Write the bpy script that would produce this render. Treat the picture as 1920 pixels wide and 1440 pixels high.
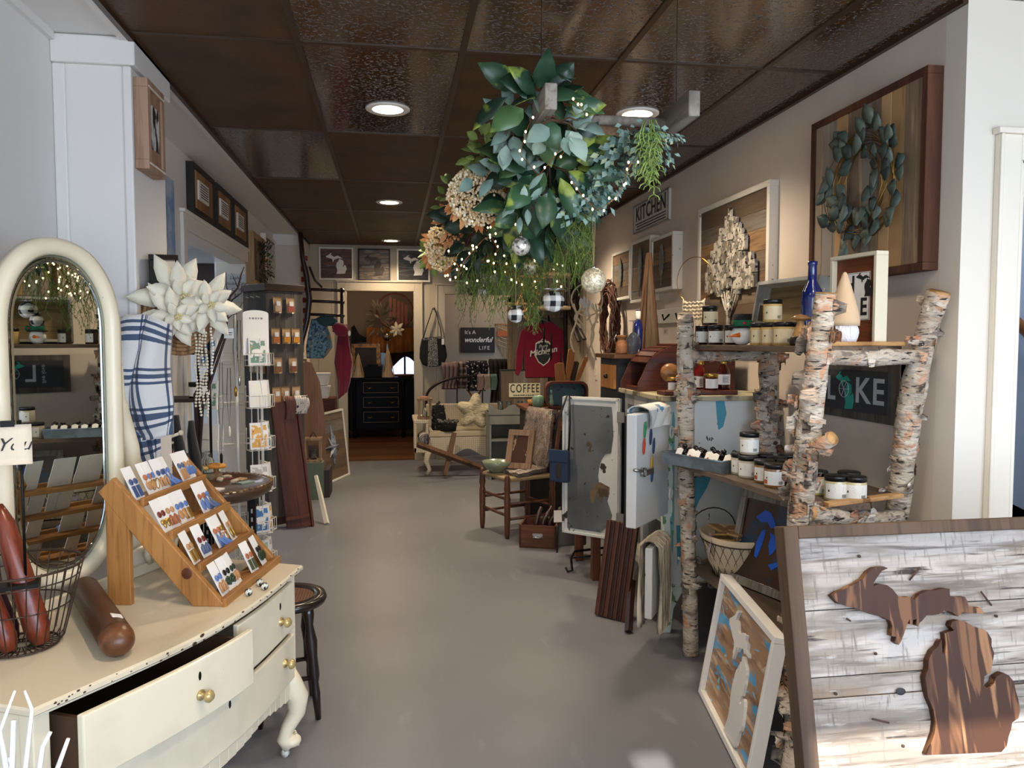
import bpy, math, random
from mathutils import Vector as V, Matrix as MX, noise
R = random.Random(7)
pi = math.pi; sin = math.sin; cos = math.cos
for o in list(bpy.data.objects): bpy.data.objects.remove(o)
SC = bpy.context.scene; COL = SC.collection
# ---------- camera ----------
YAW = math.radians(8.8672); PIT = math.radians(3.1798); H = 1.44; FP = 1440.0
cd = bpy.data.cameras.new('camera'); cam = bpy.data.objects.new('camera', cd); COL.objects.link(cam)
cd.sensor_width = 36; cd.lens = 27; cd.clip_start = .05; cd.clip_end = 100
cam.location = (0, 0, H); cam.rotation_euler = (pi/2 - PIT, 0, -YAW); SC.camera = cam
# ---------- colour management ----------
SC.view_settings.view_transform = 'Standard'; SC.view_settings.look = 'None'
SC.view_settings.gamma = 1; SC.view_settings.use_curve_mapping = False
SC.view_settings.exposure = 0.4
# ---------- world ----------
w = bpy.data.worlds.new('world'); SC.world = w; w.use_nodes = True
bg = w.node_tree.nodes['Background']; bg.inputs[0].default_value = (.42, .64, 1, 1); bg.inputs[1].default_value = 4.5
# ---------- sun and daylight through the shop window ----------
def lamp(kind, name, loc, rot, energy, color=(1, 1, 1), **kw):
    l = bpy.data.lights.new(name, kind); l.energy = energy; l.color = color
    for k, v in kw.items(): setattr(l, k, v)
    o = bpy.data.objects.new(name, l); COL.objects.link(o); o.location = loc; o.rotation_euler = rot
    return o
lamp('SUN', 'sun', (0, -5, 6), (math.radians(60), 0, math.radians(-6)), 9, (1, .95, .86), angle=.012)
lamp('AREA', 'window_daylight', (1.3, -1.02, 1.55), (math.radians(84), 0, math.radians(4)), 80, (.90, .95, 1), shape='RECTANGLE', size=4.2, size_y=1.9)
CANS = [(727, 204), (730, 379), (733, 451), (1195, 213), (1060, 412)]
# ---------- un-projection used to measure places ----------
CF = V((sin(YAW)*cos(PIT), cos(YAW)*cos(PIT), -sin(PIT))); CR = V((cos(YAW), -sin(YAW), 0)); CU = CR.cross(CF)
O0 = V((0, 0, H))
def ray(x, y): return CF + CR*((x-960)/FP) - CU*((y-720)/FP)
def PZ(x, y, z): d = ray(x, y); return O0 + d*((z-H)/d.z)
def PY(x, y, v): d = ray(x, y); return O0 + d*(v/d.y)
def PX(x, y, v): d = ray(x, y); return O0 + d*(v/d.x)
# ---------- materials ----------
def hexc(c):
    if isinstance(c, str):
        c = [int(c[i:i+2], 16)/255 for i in (0, 2, 4)]
        c = [((x+.055)/1.055)**2.4 if x > .04045 else x/12.92 for x in c]
    return (c[0], c[1], c[2], 1)
MATS = {}
def mat(name, base, rough=.6, metal=0, layers=(), bump=None, tint=0, tcols=None, trans=0, emit=None, alpha=1, sheen=0, coat=0, spec=.5, ior=1.45, vor=None, checker=None, coord='Object'):
    if name in MATS: return MATS[name]
    m = bpy.data.materials.new(name); m.use_nodes = True; MATS[name] = m
    nt = m.node_tree; N = nt.nodes; L = nt.links; p = N['Principled BSDF']
    def node(t, **kw):
        n = N.new(t)
        for k, v in kw.items(): setattr(n, k, v)
        return n
    tc = node('ShaderNodeTexCoord').outputs[coord]
    at = None
    if tint or tcols:
        at = node('ShaderNodeAttribute', attribute_name='tint').outputs['Fac']
        wv = node('ShaderNodeMath', operation='MULTIPLY'); L.new(at, wv.inputs[0]); wv.inputs[1].default_value = 37.0
    def nz(scale, st, det=4, dist=0):
        mp = node('ShaderNodeMapping'); mp.inputs['Scale'].default_value = st; L.new(tc, mp.inputs[0])
        n = node('ShaderNodeTexNoise'); L.new(mp.outputs[0], n.inputs['Vector']); n.inputs['Scale'].default_value = scale
        n.inputs['Detail'].default_value = det; n.inputs['Distortion'].default_value = dist
        if at:
            n.noise_dimensions = '4D'; L.new(wv.outputs[0], n.inputs['W'])
        return n.outputs['Fac']
    rgb = node('ShaderNodeRGB'); rgb.outputs[0].default_value = hexc(base); cur = rgb.outputs[0]
    if tcols:
        r = node('ShaderNodeValToRGB'); r.color_ramp.interpolation = 'CONSTANT'; L.new(at, r.inputs[0]); e = r.color_ramp.elements
        while len(e) < len(tcols): e.new(.5)
        for i, c in enumerate(tcols): e[i].position = i/len(tcols); e[i].color = hexc(c)
        cur = r.outputs[0]
    def mix(a, b, f, bt='MIX'):
        mx = node('ShaderNodeMix', data_type='RGBA', blend_type=bt)
        for s, i in ((f, 0), (a, 6), (b, 7)):
            if isinstance(s, (tuple, str)): mx.inputs[i].default_value = hexc(s)
            elif isinstance(s, (int, float)): mx.inputs[i].default_value = s
            else: L.new(s, mx.inputs[i])
        return mx.outputs[2]
    def ramp(f, lo, hi):
        mr = node('ShaderNodeMapRange'); mr.inputs[1].default_value = lo; mr.inputs[2].default_value = hi; L.new(f, mr.inputs[0]); return mr.outputs[0]
    if checker:     # (colour, cells per metre, axes) woven check pattern: stripes of two axes averaged
        c2, sc, ax, duty = checker
        sp = node('ShaderNodeSeparateXYZ'); L.new(tc, sp.inputs[0]); fs = []
        for a in ax:
            m1 = node('ShaderNodeMath', operation='MULTIPLY'); L.new(sp.outputs[a], m1.inputs[0]); m1.inputs[1].default_value = sc
            m2 = node('ShaderNodeMath', operation='FRACT'); L.new(m1.outputs[0], m2.inputs[0])
            m3 = node('ShaderNodeMath', operation='LESS_THAN'); L.new(m2.outputs[0], m3.inputs[0]); m3.inputs[1].default_value = duty
            fs.append(m3.outputs[0])
        f = fs[0]
        if len(fs) > 1:
            m4 = node('ShaderNodeMath', operation='ADD'); L.new(fs[0], m4.inputs[0]); L.new(fs[1], m4.inputs[1])
            m5 = node('ShaderNodeMath', operation='MULTIPLY'); L.new(m4.outputs[0], m5.inputs[0]); m5.inputs[1].default_value = .5; f = m5.outputs[0]
        cur = mix(cur, c2, f)
    for ly in layers:
        c, sc, st, lo, hi = ly[:5]; det = ly[5] if len(ly) > 5 else 4; dist = ly[6] if len(ly) > 6 else 0
        cur = mix(cur, c, ramp(nz(sc, st, det, dist), lo, hi))
    if vor:
        c, sc, st, lo, hi = vor
        mp = node('ShaderNodeMapping'); mp.inputs['Scale'].default_value = st; L.new(tc, mp.inputs[0])
        vn = node('ShaderNodeTexVoronoi'); vn.inputs['Scale'].default_value = sc; L.new(mp.outputs[0], vn.inputs['Vector'])
        cur = mix(cur, c, ramp(vn.outputs['Distance'], lo, hi))
    if tint:
        mr = node('ShaderNodeMapRange'); mr.inputs[3].default_value = 1-tint; mr.inputs[4].default_value = 1+tint; L.new(at, mr.inputs[0])
        vm = node('ShaderNodeVectorMath', operation='SCALE'); L.new(cur, vm.inputs[0]); L.new(mr.outputs[0], vm.inputs['Scale']); cur = vm.outputs[0]
    L.new(cur, p.inputs['Base Color'])
    p.inputs['Roughness'].default_value = rough; p.inputs['Metallic'].default_value = metal
    p.inputs['Specular IOR Level'].default_value = spec; p.inputs['IOR'].default_value = ior
    if trans: p.inputs['Transmission Weight'].default_value = trans
    if sheen: p.inputs['Sheen Weight'].default_value = sheen
    if coat: p.inputs['Coat Weight'].default_value = coat; p.inputs['Coat Roughness'].default_value = .15
    if alpha < 1: p.inputs['Alpha'].default_value = alpha
    if emit: p.inputs['Emission Color'].default_value = hexc(emit[0]); p.inputs['Emission Strength'].default_value = emit[1]
    if bump:
        bs, sc, st = bump[:3]; b = node('ShaderNodeBump'); b.inputs['Strength'].default_value = bs; b.inputs['Distance'].default_value = bump[3] if len(bump) > 3 else .01
        hh = nz(sc, st, 3)
        if len(bump) > 4: hh = ramp(hh, bump[4], bump[5])
        L.new(hh, b.inputs['Height']); L.new(b.outputs[0], p.inputs['Normal'])
    return m
def wood(name, c1, c2, rough=.5, sc=6, ax='z', tint=0, tcols=None, bump=.15, extra=(), coat=0, st=None):
    s = {'x': (.12, 1.6, 1.6), 'y': (1.6, .12, 1.6), 'z': (1.6, 1.6, .12)}[ax]
    s2 = tuple(v*5 for v in s)
    return mat(name, c1, rough, layers=[(c2, sc, s, .42, .68, 5, .8), (c2, sc*1.6, s2, .5, .75, 3)] + list(extra), bump=(bump, sc*4, s, .004), tint=tint, tcols=tcols, coat=coat)
# ---------- mesh builder ----------
def frame(z, up=V((0, 0, 1))):
    z = V(z).normalized(); x = up.cross(z)
    if x.length < 1e-4: x = V((1, 0, 0)).cross(z)
    if x.length < 1e-4: x = V((0, 1, 0)).cross(z)
    x.normalize(); return x, z.cross(x), z
def rotm(x=0, y=0, z=0):
    return MX.Rotation(z, 4, 'Z') @ MX.Rotation(y, 4, 'Y') @ MX.Rotation(x, 4, 'X')
def TR(x=0, y=0, z=0): return MX.Translation((x, y, z))
class MB:
    def __init__(s): s.v = []; s.f = []; s.t = []; s.sm = []; s.M = None; s.tn = .5; s.uvs = None
    def add(s, vs, fs, tint=None, smooth=False):
        b = len(s.v); M = s.M
        s.v += [(M @ V(v)) if M else V(v) for v in vs]
        s.f += [[b+i for i in f] for f in fs]; s.t += [s.tn if tint is None else tint]*len(fs); s.sm += [smooth]*len(fs); return s
    def box(s, a, b, tint=None, M=None):
        x0, y0, z0 = a; x1, y1, z1 = b
        vs = [(x0, y0, z0), (x1, y0, z0), (x1, y1, z0), (x0, y1, z0), (x0, y0, z1), (x1, y0, z1), (x1, y1, z1), (x0, y1, z1)]
        if M: vs = [M @ V(v) for v in vs]
        return s.add(vs, [(0, 3, 2, 1), (4, 5, 6, 7), (0, 1, 5, 4), (1, 2, 6, 5), (2, 3, 7, 6), (3, 0, 4, 7)], tint)
    def cb(s, c, d, tint=None, M=None):
        h = V(d)*.5; L = TR(*c) @ (M or MX())
        return s.box(-h, h, tint, L)
    def tube(s, pts, r, n=8, cap=True, tint=None, closed=False, smooth=True, flat=1):
        pts = [V(p) for p in pts]; m = len(pts); rs = r if isinstance(r, (list, tuple)) else [r]*m
        vs = []; fs = []; up = V((0, 0, 1)); X = None
        for i, p in enumerate(pts):
            if closed: d = pts[(i+1) % m]-pts[i-1]
            else: d = pts[min(i+1, m-1)]-pts[max(i-1, 0)]
            if d.length < 1e-7: d = V((0, 0, 1))
            d.normalize()
            if X is None: X, Yy, _ = frame(d, up if abs(d.z) < .95 else V((1, 0, 0)))
            else:
                X = X-d*X.dot(d); X.normalize(); Yy = d.cross(X)
            for k in range(n):
                a = 2*pi*k/n; vs.append(p+X*(cos(a)*rs[i])+Yy*(sin(a)*rs[i]*flat))
        for i in range(m if closed else m-1):
            for k in range(n):
                a = i*n+k; b = i*n+(k+1) % n; j = ((i+1) % m)*n; fs.append((a, b, j+(k+1) % n, j+k))
        if cap and not closed: fs.append(tuple(range(n))[::-1]); fs.append(tuple((m-1)*n+k for k in range(n)))
        return s.add(vs, fs, tint, smooth)
    def cyl(s, a, b, r0, r1=None, n=16, tint=None, smooth=True): return s.tube([a, b], [r0, r0 if r1 is None else r1], n, tint=tint, smooth=smooth)
    def lathe(s, prof, c=(0, 0, 0), n=24, M=None, tint=None, smooth=True, sy=1, cap=True):
        vs = []; fs = []; m = len(prof)
        for r, z in prof:
            for k in range(n):
                a = 2*pi*k/n; vs.append(V((cos(a)*r, sin(a)*r*sy, z)))
        for i in range(m-1):
            for k in range(n):
                k2 = (k+1) % n; fs.append((i*n+k, i*n+k2, (i+1)*n+k2, (i+1)*n+k))
        if cap and prof[0][0] > 1e-4: fs.append(tuple(range(n))[::-1])
        if cap and prof[-1][0] > 1e-4: fs.append(tuple((m-1)*n+k for k in range(n)))
        L = TR(*c) @ (M or MX()); return s.add([L @ v for v in vs], fs, tint, smooth)
    def ell(s, c, r, n=16, m=10, M=None, tint=None, nzs=0, nsc=3):
        if isinstance(r, (int, float)): r = (r, r, r)
        prof = [(max(1e-5, sin(pi*i/m)), -cos(pi*i/m)) for i in range(m+1)]
        b = len(s.v); s.lathe(prof, (0, 0, 0), n, None, tint)
        L = TR(*c) @ (M or MX()) ; G = s.M or MX(); Gi = G.inverted()
        for i in range(b, len(s.v)):
            q = Gi @ s.v[i]
            if nzs: q = q*(1+nzs*noise.noise(q*nsc+V(c)*7))
            s.v[i] = G @ (L @ V((q.x*r[0], q.y*r[1], q.z*r[2])))
        return s
    def prism(s, poly, a, b, ax='z', tint=None, M=None, smooth=False):
        f = {'z': lambda p, d: (p[0], p[1], d), 'y': lambda p, d: (p[0], d, p[1]), 'x': lambda p, d: (d, p[0], p[1])}[ax]
        n = len(poly); vs = [V(f(p, a)) for p in poly]+[V(f(p, b)) for p in poly]
        if M: vs = [M @ v for v in vs]
        fs = [tuple(range(n))[::-1], tuple(range(n, 2*n))]; bb = len(s.f)
        s.add(vs, fs+[(i, (i+1) % n, n+(i+1) % n, n+i) for i in range(n)], tint); 
        if smooth:
            for k in range(bb+2, len(s.f)): s.sm[k] = True
        return s
    def grid(s, fn, nu, nv, tint=None, smooth=True, closeu=False):
        vs = [V(fn(i/nu, j/nv)) for i in range(nu+1) for j in range(nv+1)]; w = nv+1
        return s.add(vs, [(i*w+j, (i+1)*w+j, (i+1)*w+j+1, i*w+j+1) for i in range(nu) for j in range(nv)], tint, smooth)
    def sheet(s, fn, nu, nv, th=.004, tint=None):
        g = lambda u, v: V(fn(u, v)); e = 1e-3; b = len(s.v)
        def nrm(u, v):
            a = g(min(u+e, 1), v)-g(max(u-e, 0), v); c = g(u, min(v+e, 1))-g(u, max(v-e, 0)); q = a.cross(c)
            return q.normalized() if q.length > 1e-12 else V((0, 0, 1))
        s.grid(lambda u, v: g(u, v)+nrm(u, v)*th*.5, nu, nv, tint); s.grid(lambda u, v: g(u, v)-nrm(u, v)*th*.5, nu, nv, tint)
        w = nv+1; K = (nu+1)*w; rim = [i*w for i in range(nu+1)]+[nu*w+j for j in range(1, nv+1)]+[i*w+nv for i in range(nu-1, -1, -1)]+[j for j in range(nv-1, 0, -1)]
        s.f += [[b+rim[k], b+rim[(k+1) % len(rim)], b+K+rim[(k+1) % len(rim)], b+K+rim[k]] for k in range(len(rim))]
        s.t += [s.tn if tint is None else tint]*len(rim); s.sm += [True]*len(rim); return s
    def leaf(s, p, d, L, wd, up=V((0, 0, 1)), curl=.15, tint=None, seg=4, fold=.25):
        x, y, z = frame(d, up); p = V(p); vs = []; prof = [.0, .75, 1, .7, 0] if seg == 4 else [0, 1, 0]
        n = len(prof)
        for i, q in enumerate(prof):
            t = i/(n-1); c = p+z*(L*t)-y*(curl*L*t*t)
            h = wd*.5*q; vs += [c-x*h+y*(h*fold), c, c+x*h+y*(h*fold)]
        fs = []
        for i in range(n-1):
            a = i*3; fs += [(a, a+1, a+4, a+3), (a+1, a+2, a+5, a+4)]
        return s.add(vs, fs, R.random() if tint is None else tint, True)
    def build(s, name, m, parent=None, world=False, bevel=0, bseg=2, sub=0, kind=None, label=None, weld=False, solid=0):
        me = bpy.data.meshes.new(name); vs = s.v
        if world and parent is not None:
            I = INV[parent.name]; vs = [I @ v for v in vs]
        me.from_pydata([tuple(v) for v in vs], [], s.f); me.validate()
        if len(me.polygons) == len(s.f):
            a = me.attributes.new('tint', 'FLOAT', 'FACE'); a.data.foreach_set('value', s.t)
            me.polygons.foreach_set('use_smooth', s.sm)
        me.materials.append(m); me.update()
        o = bpy.data.objects.new(name, me); COL.objects.link(o)
        if parent is not None: o.parent = parent
        if solid: md = o.modifiers.new('solid', 'SOLIDIFY'); md.thickness = solid
        if bevel: md = o.modifiers.new('bevel', 'BEVEL'); md.width = bevel; md.segments = bseg; md.limit_method = 'ANGLE'; md.harden_normals = False
        if sub: md = o.modifiers.new('sub', 'SUBSURF'); md.levels = sub; md.render_levels = sub
        if kind: o['kind'] = kind
        if label: o['label'] = label
        return o
INV = {}
def tag(o, label, cat, group=None, kind=None):
    o['label'] = label; o['category'] = cat
    if group: o['group'] = group
    if kind: o['kind'] = kind
    return o
def T(name, label, cat, loc=(0, 0, 0), rz=0, group=None, M=None):
    o = bpy.data.objects.new(name, None); COL.objects.link(o); o.empty_display_size = .05
    Mt = M if M is not None else TR(*loc) @ rotm(z=rz)
    o.matrix_world = Mt; INV[o.name] = Mt.inverted(); return tag(o, label, cat, group)
def box(a, b, **k): return MB().box(a, b, **k)
def solo(mb, name, m, label, cat, loc=None, rz=0, group=None, M=None, **k):
    """one-mesh thing. mesh coordinates are local when loc/M given, else world with the origin moved to the base centre"""
    if M is None and loc is None:
        n = len(mb.v); xs = [v.x for v in mb.v]; ys = [v.y for v in mb.v]; c = V(((min(xs)+max(xs))/2, (min(ys)+max(ys))/2, min(v.z for v in mb.v)))
        mb.v = [v-c for v in mb.v]; M = TR(*c)
    elif M is None: M = TR(*loc) @ rotm(z=rz)
    o = mb.build(name, m, **k); o.matrix_world = M; return tag(o, label, cat, group)
def struct(name, mb, m, **k): o = mb.build(name, m, **k); o['kind'] = 'structure'; return o
KID = {}
def dup(root, M, label, group=None):
    r = root.copy(); COL.objects.link(r); r.matrix_world = M if isinstance(M, MX) else TR(*M); r['label'] = label
    if group: r['group'] = group
    for c in root.children:
        d = c.copy(); COL.objects.link(d); d.parent = r
        for g in c.children: e = g.copy(); COL.objects.link(e); e.parent = d
    return r
def text(s, size, m, parent, M, name='lettering', ext=.0012, align='CENTER', shear=0, sx=1, space=1, th=0):
    c = bpy.data.curves.new(name, 'FONT'); c.body = s; c.size = size; c.extrude = ext; c.align_x = align; c.align_y = 'CENTER'; c.shear = shear
    c.space_character = space; c.resolution_u = 3; c.offset = th
    o = bpy.data.objects.new('tmp', c); COL.objects.link(o); me = bpy.data.meshes.new_from_object(o); bpy.data.objects.remove(o); bpy.data.curves.remove(c)
    me.transform(M @ MX.Diagonal((sx, 1, 1, 1))); me.materials.clear(); me.materials.append(m); me.name = name
    q = bpy.data.objects.new(name, me); COL.objects.link(q); q.parent = parent; return q
FX = rotm(x=pi/2)                              # text plane facing -Y (x right, z up)
FL = rotm(z=-pi/2) @ rotm(x=pi/2)              # text on the right-hand wall, facing -X
FR_ = rotm(z=pi/2) @ rotm(x=pi/2)              # text on the left-hand wall, facing +X
UP_ = [(768,470),(800,450),(840,435),(905,400),(945,375),(975,335),(1010,312),(1060,305),(1085,315),(1050,330),(1025,365),(1005,395),(1005,415),(1040,402),(1080,410),(1110,432),(1140,470),(1175,480),(1205,475),(1235,492),(1262,460),(1310,440),(1350,440),(1400,428),(1430,430),(1432,470),(1480,478),(1515,475),(1530,500),(1535,525),(1580,540),(1600,535),(1628,568),(1560,568),(1500,562),(1478,585),(1440,560),(1400,552),(1370,572),(1340,578),(1300,580),(1275,610),(1262,620),(1255,640),(1240,630),(1245,600),(1225,605),(1222,630),(1208,628),(1207,600),(1195,620),(1175,680),(1160,720),(1145,745),(1125,730),(1130,700),(1105,695),(1110,640),(1100,610),(1075,600),(1060,590),(1000,575),(960,560),(905,540),(850,525),(810,515),(790,495)]
LP_ = [(1445,615),(1480,605),(1520,615),(1560,640),(1610,655),(1640,670),(1665,710),(1665,750),(1680,790),(1670,850),(1660,900),(1625,920),(1620,970),(1645,992),(1680,960),(1690,925),(1730,900),(1760,915),(1790,950),(1800,1000),(1815,1050),(1825,1110),(1815,1155),(1780,1180),(1775,1215),(1760,1260),(1750,1310),(1720,1345),(1500,1355),(1300,1362),(1320,1310),(1345,1240),(1352,1180),(1340,1110),(1310,1040),(1300,980),(1292,930),(1310,880),(1312,830),(1335,780),(1365,755),(1385,715),(1390,790),(1405,795),(1410,740),(1405,680),(1430,670),(1455,665),(1435,640)]
def mich(k=1.0, cx=0, cy=0): 
    f = lambda P: [(((x-768)/1057-.5)*k+cx, ((1362-y)/1057-.5)*k+cy) for x, y in P][::-1]
    return f(UP_), f(LP_)
# common materials
wh = mat('white_paint', 'e4e0d8', .5, bump=(.05, 60, (1, 1, 1)))
blk = mat('black_plastic', '0c0c0d', .35)
blkm = mat('black_iron', '15130f', .5, .6)
wire_w = mat('white_wire', 'd8d2c6', .4)
paper = mat('white_card', 'e8e4de', .7)
# ================= STRUCTURE =================
wallm = mat('wall_paint_grey', 'd6c9bb', .55, layers=[('cdbfb1', 3, (1, 1, 1), .4, .7)], bump=(.06, 90, (1, 1, 1), .004))
wallw = mat('wall_paint_white', 'dddad6', .5, bump=(.05, 80, (1, 1, 1), .004))
panelm = mat('panel_paint_beige', 'a99c86', .5, bump=(.08, 40, (1, 1, .2), .004))
trimm = mat('trim_paint', 'e6e1d8', .4)
beige = mat('beige_wall', '9a8a74', .7)
floorm = mat('painted_floor', '757579', .36, layers=[('6b6b70', 1.2, (1, 1, 1), .4, .7), ('828288', 9, (1, .3, 1), .62, .8)], bump=(.12, 14, (1, 1, 1), .004), spec=.35)
ceil_t = mat('ceiling_tile_brown', '50371f', .5, tint=.12, layers=[('3a2818', 4, (1, 1, 1), .45, .7)], bump=(1, 42, (1, 2.6, 1), .010, .62, .68), spec=.35)
ceil_s = mat('ceiling_tile_pitted', '48311d', .13, tint=.12, bump=(1, 40, (1.5, 1.9, 1), .02, .55, .63), spec=.9, ior=1.7)
gridm = mat('ceiling_grid', '3a281a', .35)
Z0 = 2.58; XL = -1.24; XS = -.965; XR = 1.9; YB = 9.354; YF = -1.1; YC = 2.35; XRR = 3.7
struct('floor', box((XL-.1, YF-.1, -.1), (XRR, YB, 0)), floorm)
# ceiling tiles in a brown grid
gx = [XS, -.345, .285, .925, 1.55, 2.18, 2.81, XRR]; gy = [YF, -.73, .54, 1.81, 3.08, 4.35, 5.62, 6.89, 8.16, YB]
ca = MB(); cb_ = MB(); cg = MB(); rr = random.Random(3)
pitted = {(1, 3), (1, 4), (0, 5), (3, 3), (3, 4), (1, 2), (4, 3), (4, 4), (4, 5), (2, 3), (3, 2), (4, 2), (2, 2)}
for i in range(len(gx)-1):
    for j in range(len(gy)-1):
        x0, x1 = gx[i], gx[i+1]
        if gy[j] > 2.3: 
            if x0 >= XR: continue
            x1 = min(x1, XR)
        (cb_ if (i, j) in pitted else ca).box((x0, gy[j], Z0), (x1, gy[j+1], Z0+.05), tint=rr.random())
for x in gx[1:-1]:
    if x < XR: cg.box((x-.012, YF, Z0-.006), (x+.012, YB, Z0))
    else: cg.box((x-.012, YF, Z0-.006), (x+.012, YC, Z0))
for y in gy[1:-1]: cg.box((XS, y-.012, Z0-.004), (XR if y > 2.3 else XRR, y+.012, Z0))
cg.box((XS, YF, Z0-.02), (XS+.02, YB, Z0)); cg.box((XR-.02, YC, Z0-.02), (XR, YB, Z0))
struct('ceiling', ca, ceil_t); struct('ceiling', cb_, ceil_s); struct('ceiling', cg, gridm)
struct('ceiling', box((XL, YF, Z0), (XS, YB, Z0+.05)).box((XS-.03, YF, Z0-.018), (XS, YB, Z0)), wallw)
# left wall with the opening to the next room
DL0, DL1, DLZ = 4.95, 6.95, 2.12
lw = MB()
lw.box((XL-.14, YF, 0), (XL, DL0, Z0)).box((XL-.14, DL1, 0), (XL, YB, Z0)).box((XL-.14, DL0, DLZ), (XL, DL1, Z0))
struct('wall_left', lw, wallw)
tl = MB()
for y in (DL0-.09, DL1): tl.box((XL, y, 0), (XL+.022, y+.09, DLZ+.09))
tl.box((XL, DL0, DLZ), (XL+.022, DL1, DLZ+.09)).box((XL, DL0-.1, DLZ+.09), (XL+.035, DL1+.1, DLZ+.112))
tl.box((XL-.14, DL0, 0), (XL, DL0+.015, DLZ)).box((XL-.25, DL1-.015, 0), (XL, DL1, DLZ)).box((XL-.14, DL0, DLZ-.015), (XL, DL1, DLZ))
struct('trim_1', tl, trimm, bevel=.004)
# boxed pier with cap moulding
p1 = box((XL, 3.15, 0), (XS-.005, 3.585, Z0)); struct('wall_left_pier', p1, wallw, bevel=.004)
pt = MB().box((XL, 3.125, Z0-.105), (XS+.02, 3.6, Z0-.002)).box((XL, 3.138, 0), (XL+.045, 3.15, Z0-.105)).box((XS-.03, 3.138, 0), (XS+.002, 3.15, Z0-.105))
struct('trim_2', pt, wallw, bevel=.006)
p2 = box((XL, 8.54, 0), (XS, YB, Z0)); struct('wall_left_pier_far', p2, wallm, bevel=.004)
struct('trim_3', MB().box((XL, 8.51, Z0-.12), (XS+.02, YB, Z0)), wallw, bevel=.005)
struct('trim_4', MB().box((XL, YF, Z0-.03), (XL+.02, 3.12, Z0)).box((XL, YF, 0), (XL+.018, 3.1, .11)), wallw)
# back wall, panelled, with two openings
A0, A1, AZ = -.545, .276, 2.053; B0, B1, BZ = .623, 1.47, 2.026
bw = MB()
bw.box((XS-.3, YB, 0), (A0, YB+.12, Z0)).box((A0, YB, AZ), (A1, YB+.12, Z0)).box((A1, YB, 0), (B0, YB+.12, Z0)).box((B0, YB, BZ), (B1, YB+.12, Z0)).box((B1, YB, 0), (XR+.1, YB+.12, Z0))
for x in (-.86, -.7, .45): bw.box((x, YB-.003, 0), (x+.006, YB, 2.13))
struct('wall_back', bw, panelm)
tb = MB()
def casing(x0, x1, z, y=YB, wd=.09, t=.022, m=tb):
    m.box((x0-wd, y-t, 0), (x0, y, z+wd)); m.box((x1, y-t, 0), (x1+wd, y, z+wd)); m.box((x0, y-t, z), (x1, y, z+wd))
    m.box((x0-wd-.012, y-t-.012, z+wd), (x1+wd+.012, y, z+wd+.02))
    for a in (x0-wd, x1+wd-.014): m.box((a, y-t-.008, 0), (a+.014, y-t, z+wd))
    m.box((x0-.001, y-t, 0), (x0+.014, y+.12, z)); m.box((x1-.014, y-t, 0), (x1+.001, y+.12, z)); m.box((x0, y-t, z-.014), (x1, y+.12, z))
casing(A0, A1, AZ); casing(B0, B1, BZ)
struct('trim_5', tb, mat('casing_beige', 'b3a68f', .45), bevel=.003)
# right wall, the return wall and its door
struct('wall_right', box((XR, YC+.1, 0), (XR+.1, YB, Z0)), wallm)
W0, W1, WZ = 2.1, 2.95, 2.05
rw = MB().box((XR, YC, 0), (W0, YC+.1, Z0)).box((W0, YC, WZ), (W1, YC+.1, Z0)).box((W1, YC, 0), (XRR+.1, YC+.1, Z0))
struct('wall_right_return', rw, mat('return_wall_paint', 'd9d2c6', .5))
tr_ = MB(); casing(W0, W1, WZ, YC, .085, .024, tr_)
struct('trim_6', tr_, mat('door_casing_white', 'e2dacb', .4), bevel=.004)
struct('baseboard_right', MB().box((XR-.015, YC, 0), (XR, 7.3, .1)).box((XR-.015, 8.3, 0), (XR, YB, .1)), trimm)
struct('baseboard_back', MB().box((A1+.12, YB-.015, 0), (B0-.12, YB, .14)).box((XS, YB-.015, 0), (A0-.12, YB, .14)), mat('base_beige', 'a89c8b', .5))
# panelled door in the far right wall
dr = MB().box((XR-.03, 7.42, 0), (XR, 8.18, 2.03)); struct('door_2', dr, mat('door_beige', 'a3947c', .5), bevel=.004)
dp = MB()
for z0, z1 in ((.2, .85), (.98, 1.62), (1.72, 1.93)):
    for y0 in (7.52, 7.84): dp.box((XR-.042, y0, z0), (XR-.03, y0+.24, z1))
q = struct('door_2_panel', dp, MATS['door_beige'], bevel=.006)
dk = solo(MB().cyl((XR-.09, 7.5, .95), (XR-.03, 7.5, .95), .012).ell((XR-.1, 7.5, .95), (.02, .027, .027)), 'door_knob', mat('brass', 'a67c3c', .3, 1), 'round brass knob on the beige panelled door in the right wall', 'door knob')
struct('trim_7', MB().box((XR-.02, 7.33, 0), (XR, 7.42, 2.12)).box((XR-.02, 8.18, 0), (XR, 8.27, 2.12)).box((XR-.02, 7.33, 2.03), (XR, 8.27, 2.12)), MATS['casing_beige'], bevel=.003)
# front of the shop behind the camera: wall with window and wooden mullions
fw = MB().box((XL-.14, YF-.12, 0), (-.95, YF, Z0)).box((3.4, YF-.12, 0), (XRR+.1, YF, Z0)).box((-.95, YF-.12, 0), (3.4, YF, .45)).box((-.95, YF-.12, 2.16), (3.4, YF, Z0))
struct('wall_front', fw, wallw); struct('wall_right_front', box((XRR, YF, 0), (XRR+.1, YC, Z0)), wallw)
fm = MB()
for x in (.55, 2.0): fm.box((x, YF-.1, .45), (x+.06, YF-.03, 2.42))
struct('window_1', fm, wallw)
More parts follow.
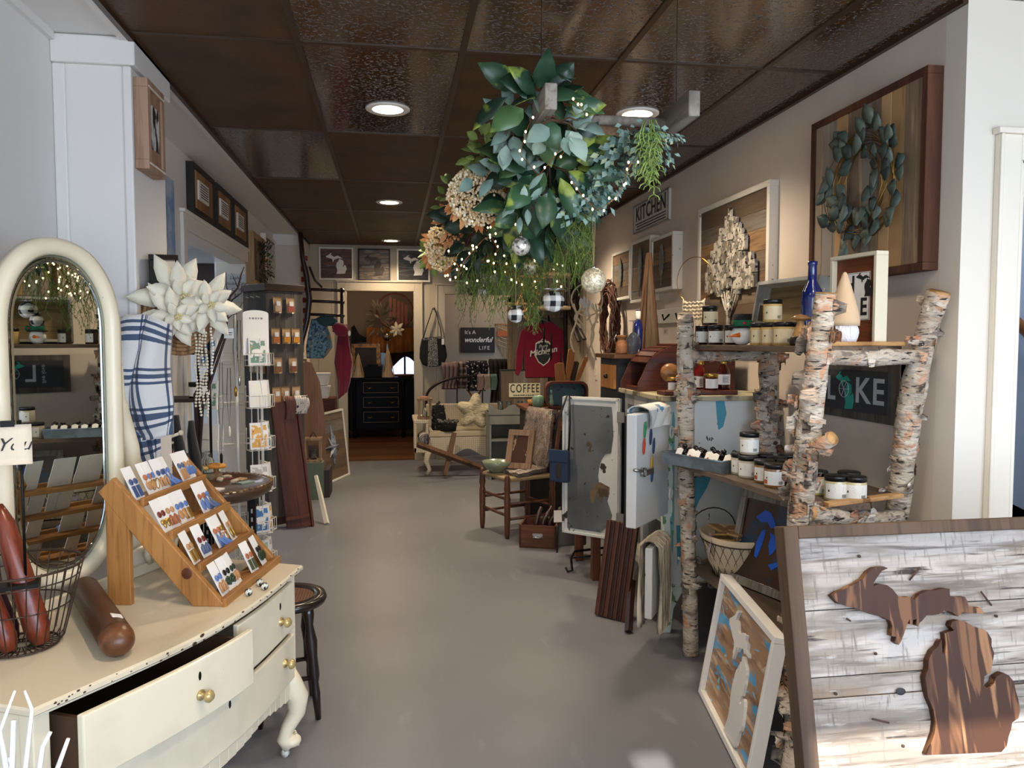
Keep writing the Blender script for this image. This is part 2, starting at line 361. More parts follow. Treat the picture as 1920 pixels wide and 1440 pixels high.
# unseen sheet added outside to keep the sun off the window's left side
solo(MB().add([(-1.6, YF-.15, 2.9), (.38, YF-.15, 2.9), (.38, YF-1.6, .9), (-1.6, YF-1.6, .9)], [(0, 1, 2, 3)]), 'sun_blocker', mat('sun_blocker_dark', '3c4a3a', .8), 'dark sun-blocking sheet added outside over the left of the shop window', 'sun_blocker', solid=.02)
solo(MB().box((-6, -9, -.12), (8, YF-.13, -.02)), 'pavement', mat('concrete', '8f8b84', .9, bump=(.2, 30, (1, 1, 1))), 'grey concrete pavement outside the shop window', 'pavement', kind='structure')
# stairs hall behind the right door
hb = mat('hall_blue_grey', '8d97a6', .6)
struct('wall_right_hall', MB().box((2.0, 3.7, -1), (3.8, 3.8, 3.2)).box((2.0, YC+.1, -.1), (2.04, 3.7, 2.6)).box((3.7, 2.45, -1), (3.8, 3.7, 3.2)).box((2, YC+.1, Z0), (3.8, 3.8, Z0+.1)).box((2, YC+.1, -1.1), (3.8, 3.8, -1)), hb)
lamp('AREA', 'hall_light', (2.9, 3.1, 2.5), (0, 0, 0), 14, (.8, .88, 1), size=.7)
hp = [PY(1890, 588, 3.6), PY(1935, 632, 3.6)]; dv = (hp[1]-hp[0]).normalized()
h = T('handrail', 'sloping varnished wooden handrail on the blue-grey stair wall', 'handrail', tuple(hp[0]))
MB().tube([hp[0]-dv*.5, hp[1]+dv*.6], .028, 12).build('rail', wood('rail_wood', '8a5c34', '5b3716', .35, ax='x'), h, True)
MB().cyl(hp[0]+V((0, 0, -.02)), hp[0]+V((0, .1, -.05)), .01).cyl(hp[0]+V((0, .1, -.05)), hp[0]+V((0, .1, -.08)), .02).build('bracket', MATS['brass'], h, True)
st = MB(); sw = wood('stair_wood', '7d4f27', '55331a', .4, ax='x')
a = PY(1878, 868, 3.62); b = PY(1960, 980, 3.62)
st.prism([(2.06, a.z+.35), (b.x+.3, b.z-.35), (b.x+.3, .34), (2.06, .34)], 3.66, 3.69, 'y')
solo(st, 'stair_stringer', sw, 'brown wooden stair skirt board sloping down beyond the right-hand door', 'stair board')
struct('floor_stair_hall', MB().box((2.0, YC+.02, -.1), (3.7, 3.64, 0)).box((2.05, 3.1, 0), (3.6, 3.63, .33)), mat('dark_stair', '4c4846', .6))
struct('trim_8', box((W0+.02, YC+.12, WZ-.075), (W1, YC+.16, WZ+.02)), wood('head_wood', 'b97a48', '8f5a30', .4, ax='x'))
# next room on the left
nw = mat('next_room_white', 'd6dade', .6)
struct('wall_left_next', MB().box((-4.4, 9.0, 0), (XL-.14, 9.1, 2.6)).box((-4.5, 3.8, 0), (-4.4, 9.1, 2.6)).box((-4.4, 3.8, 0), (XL-.14, 3.9, 2.6)).box((-4.4, 3.8, 2.46), (XL-.14, 9.1, 2.56)).box((-1.50, DL1, 0), (XL-.14, DL1+.12, 2.46)), nw)
struct('floor_next', box((-4.4, 3.8, -.1), (XL-.1, 9.1, 0)), floorm)
fx = T('ceiling_panel_light', 'square white panel light on the ceiling of the next room', 'ceiling light', (-2.35, 7.55, 2.45))
box((-.45, -.3, -.03), (.45, .3, .01)).build('frame', wh, fx, bevel=.004)
box((-.42, -.27, -.035), (.42, .27, -.03)).build('diffuser', mat('panel_glow', 'ffffff', .5, emit=('f4f8ff', 3)), fx)
lamp('AREA', 'next_room_light', (-2.35, 7.3, 2.38), (0, 0, 0), 20, (.86, .93, 1), size=1.2)
# room behind the left back doorway
rb = mat('back_room_wall', '8b7a62', .7); plank = wood('plank_floor', '6b4626', '3f2814', .35, 5, 'x', tint=.35)
def planks_floor(x0, x1, y0, y1, wd=.13):
    m = MB(); y = y0; r = random.Random(1)
    while y < y1:
        m.box((x0, y, -.06), (x1, min(y+wd-.003, y1), 0), tint=r.random()); y += wd
    return m
struct('floor_back_room', planks_floor(-1.6, .5, YB, 12.8), plank)
struct('wall_back_room', MB().box((-1.7, 12.8, 0), (.6, 12.9, Z0)).box((-1.7, YB+.12, 0), (-1.6, 12.9, Z0)).box((.5, YB+.12, 0), (.6, 12.9, Z0)), rb)
struct('ceiling_back_room', box((-1.7, YB+.12, 2.5), (.6, 12.9, 2.6)), mat('dim_ceiling', '5c4d3c', .8))
lamp('POINT', 'back_room_lamp', (-.2, 11.0, 2.25), (0, 0, 0), 14, (1, .66, .36), shadow_soft_size=.12)
lamp('AREA', 'back_room_floor_light', (-1.2, 10.6, 1.6), (0, math.radians(55), 0), 3, (1, .85, .65), size=.3)
# room behind the right back doorway
struct('floor_side_room', box((.6, YB, -.06), (2.6, 11, 0)), floorm)
struct('wall_side_room', MB().box((.6, 10.85, 0), (2.6, 10.95, Z0)).box((2.5, YB+.12, 0), (2.6, 10.9, Z0)), beige)
struct('ceiling_side_room', box((.6, YB+.12, 2.5), (2.6, 10.95, 2.6)), MATS['dim_ceiling'])
lamp('POINT', 'side_room_lamp', (1.5, 10.1, 2.35), (0, 0, 0), 13, (1, .76, .5), shadow_soft_size=.12)
# recessed ceiling lights
c0 = [PZ(727, 204, Z0), PZ(730, 379, Z0), V((.09, 8.7, Z0))]; cr = PZ(1195, 213, Z0)
spots = [(c0[0].x, c0[0].y, 'nearest of the three down the aisle'), (c0[1].x, c0[1].y, 'middle one of the three down the aisle'), (PZ(733, 451, Z0).x, PZ(733, 451, Z0).y, 'farthest of the three, just before the back wall'), (cr.x, cr.y, 'seen past the rungs of the hanging ladder'), (cr.x, c0[1].y, 'behind the hanging greenery near the right wall')]
spots += [(.02, 1.35, 'right above the near end of the dresser'), (cr.x, 1.35, 'right above the big barnwood sign')]
src = None
for x, y, lb in spots:
    y = min(y, YB-.35); L_ = 'round recessed ceiling downlight glowing warm white, '+lb
    if src is None:
        src = T('ceiling_downlight', L_, 'ceiling light', (x, y, Z0), group='recessed ceiling downlights')
        MB().lathe([(.075, -.006), (.1, -.009), (.108, -.004), (.108, 0), (.075, 0)], n=32, cap=False).build('trim_ring', wh, src)
        MB().lathe([(.001, -.004), (.076, -.004)], n=32).build('diffuser', mat('can_glow', 'ffffff', .5, emit=('ffe6c4', 14)), src)
    else: dup(src, (x, y, Z0), L_)
    lamp('SPOT', 'downlight_bulb', (x, y, Z0-.02), (0, 0, 0), 75 if y > 8 else 112 if y > 5 else 78 if y > 3 else 62, (1, .82, .6), spot_size=math.radians(140), spot_blend=.8, shadow_soft_size=.07)

t = T('paper_sign', 'handwritten white paper sign with a five dollar price in the next room', 'sign', M=TR(*PY(443, 566, DL1-.019)))
MB().box((-.082, -.003, 0), (.082, 0, .24)).build('paper_sheet', mat('blue_white_paper', 'c9ced2', .7), t)
ink = mat('ink', '1c1a19', .6)
for s_, z, k in (("Leah's", .205, .040), ("Stolen Cd's", .155, .033), ("Co'd", .105, .040), ('$5', .055, .040)): text(s_, k, ink, t, TR(0, -.0035, z) @ FX, ext=.0004, shear=.2)
t = T('dark_poster', 'dark brown poster with a red arc and white JX lettering in the next room', 'poster', M=TR(*PY(391, 640, 8.98)))
MB().box((-.14, -.02, 0), (.14, 0, .86)).build('panel', mat('dark_brown_print', '2e2220', .6), t); MB().prism([(.138, .05), (.138, .72), (.07, .62), (.0, .45), (-.04, .25), (-.05, .05)], -.023, -.02, 'y').build('red_arc', mat('deep_red_print', '4f1716', .6), t)
text('JX', .14, wh, t, TR(.03, -.024, .42) @ FX, ext=.0006, shear=.3)
# ================= LEFT FOREGROUND =================
cream = mat('cream_paint_worn', 'dfd4b9', .38, layers=[('cfc4ab', 5, (1, 1, 1), .5, .75), ('4a3a28', 22, (1, 1, 1), .735, .75, 3)], coat=.2, bump=(.06, 30, (1, 1, 1), .003))
creamtop = mat('cream_top_paint', 'd2c5ab', .4, tcols=['d2c5ab']*9+['3c2c1e'], layers=[('a08f70', 6, (.4, 1, 1), .55, .95)], coat=.15)
chip = mat('bare_wood_chip', '3c2c1e', .8)
DU = V((.407, .914, 0)).normalized(); DM = TR(-.312, 2.707, 0) @ rotm(z=math.atan2(DU.y, DU.x))
W_ = 1.087; TZ = .665
def fr(x, b=.075): t = min(max((x+W_)/W_, 0), 1); return -b*sin(pi*t)**1.15
ds = T('dresser', 'long cream painted dresser with a bowed front and cabriole legs in the left foreground', 'dresser', M=DM)
def outline(i, b=.075, y1=.475, e=0):
    n = 28; P = [(-W_+i+(W_-2*i)*k/n, fr(-W_+(W_)*k/n, b)+i) for k in range(n+1)]
    return P+[(-i, y1), (-W_+i, y1)]
bd = MB()
bd.box((-W_+.02, .03, .27), (-W_+.04, .46, .645)).box((-.04, .03, .27), (-.02, .46, .645)).box((-W_+.02, .44, .27), (-.02, .46, .645)).box((-W_+.02, .04, .27), (-.02, .46, .285))
def strip(m, x0, x1, z0, z1, yo, yi, n=14, tint=None):
    xs = [x0+(x1-x0)*k/n for k in range(n+1)]
    m.prism([(x, fr(x)+yo) for x in xs]+[(x, fr(x)+yi) for x in reversed(xs)], z0, z1, 'z', tint)
strip(bd, -W_+.02, -.02, .632, .645, .022, .06); strip(bd, -W_+.02, -.02, .452, .462, .024, .06)
def apron(m):
    n = 24
    for k in range(n):
        x0 = -W_+.03+(W_-.06)*k/n; x1 = -W_+.03+(W_-.06)*(k+1)/n; t = (k+.5)/n
        strip(m, x0, x1, .262-.022*abs(cos(2*pi*t))-.03*abs(2*t-1)**3, .29, .026, .045, 1)
apron(bd)
for x in (-W_+.018, -.062): bd.box((x, .022, .27), (x+.044, .06, .645))
bd.build('body', cream, ds, bevel=.003)
brass = MATS['brass']; knobm = mat('aged_ivory_knob', 'b9a26c', .25, .35)
def drawer(x0, x1, z0, z1, off, ks, kh, nm='drawer', opened=False):
    m = MB(); strip(m, x0, x1, z0, z1, .008-off, .026-off); d = m.build(nm, cream, ds, bevel=.004)
    if off:
        c = MB(); c.box((x0+.02, .02-off+fr(x0), z0+.01), (x0+.032, .40-off, z1-.02)).box((x1-.032, .02-off+fr(x1), z0+.01), (x1-.02, .40-off, z1-.02)).box((x0+.02, .0-off, z0+.01), (x1-.02, .40-off, z0+.02)).box((x0+.02, .39-off, z0+.01), (x1-.02, .40-off, z1-.02))
        c.build('drawer_box', mat('drawer_wood', '4a3423', .7), d)
    for x, z in ks:
        y = fr(x)+.008-off
        MB().lathe([(.001, .036), (.009, .037), (.0155, .030), (.016, .024), (.007, .016), (.006, .006), (.014, .004), (.014, 0)], (x, y, z), 18, rotm(x=pi/2)).build('knob', knobm, d)
    for x, z in kh:
        y = fr(x)+.0075-off
        MB().ell((x, y, z), (.0055, .0015, .012), 12, 6).build('keyhole', blkm, d)
    return d
drawer(-W_+.07, -.475, .468, .626, .055, [(-.70, .535)], [(-.70, .585)])
drawer(-.468, -.066, .468, .628, 0, [(-.19, .535)], [(-.19, .585)])
drawer(-W_+.066, -.066, .296, .448, 0, [(-.85, .375), (-.16, .385)], [(-.515, .418)])
def leg(x, y, sx, sy):
    pts = [(0, 0, .30), (.012, .012, .26), (.032, .03, .20), (.03, .028, .15), (.008, .006, .10), (-.002, -.004, .065), (.012, .01, .045)]
    m = MB().tube([(x+a*sx, y+b*sy, z) for a, b, z in pts], [.038, .042, .040, .031, .024, .025, .033], 12)
    m.ell((x+.016*sx, y+.014*sy, .052), (.034, .034, .022))
    for k in range(3): m.tube([(x+(.02+.008*k)*sx, y+(.03-.008*k)*sy, .075), (x+(.026+.011*k)*sx, y+(.038-.011*k)*sy, .05), (x+(.024+.011*k)*sx, y+(.034-.01*k)*sy, .033)], .006, 6)
    l = m.build('leg', cream, ds)
    c = MB().cyl((x-.008, y, .0135), (x+.008, y, .0135), .0135, n=16).box((x-.012, y-.004, .012), (x-.009, y+.004, .038)).box((x+.009, y-.004, .012), (x+.012, y+.004, .038))
    c.build('caster', mat('caster_white', 'cfcac0', .3), l)
for x, y, a, b in ((-.05, .05, 1, -1), (-W_+.05, .05, -1, -1), (-.05, .42, 1, 1), (-W_+.05, .42, -1, 1)): leg(x, y, a, b)
# back rail and scroll carvings on the top
br = MB().box((-W_+.03, .452, TZ), (-.03, .47, TZ+.035))
br.build('back_rail', cream, ds, bevel=.004)
for x0, s in ((-.16, 1), (-W_+.16, -1)):
    m = MB()
    for k in range(7):
        a = k*.24; q = .012+.0*k
        m.tube([(x0+s*(-.05+.018*k), .45, TZ+.035), (x0+s*(-.075+.02*k+.012*k*.3), .44, TZ+.07+.004*k), (x0+s*(-.05+.016*k), .445, TZ+.105+.008*k), (x0+s*(-.01+.008*k), .45, TZ+.125+.008*k)], [.011, .012, .009, .004], 8)
    m.build('scroll_carving', cream, ds)
# chipped spots where the paint is gone along the top's front edge
r_ = random.Random(5); m = MB()
ol = outline(0); oi = [(x*(1-.006)-.003, y-.005 if y > .3 else y+.006) for x, y in ol]; n = len(ol)
vs = [(x, y, z) for P, z in ((oi, .645), (ol, .650), (ol, .660), (oi, TZ)) for x, y in P]
m.add(vs, [tuple(range(n))[::-1], tuple(range(3*n, 4*n))]+[(j*n+i, j*n+(i+1) % n, (j+1)*n+(i+1) % n, (j+1)*n+i) for j in range(3) for i in range(n)], .2)
for k in range(46):
    x = -.02-r_.random()**1.1*1.03; y = fr(x); sz = r_.uniform(.002, .006)*(2 if .5 < -x < .68 else 1)
    m.ell((x, y+.001, .655+r_.uniform(-.007, .009)), (sz, .002, sz*.5), 7, 4, tint=.99)
m.build('tabletop', creamtop, ds, bevel=0)
# mirror in its frame, on the dresser's back edge
mf = T('dresser_mirror', 'tall oval-topped mirror in a thick cream frame standing behind the dresser', 'mirror', M=DM @ TR(-.490, .512, TZ))
LM = TR(0, 0, 1.222-TZ) @ rotm(z=-.05)
def se(a, b, t, p=2.7):
    c, s_ = cos(t), sin(t); ra = min(b, a*1.25); return (a*abs(c)**.92*(1 if c >= 0 else -1), (b-ra)*(1 if s_ >= 0 else -1)+ra*s_)
def ringm(m, a, b, secs, n=72):
    vs = []; fs = []; k = len(secs)
    for i in range(n):
        t = 2*pi*i/n
        for (d, y) in secs:
            x, z = se(a+d, b+d, t, 2.5); vs.append((x, y, z))
    for i in range(n):
        for j in range(k):
            fs.append((i*k+j, i*k+(j+1) % k, ((i+1) % n)*k+(j+1) % k, ((i+1) % n)*k+j))
    m.add(vs, fs, smooth=True)
m = MB(); m.M = LM; ringm(m, .175, .477, [(-.004, .0), (-.004, -.012), (.006, -.024), (.024, -.028), (.040, -.020), (.046, -.004), (.046, .018), (-.004, .018)])
m.build('frame', cream, mf)
n = 72; m = MB(); m.M = LM; m.add([(0, -.002, 0)]+[(se(.155, .457, 2*pi*i/n, 2.5)[0], -.002, se(.155, .457, 2*pi*i/n, 2.5)[1]) for i in range(n)], [(0, 1+(i+1) % n, 1+i) for i in range(n)])
m.build('glass', mat('mirror_glass', 'd3d8d3', .012, 1), mf)
m = MB(); m.M = LM; ringm(m, .148, .450, [(0, -.0035), (.027, .003), (.027, .006), (0, .006)]); m.build('bevelled_edge', mat('mirror_bevel', 'aebab8', .04, 1), mf)
for s in (1, -1):
    m = MB().tube([(s*.30, .0, .02), (s*.305, .02, .12), (s*.33, .03, .25), (s*.31, .03, .42), (s*.25, .02, .60), (s*.232, .0, .72)], [.034, .026, .028, .027, .02, .013], 12)
    m.ell((s*.28, -.03, .045), (.07, .02, .045)); m.build('support_arm', cream, mf)
    MB().cyl((s*.232, .0, .70), (s*.215, -.012, .70), .012).build('pivot', brass, mf)
# small canvas note hanging at the far left of the mirror
cnv = mat('canvas_cloth', 'd9ccb6', .9, bump=(.3, 300, (1, 1, 1), .002))
a = PX(-24, 805, -.93); NM = TR(*PY(2, 835, 2.05)) @ rotm(z=math.radians(18))
nt_ = T('canvas_note', 'little cream canvas banner handwritten with the word You, at the left edge of the mirror', 'sign', M=NM)
MB().sheet(lambda u, v: ((u-.5)*.13, .004*sin(u*6), (v-.5)*.10), 8, 6, .002).build('banner', cnv, nt_)
text('You', .045, mat('ink', '1c1a19', .6), nt_, TR(.025, -.004, 0) @ FX, ext=.0004, shear=.4)
MB().box((.0, -.006, .045), (.03, .006, .06)).build('clip', blkm, nt_)
MB().cyl((.04, .012, -.35), (.04, .012, .06), .0035).cyl((-.05, .012, -.35), (-.05, .012, .06), .0035).box((-.07, -.02, -.36), (.07, .04, -.35)).build('stand', blkm, nt_)
# ---- tiered earring rack ----
pine = wood('pine_honey', 'a9763f', '7f5227', .45, 7, 'z', extra=[('5c3517', 5, (1, 1, 1), .72, .78)])
pinex = wood('pine_honey_across', 'a9763f', '7f5227', .45, 7, 'x')
KM = TR(-.485, 2.305, TZ) @ rotm(z=math.radians(78.5)); KW = .46
rk = T('earring_display_rack', 'tiered honey pine display rack with four sloping shelves of earring cards on the dresser', 'display rack', M=KM)
for x in (0, KW-.022):
    o = MB().prism([(0, 0), (.10, 0), (.375, .335), (.33, .378)], x, x+.022, 'x').build('side_board', pine, rk, bevel=.003)
    MB().box((x+.001, .285, 0), (x+.021, .355, .33)).build('back_leg', pine, rk, bevel=.002)
MB().ell((-.0005, .115, .098), (.002, .016, .017), 16, 6).build('knot', mat('pine_knot', '6b3418', .5, layers=[('4a220f', 20, (1, 1, 1), .4, .6)]), rk)
SH = [(.012, .012), (.095, .108), (.178, .205), (.262, .302)]
for i, (y, z) in enumerate(SH):
    MB().box((.022, y, z-.012), (KW-.022, y+.07, z)).build('shelf', pinex, rk, bevel=.002)
    MB().box((.022 if i else .0, y-.012, z-.014), (KW-.022 if i else KW, y, z+.012)).build('shelf_lip', pinex, rk, bevel=.002)
EC = {'blue': '5b74a8', 'tan': 'b5865a', 'rust': '6d2a1c', 'gold': 'c8a45c', 'green': '26351f', 'denim': '3f4f78', 'terracotta': 'b06a45', 'slate': '55617d', 'black': '151512', 'copper': 'a35f3a', 'olive': '4b4d33', 'sky': '93b4d6'}
def em(c): return mat('earring_'+c, EC[c], .4, .9 if c == 'gold' else 0)
specs = [(3, .045, 'denim', 'denim', 'bar'), (3, .125, 'terracotta', 'tan', 'round'), (3, .150, 'blue', 'gold', 'hoop'), (3, .205, 'denim', 'tan', 'arch'), (3, .245, 'blue', 'blue', 'tassel'), (3, .345, 'slate', 'tan', 'bar'), (3, .385, 'tan', 'blue', 'big'),
 (2, .045, 'rust', 'gold', 'heart'), (2, .095, 'tan', 'copper', 'arch'), (2, .155, 'blue', 'tan', 'round'), (2, .185, 'blue', 'gold', 'bar'), (2, .31, 'copper', 'blue', 'oval'), (2, .345, 'blue', 'slate', 'tassel'),
 (1, .05, 'tan', 'gold', 'bar'), (1, .125, 'rust', 'slate', 'arch'), (1, .235, 'terracotta', 'blue', 'tassel'), (1, .265, 'gold', 'tan', 'hoop'), (1, .33, 'tan', 'gold', 'oval'),
 (0, .055, 'blue', 'tan', 'arch'), (0, .11, 'black', 'green', 'flower'), (0, .16, 'green', 'tan', 'round'), (0, .29, 'copper', 'olive', 'bar'), (0, .375, 'black', 'green', 'big')]
shn = ['bottom shelf', 'second-lowest shelf', 'second-highest shelf', 'top shelf']; cnt = {}
for lvl, x, c1, c2, sh in specs:
    cnt[lvl] = cnt.get(lvl, 0)+1; y, z = SH[lvl]
    M = KM @ TR(x+.02, y+.02, z+.0012) @ rotm(x=-.46, z=R.uniform(-.12, .12)) @ MX.Scale(1.2, 4)
    t = T('earring_card', '', 'earring card', M=M, group='earring cards on the pine rack')
    t['label'] = 'white card with %s and %s %s earrings, %s from near end of %s' % (c1, c2, sh, ['first', 'second', 'third', 'fourth', 'fifth', 'sixth', 'seventh'][cnt[lvl]-1], shn[lvl])
    MB().box((-.021, 0, 0), (.021, .0012, .088)).build('card', paper, t)
    for s in (-1, 1):
        e = MB().ell((s*.0095, -.003, .047), (.0075, .003, .0085), 10, 6).build('earring', em(c1), t)
        d = MB()
        if sh == 'bar': d.box((s*.0095-.005, -.005, .006), (s*.0095+.005, -.001, .036))
        elif sh == 'round': d.ell((s*.0095, -.004, .024), (.0105, .003, .013), 12, 6)
        elif sh == 'hoop': d.tube([(s*.010+.011*cos(a*pi/8), -.004-.004*sin(a*pi/8), .022+.013*sin(a*pi/8)) for a in range(16)], .0016, 5, closed=True)
        elif sh == 'arch': d.tube([(s*.0095-.006, -.004, .008), (s*.0095-.006, -.004, .026), (s*.0095, -.004, .033), (s*.0095+.006, -.004, .026), (s*.0095+.006, -.004, .008)], .0032, 6)
        elif sh == 'tassel': 
            for k in range(6): d.tube([(s*.0095, -.004, .038), (s*.0095+(k-2.5)*.0022, -.006, .022), (s*.0095+(k-2.5)*.0036, -.008-.012*(k % 2), .002)], .0018, 4)
        elif sh == 'heart': d.ell((s*.0095-.004, -.004, .026), (.007, .003, .007), 8, 5).ell((s*.0095+.004, -.004, .026), (.007, .003, .007), 8, 5).ell((s*.0095, -.004, .018), (.005, .003, .009), 8, 5)
        elif sh == 'oval': d.ell((s*.0095, -.004, .022), (.008, .003, .017), 12, 6)
        elif sh == 'flower':
            for k in range(5): a = k*2*pi/5; d.ell((s*.012+.008*cos(a), -.005, .024+.008*sin(a)), (.005, .003, .005), 8, 5)
        else: d.ell((s*.010, -.005, .026), (.0165, .004, .014), 14, 6)
        d.build('pendant', em(c2), e)
# loose speckled beads and a pair of sky-blue ear drops
for i, (px, py) in enumerate([(466, 1110), (487, 1092), (496, 1099)]):
    p = PZ(px, py, TZ+.012); o = solo(MB().ell((0, 0, .012), .012, 14, 8), 'bead', mat('speckled_bead', 'cfcfc0', .4, layers=[('10120f', 90, (1, 1, 1), .48, .52)]), 'speckled black and white bead beside the pine rack, '+['nearest', 'middle', 'farthest'][i]+' of three', 'bead', loc=(p.x, p.y, TZ), group='speckled beads')
# ---- thick turned wooden roller with a rounded end ----
wal = wood('walnut_roller', '5f3820', '38200f', .45, 8, 'z', tint=.15)
a = PZ(222, 1203, TZ+.041); b = PZ(160, 1108, TZ+.041); dz = (b-a).normalized(); X, Y_, Z_ = frame(dz); 
RM = MX(((X.x, Y_.x, Z_.x, a.x), (X.y, Y_.y, Z_.y, a.y), (X.z, Y_.z, Z_.z, a.z), (0, 0, 0, 1))); Ln = (b-a).length+.02
ro = T('wooden_roller', 'thick dark turned wooden roller with a rounded end and price sticker lying on the dresser', 'wooden roller', M=RM)
MB().lathe([(.001, .035), (.036, .035), (.040, .042), (.040, Ln-.01), (.035, Ln), (.001, Ln)], n=32).build('body', wal, ro)
MB().lathe([(.001, -.030), (.016, -.028), (.029, -.018), (.038, .0), (.0405, .018), (.039, .034), (.001, .035)], n=32).build('rounded_end', wood('walnut_end', '6f4426', '4a2a16', .35, 12, 'x'), ro)
MB().cyl((0, .02, Ln), (0, .02, Ln+.03), .009).build('peg', pine, ro)
MB().box((-.012, .0385, .07), (.014, .0405, .10), M=rotm(z=.35)).build('price_sticker', paper, ro)
# ---- wire egg basket with leather-brown wooden tools ----
wirem = mat('dark_wire', '4a3a30', .5, .7)
bc = PZ(40, 1212, TZ); BM = TR(bc.x+.0, bc.y, TZ)
bk = T('wire_basket', 'round dark wire basket holding red-brown wooden tools on the near end of the dresser', 'basket', M=BM)
m = MB(); r0, r1, hh = .085, .145, .21
def circ(r, z, n=40, c=(0, 0)): return [(c[0]+r*cos(2*pi*k/n), c[1]+r*sin(2*pi*k/n), z) for k in range(n)]
for r, z, t in ((r1, hh, .0032), (r0+.03, hh*.52, .0018), (r0, .006, .003), (r0*.55, .003, .0018), (r1-.008, hh-.03, .0018)): m.tube(circ(r, z), t, 6, closed=True)
m.build('hoops', wirem, bk)
m = MB()
for k in range(30):
    a = 2*pi*k/30; m.tube([(.02*cos(a), .02*sin(a), .004), (r0*cos(a), r0*sin(a), .004), ((r0+.012)*cos(a), (r0+.012)*sin(a), .02), (r1*cos(a), r1*sin(a), hh), ((r1+.006)*cos(a), (r1+.006)*sin(a), hh+.006)], .0016, 5)
m.build('wires', wirem, bk)
redw = wood('red_brown_wood', '7a341d', '4e1c0f', .35, 6, 'z', coat=.3)
tl_ = [((.055, -.015, .01), (-.055, .03, .36), .03, 'longest red-brown paddle leaning left in the wire basket'), ((.0, -.055, .01), (-.10, -.03, .27), .026, 'shorter red-brown roller leaning left at the front of the wire basket'), ((-.03, .03, .01), (-.12, .05, .25), .022, 'dark plum wooden roller at the left inside the wire basket')]
for i, (p, q, r, lb) in enumerate(tl_):
    p = BM @ V(p); q = BM @ V(q); d = (q-p)
    m = MB().tube([p, p+d*.12, p+d*.5, p+d*.86, p+d*.95, q], [r*.6, r, r*.95, r*.8, r*.5, r*.3], 16)
    solo(m, 'wooden_tool', redw if i < 2 else mat('plum_wood', '3a1420', .4), lb, 'wooden tool', group='tools in the wire basket')
# ---- white twigs rising from a floor vase at the lower left ----
tw = T('white_twig_arrangement', 'bare white painted twigs rising from a floor vase at the lower left corner', 'twig arrangement', (-.66, 1.13, 0))
MB().lathe([(.05, 0), (.08, .03), (.085, .18), (.05, .28), (.045, .32), (.038, .32), (.04, .28), (.07, .17), (.06, .02), (.001, .02)], n=24).build('vase', wh, tw)
twm = mat('twig_white', 'dedbd6', .6)
I = tw.matrix_world.inverted() if 0 else INV[tw.name]
for pts in ([(20, 1500), (8, 1420), (0, 1370), (28, 1295)], [(40, 1500), (50, 1420), (60, 1330), (46, 1295)], [(22, 1440), (26, 1350)], [(66, 1500), (80, 1400), (95, 1372)], [(100, 1500), (108, 1440), (128, 1385)], [(15, 1500), (18, 1430), (18, 1420)]):
    P = [(0, 0, .1)]+[I @ PY(x, y, 1.15+.03*R.random()) for x, y in pts]
    MB().tube(P, [.004]+[.0045-.0009*k for k in range(len(pts))], 6).build('twig', twm, tw)
# ---- cane-seated stool ----
dk = mat('dark_stained_wood', '1e1410', .3, coat=.4); cane = mat('cane_weave', '7c4f2e', .6, checker=('2d1a10', 90, (0, 1), .5), bump=(.4, 200, (1, 1, 1), .003))
so = T('cane_stool', 'small round dark wooden stool with a woven cane seat behind the dresser', 'stool', (-.415, 3.02, 0))
MB().lathe([(.105, .435), (.15, .432), (.156, .445), (.15, .462), (.11, .462), (.105, .455)], n=36, cap=False).build('seat_rim', dk, so)
MB().lathe([(.001, .448), (.107, .456)], n=36, cap=False).build('cane_seat', cane, so)
for k in range(4):
    a = pi/4+k*pi/2+.2; c, s = cos(a), sin(a); zz = [0, .10, .14, .17, .24, .30, .36, .40, .44]; rr_ = [.011, .017, .014, .021, .019, .024, .014, .022, .018]
    MB().tube([((.15-.10*z)*c, (.15-.10*z)*s, z) for z in zz], rr_, 12).build('leg', dk, so)
for k in range(4):
    a = pi/4+k*pi/2+.2; b = a+pi/2; r = .132; z = .16+.03*(k % 2)
    MB().tube([(r*cos(a), r*sin(a), z), (r*.72*cos((a+b)/2), r*.72*sin((a+b)/2), z), (r*cos(b), r*sin(b), z)], [.008, .012, .008], 8).build('stretcher', dk, so)
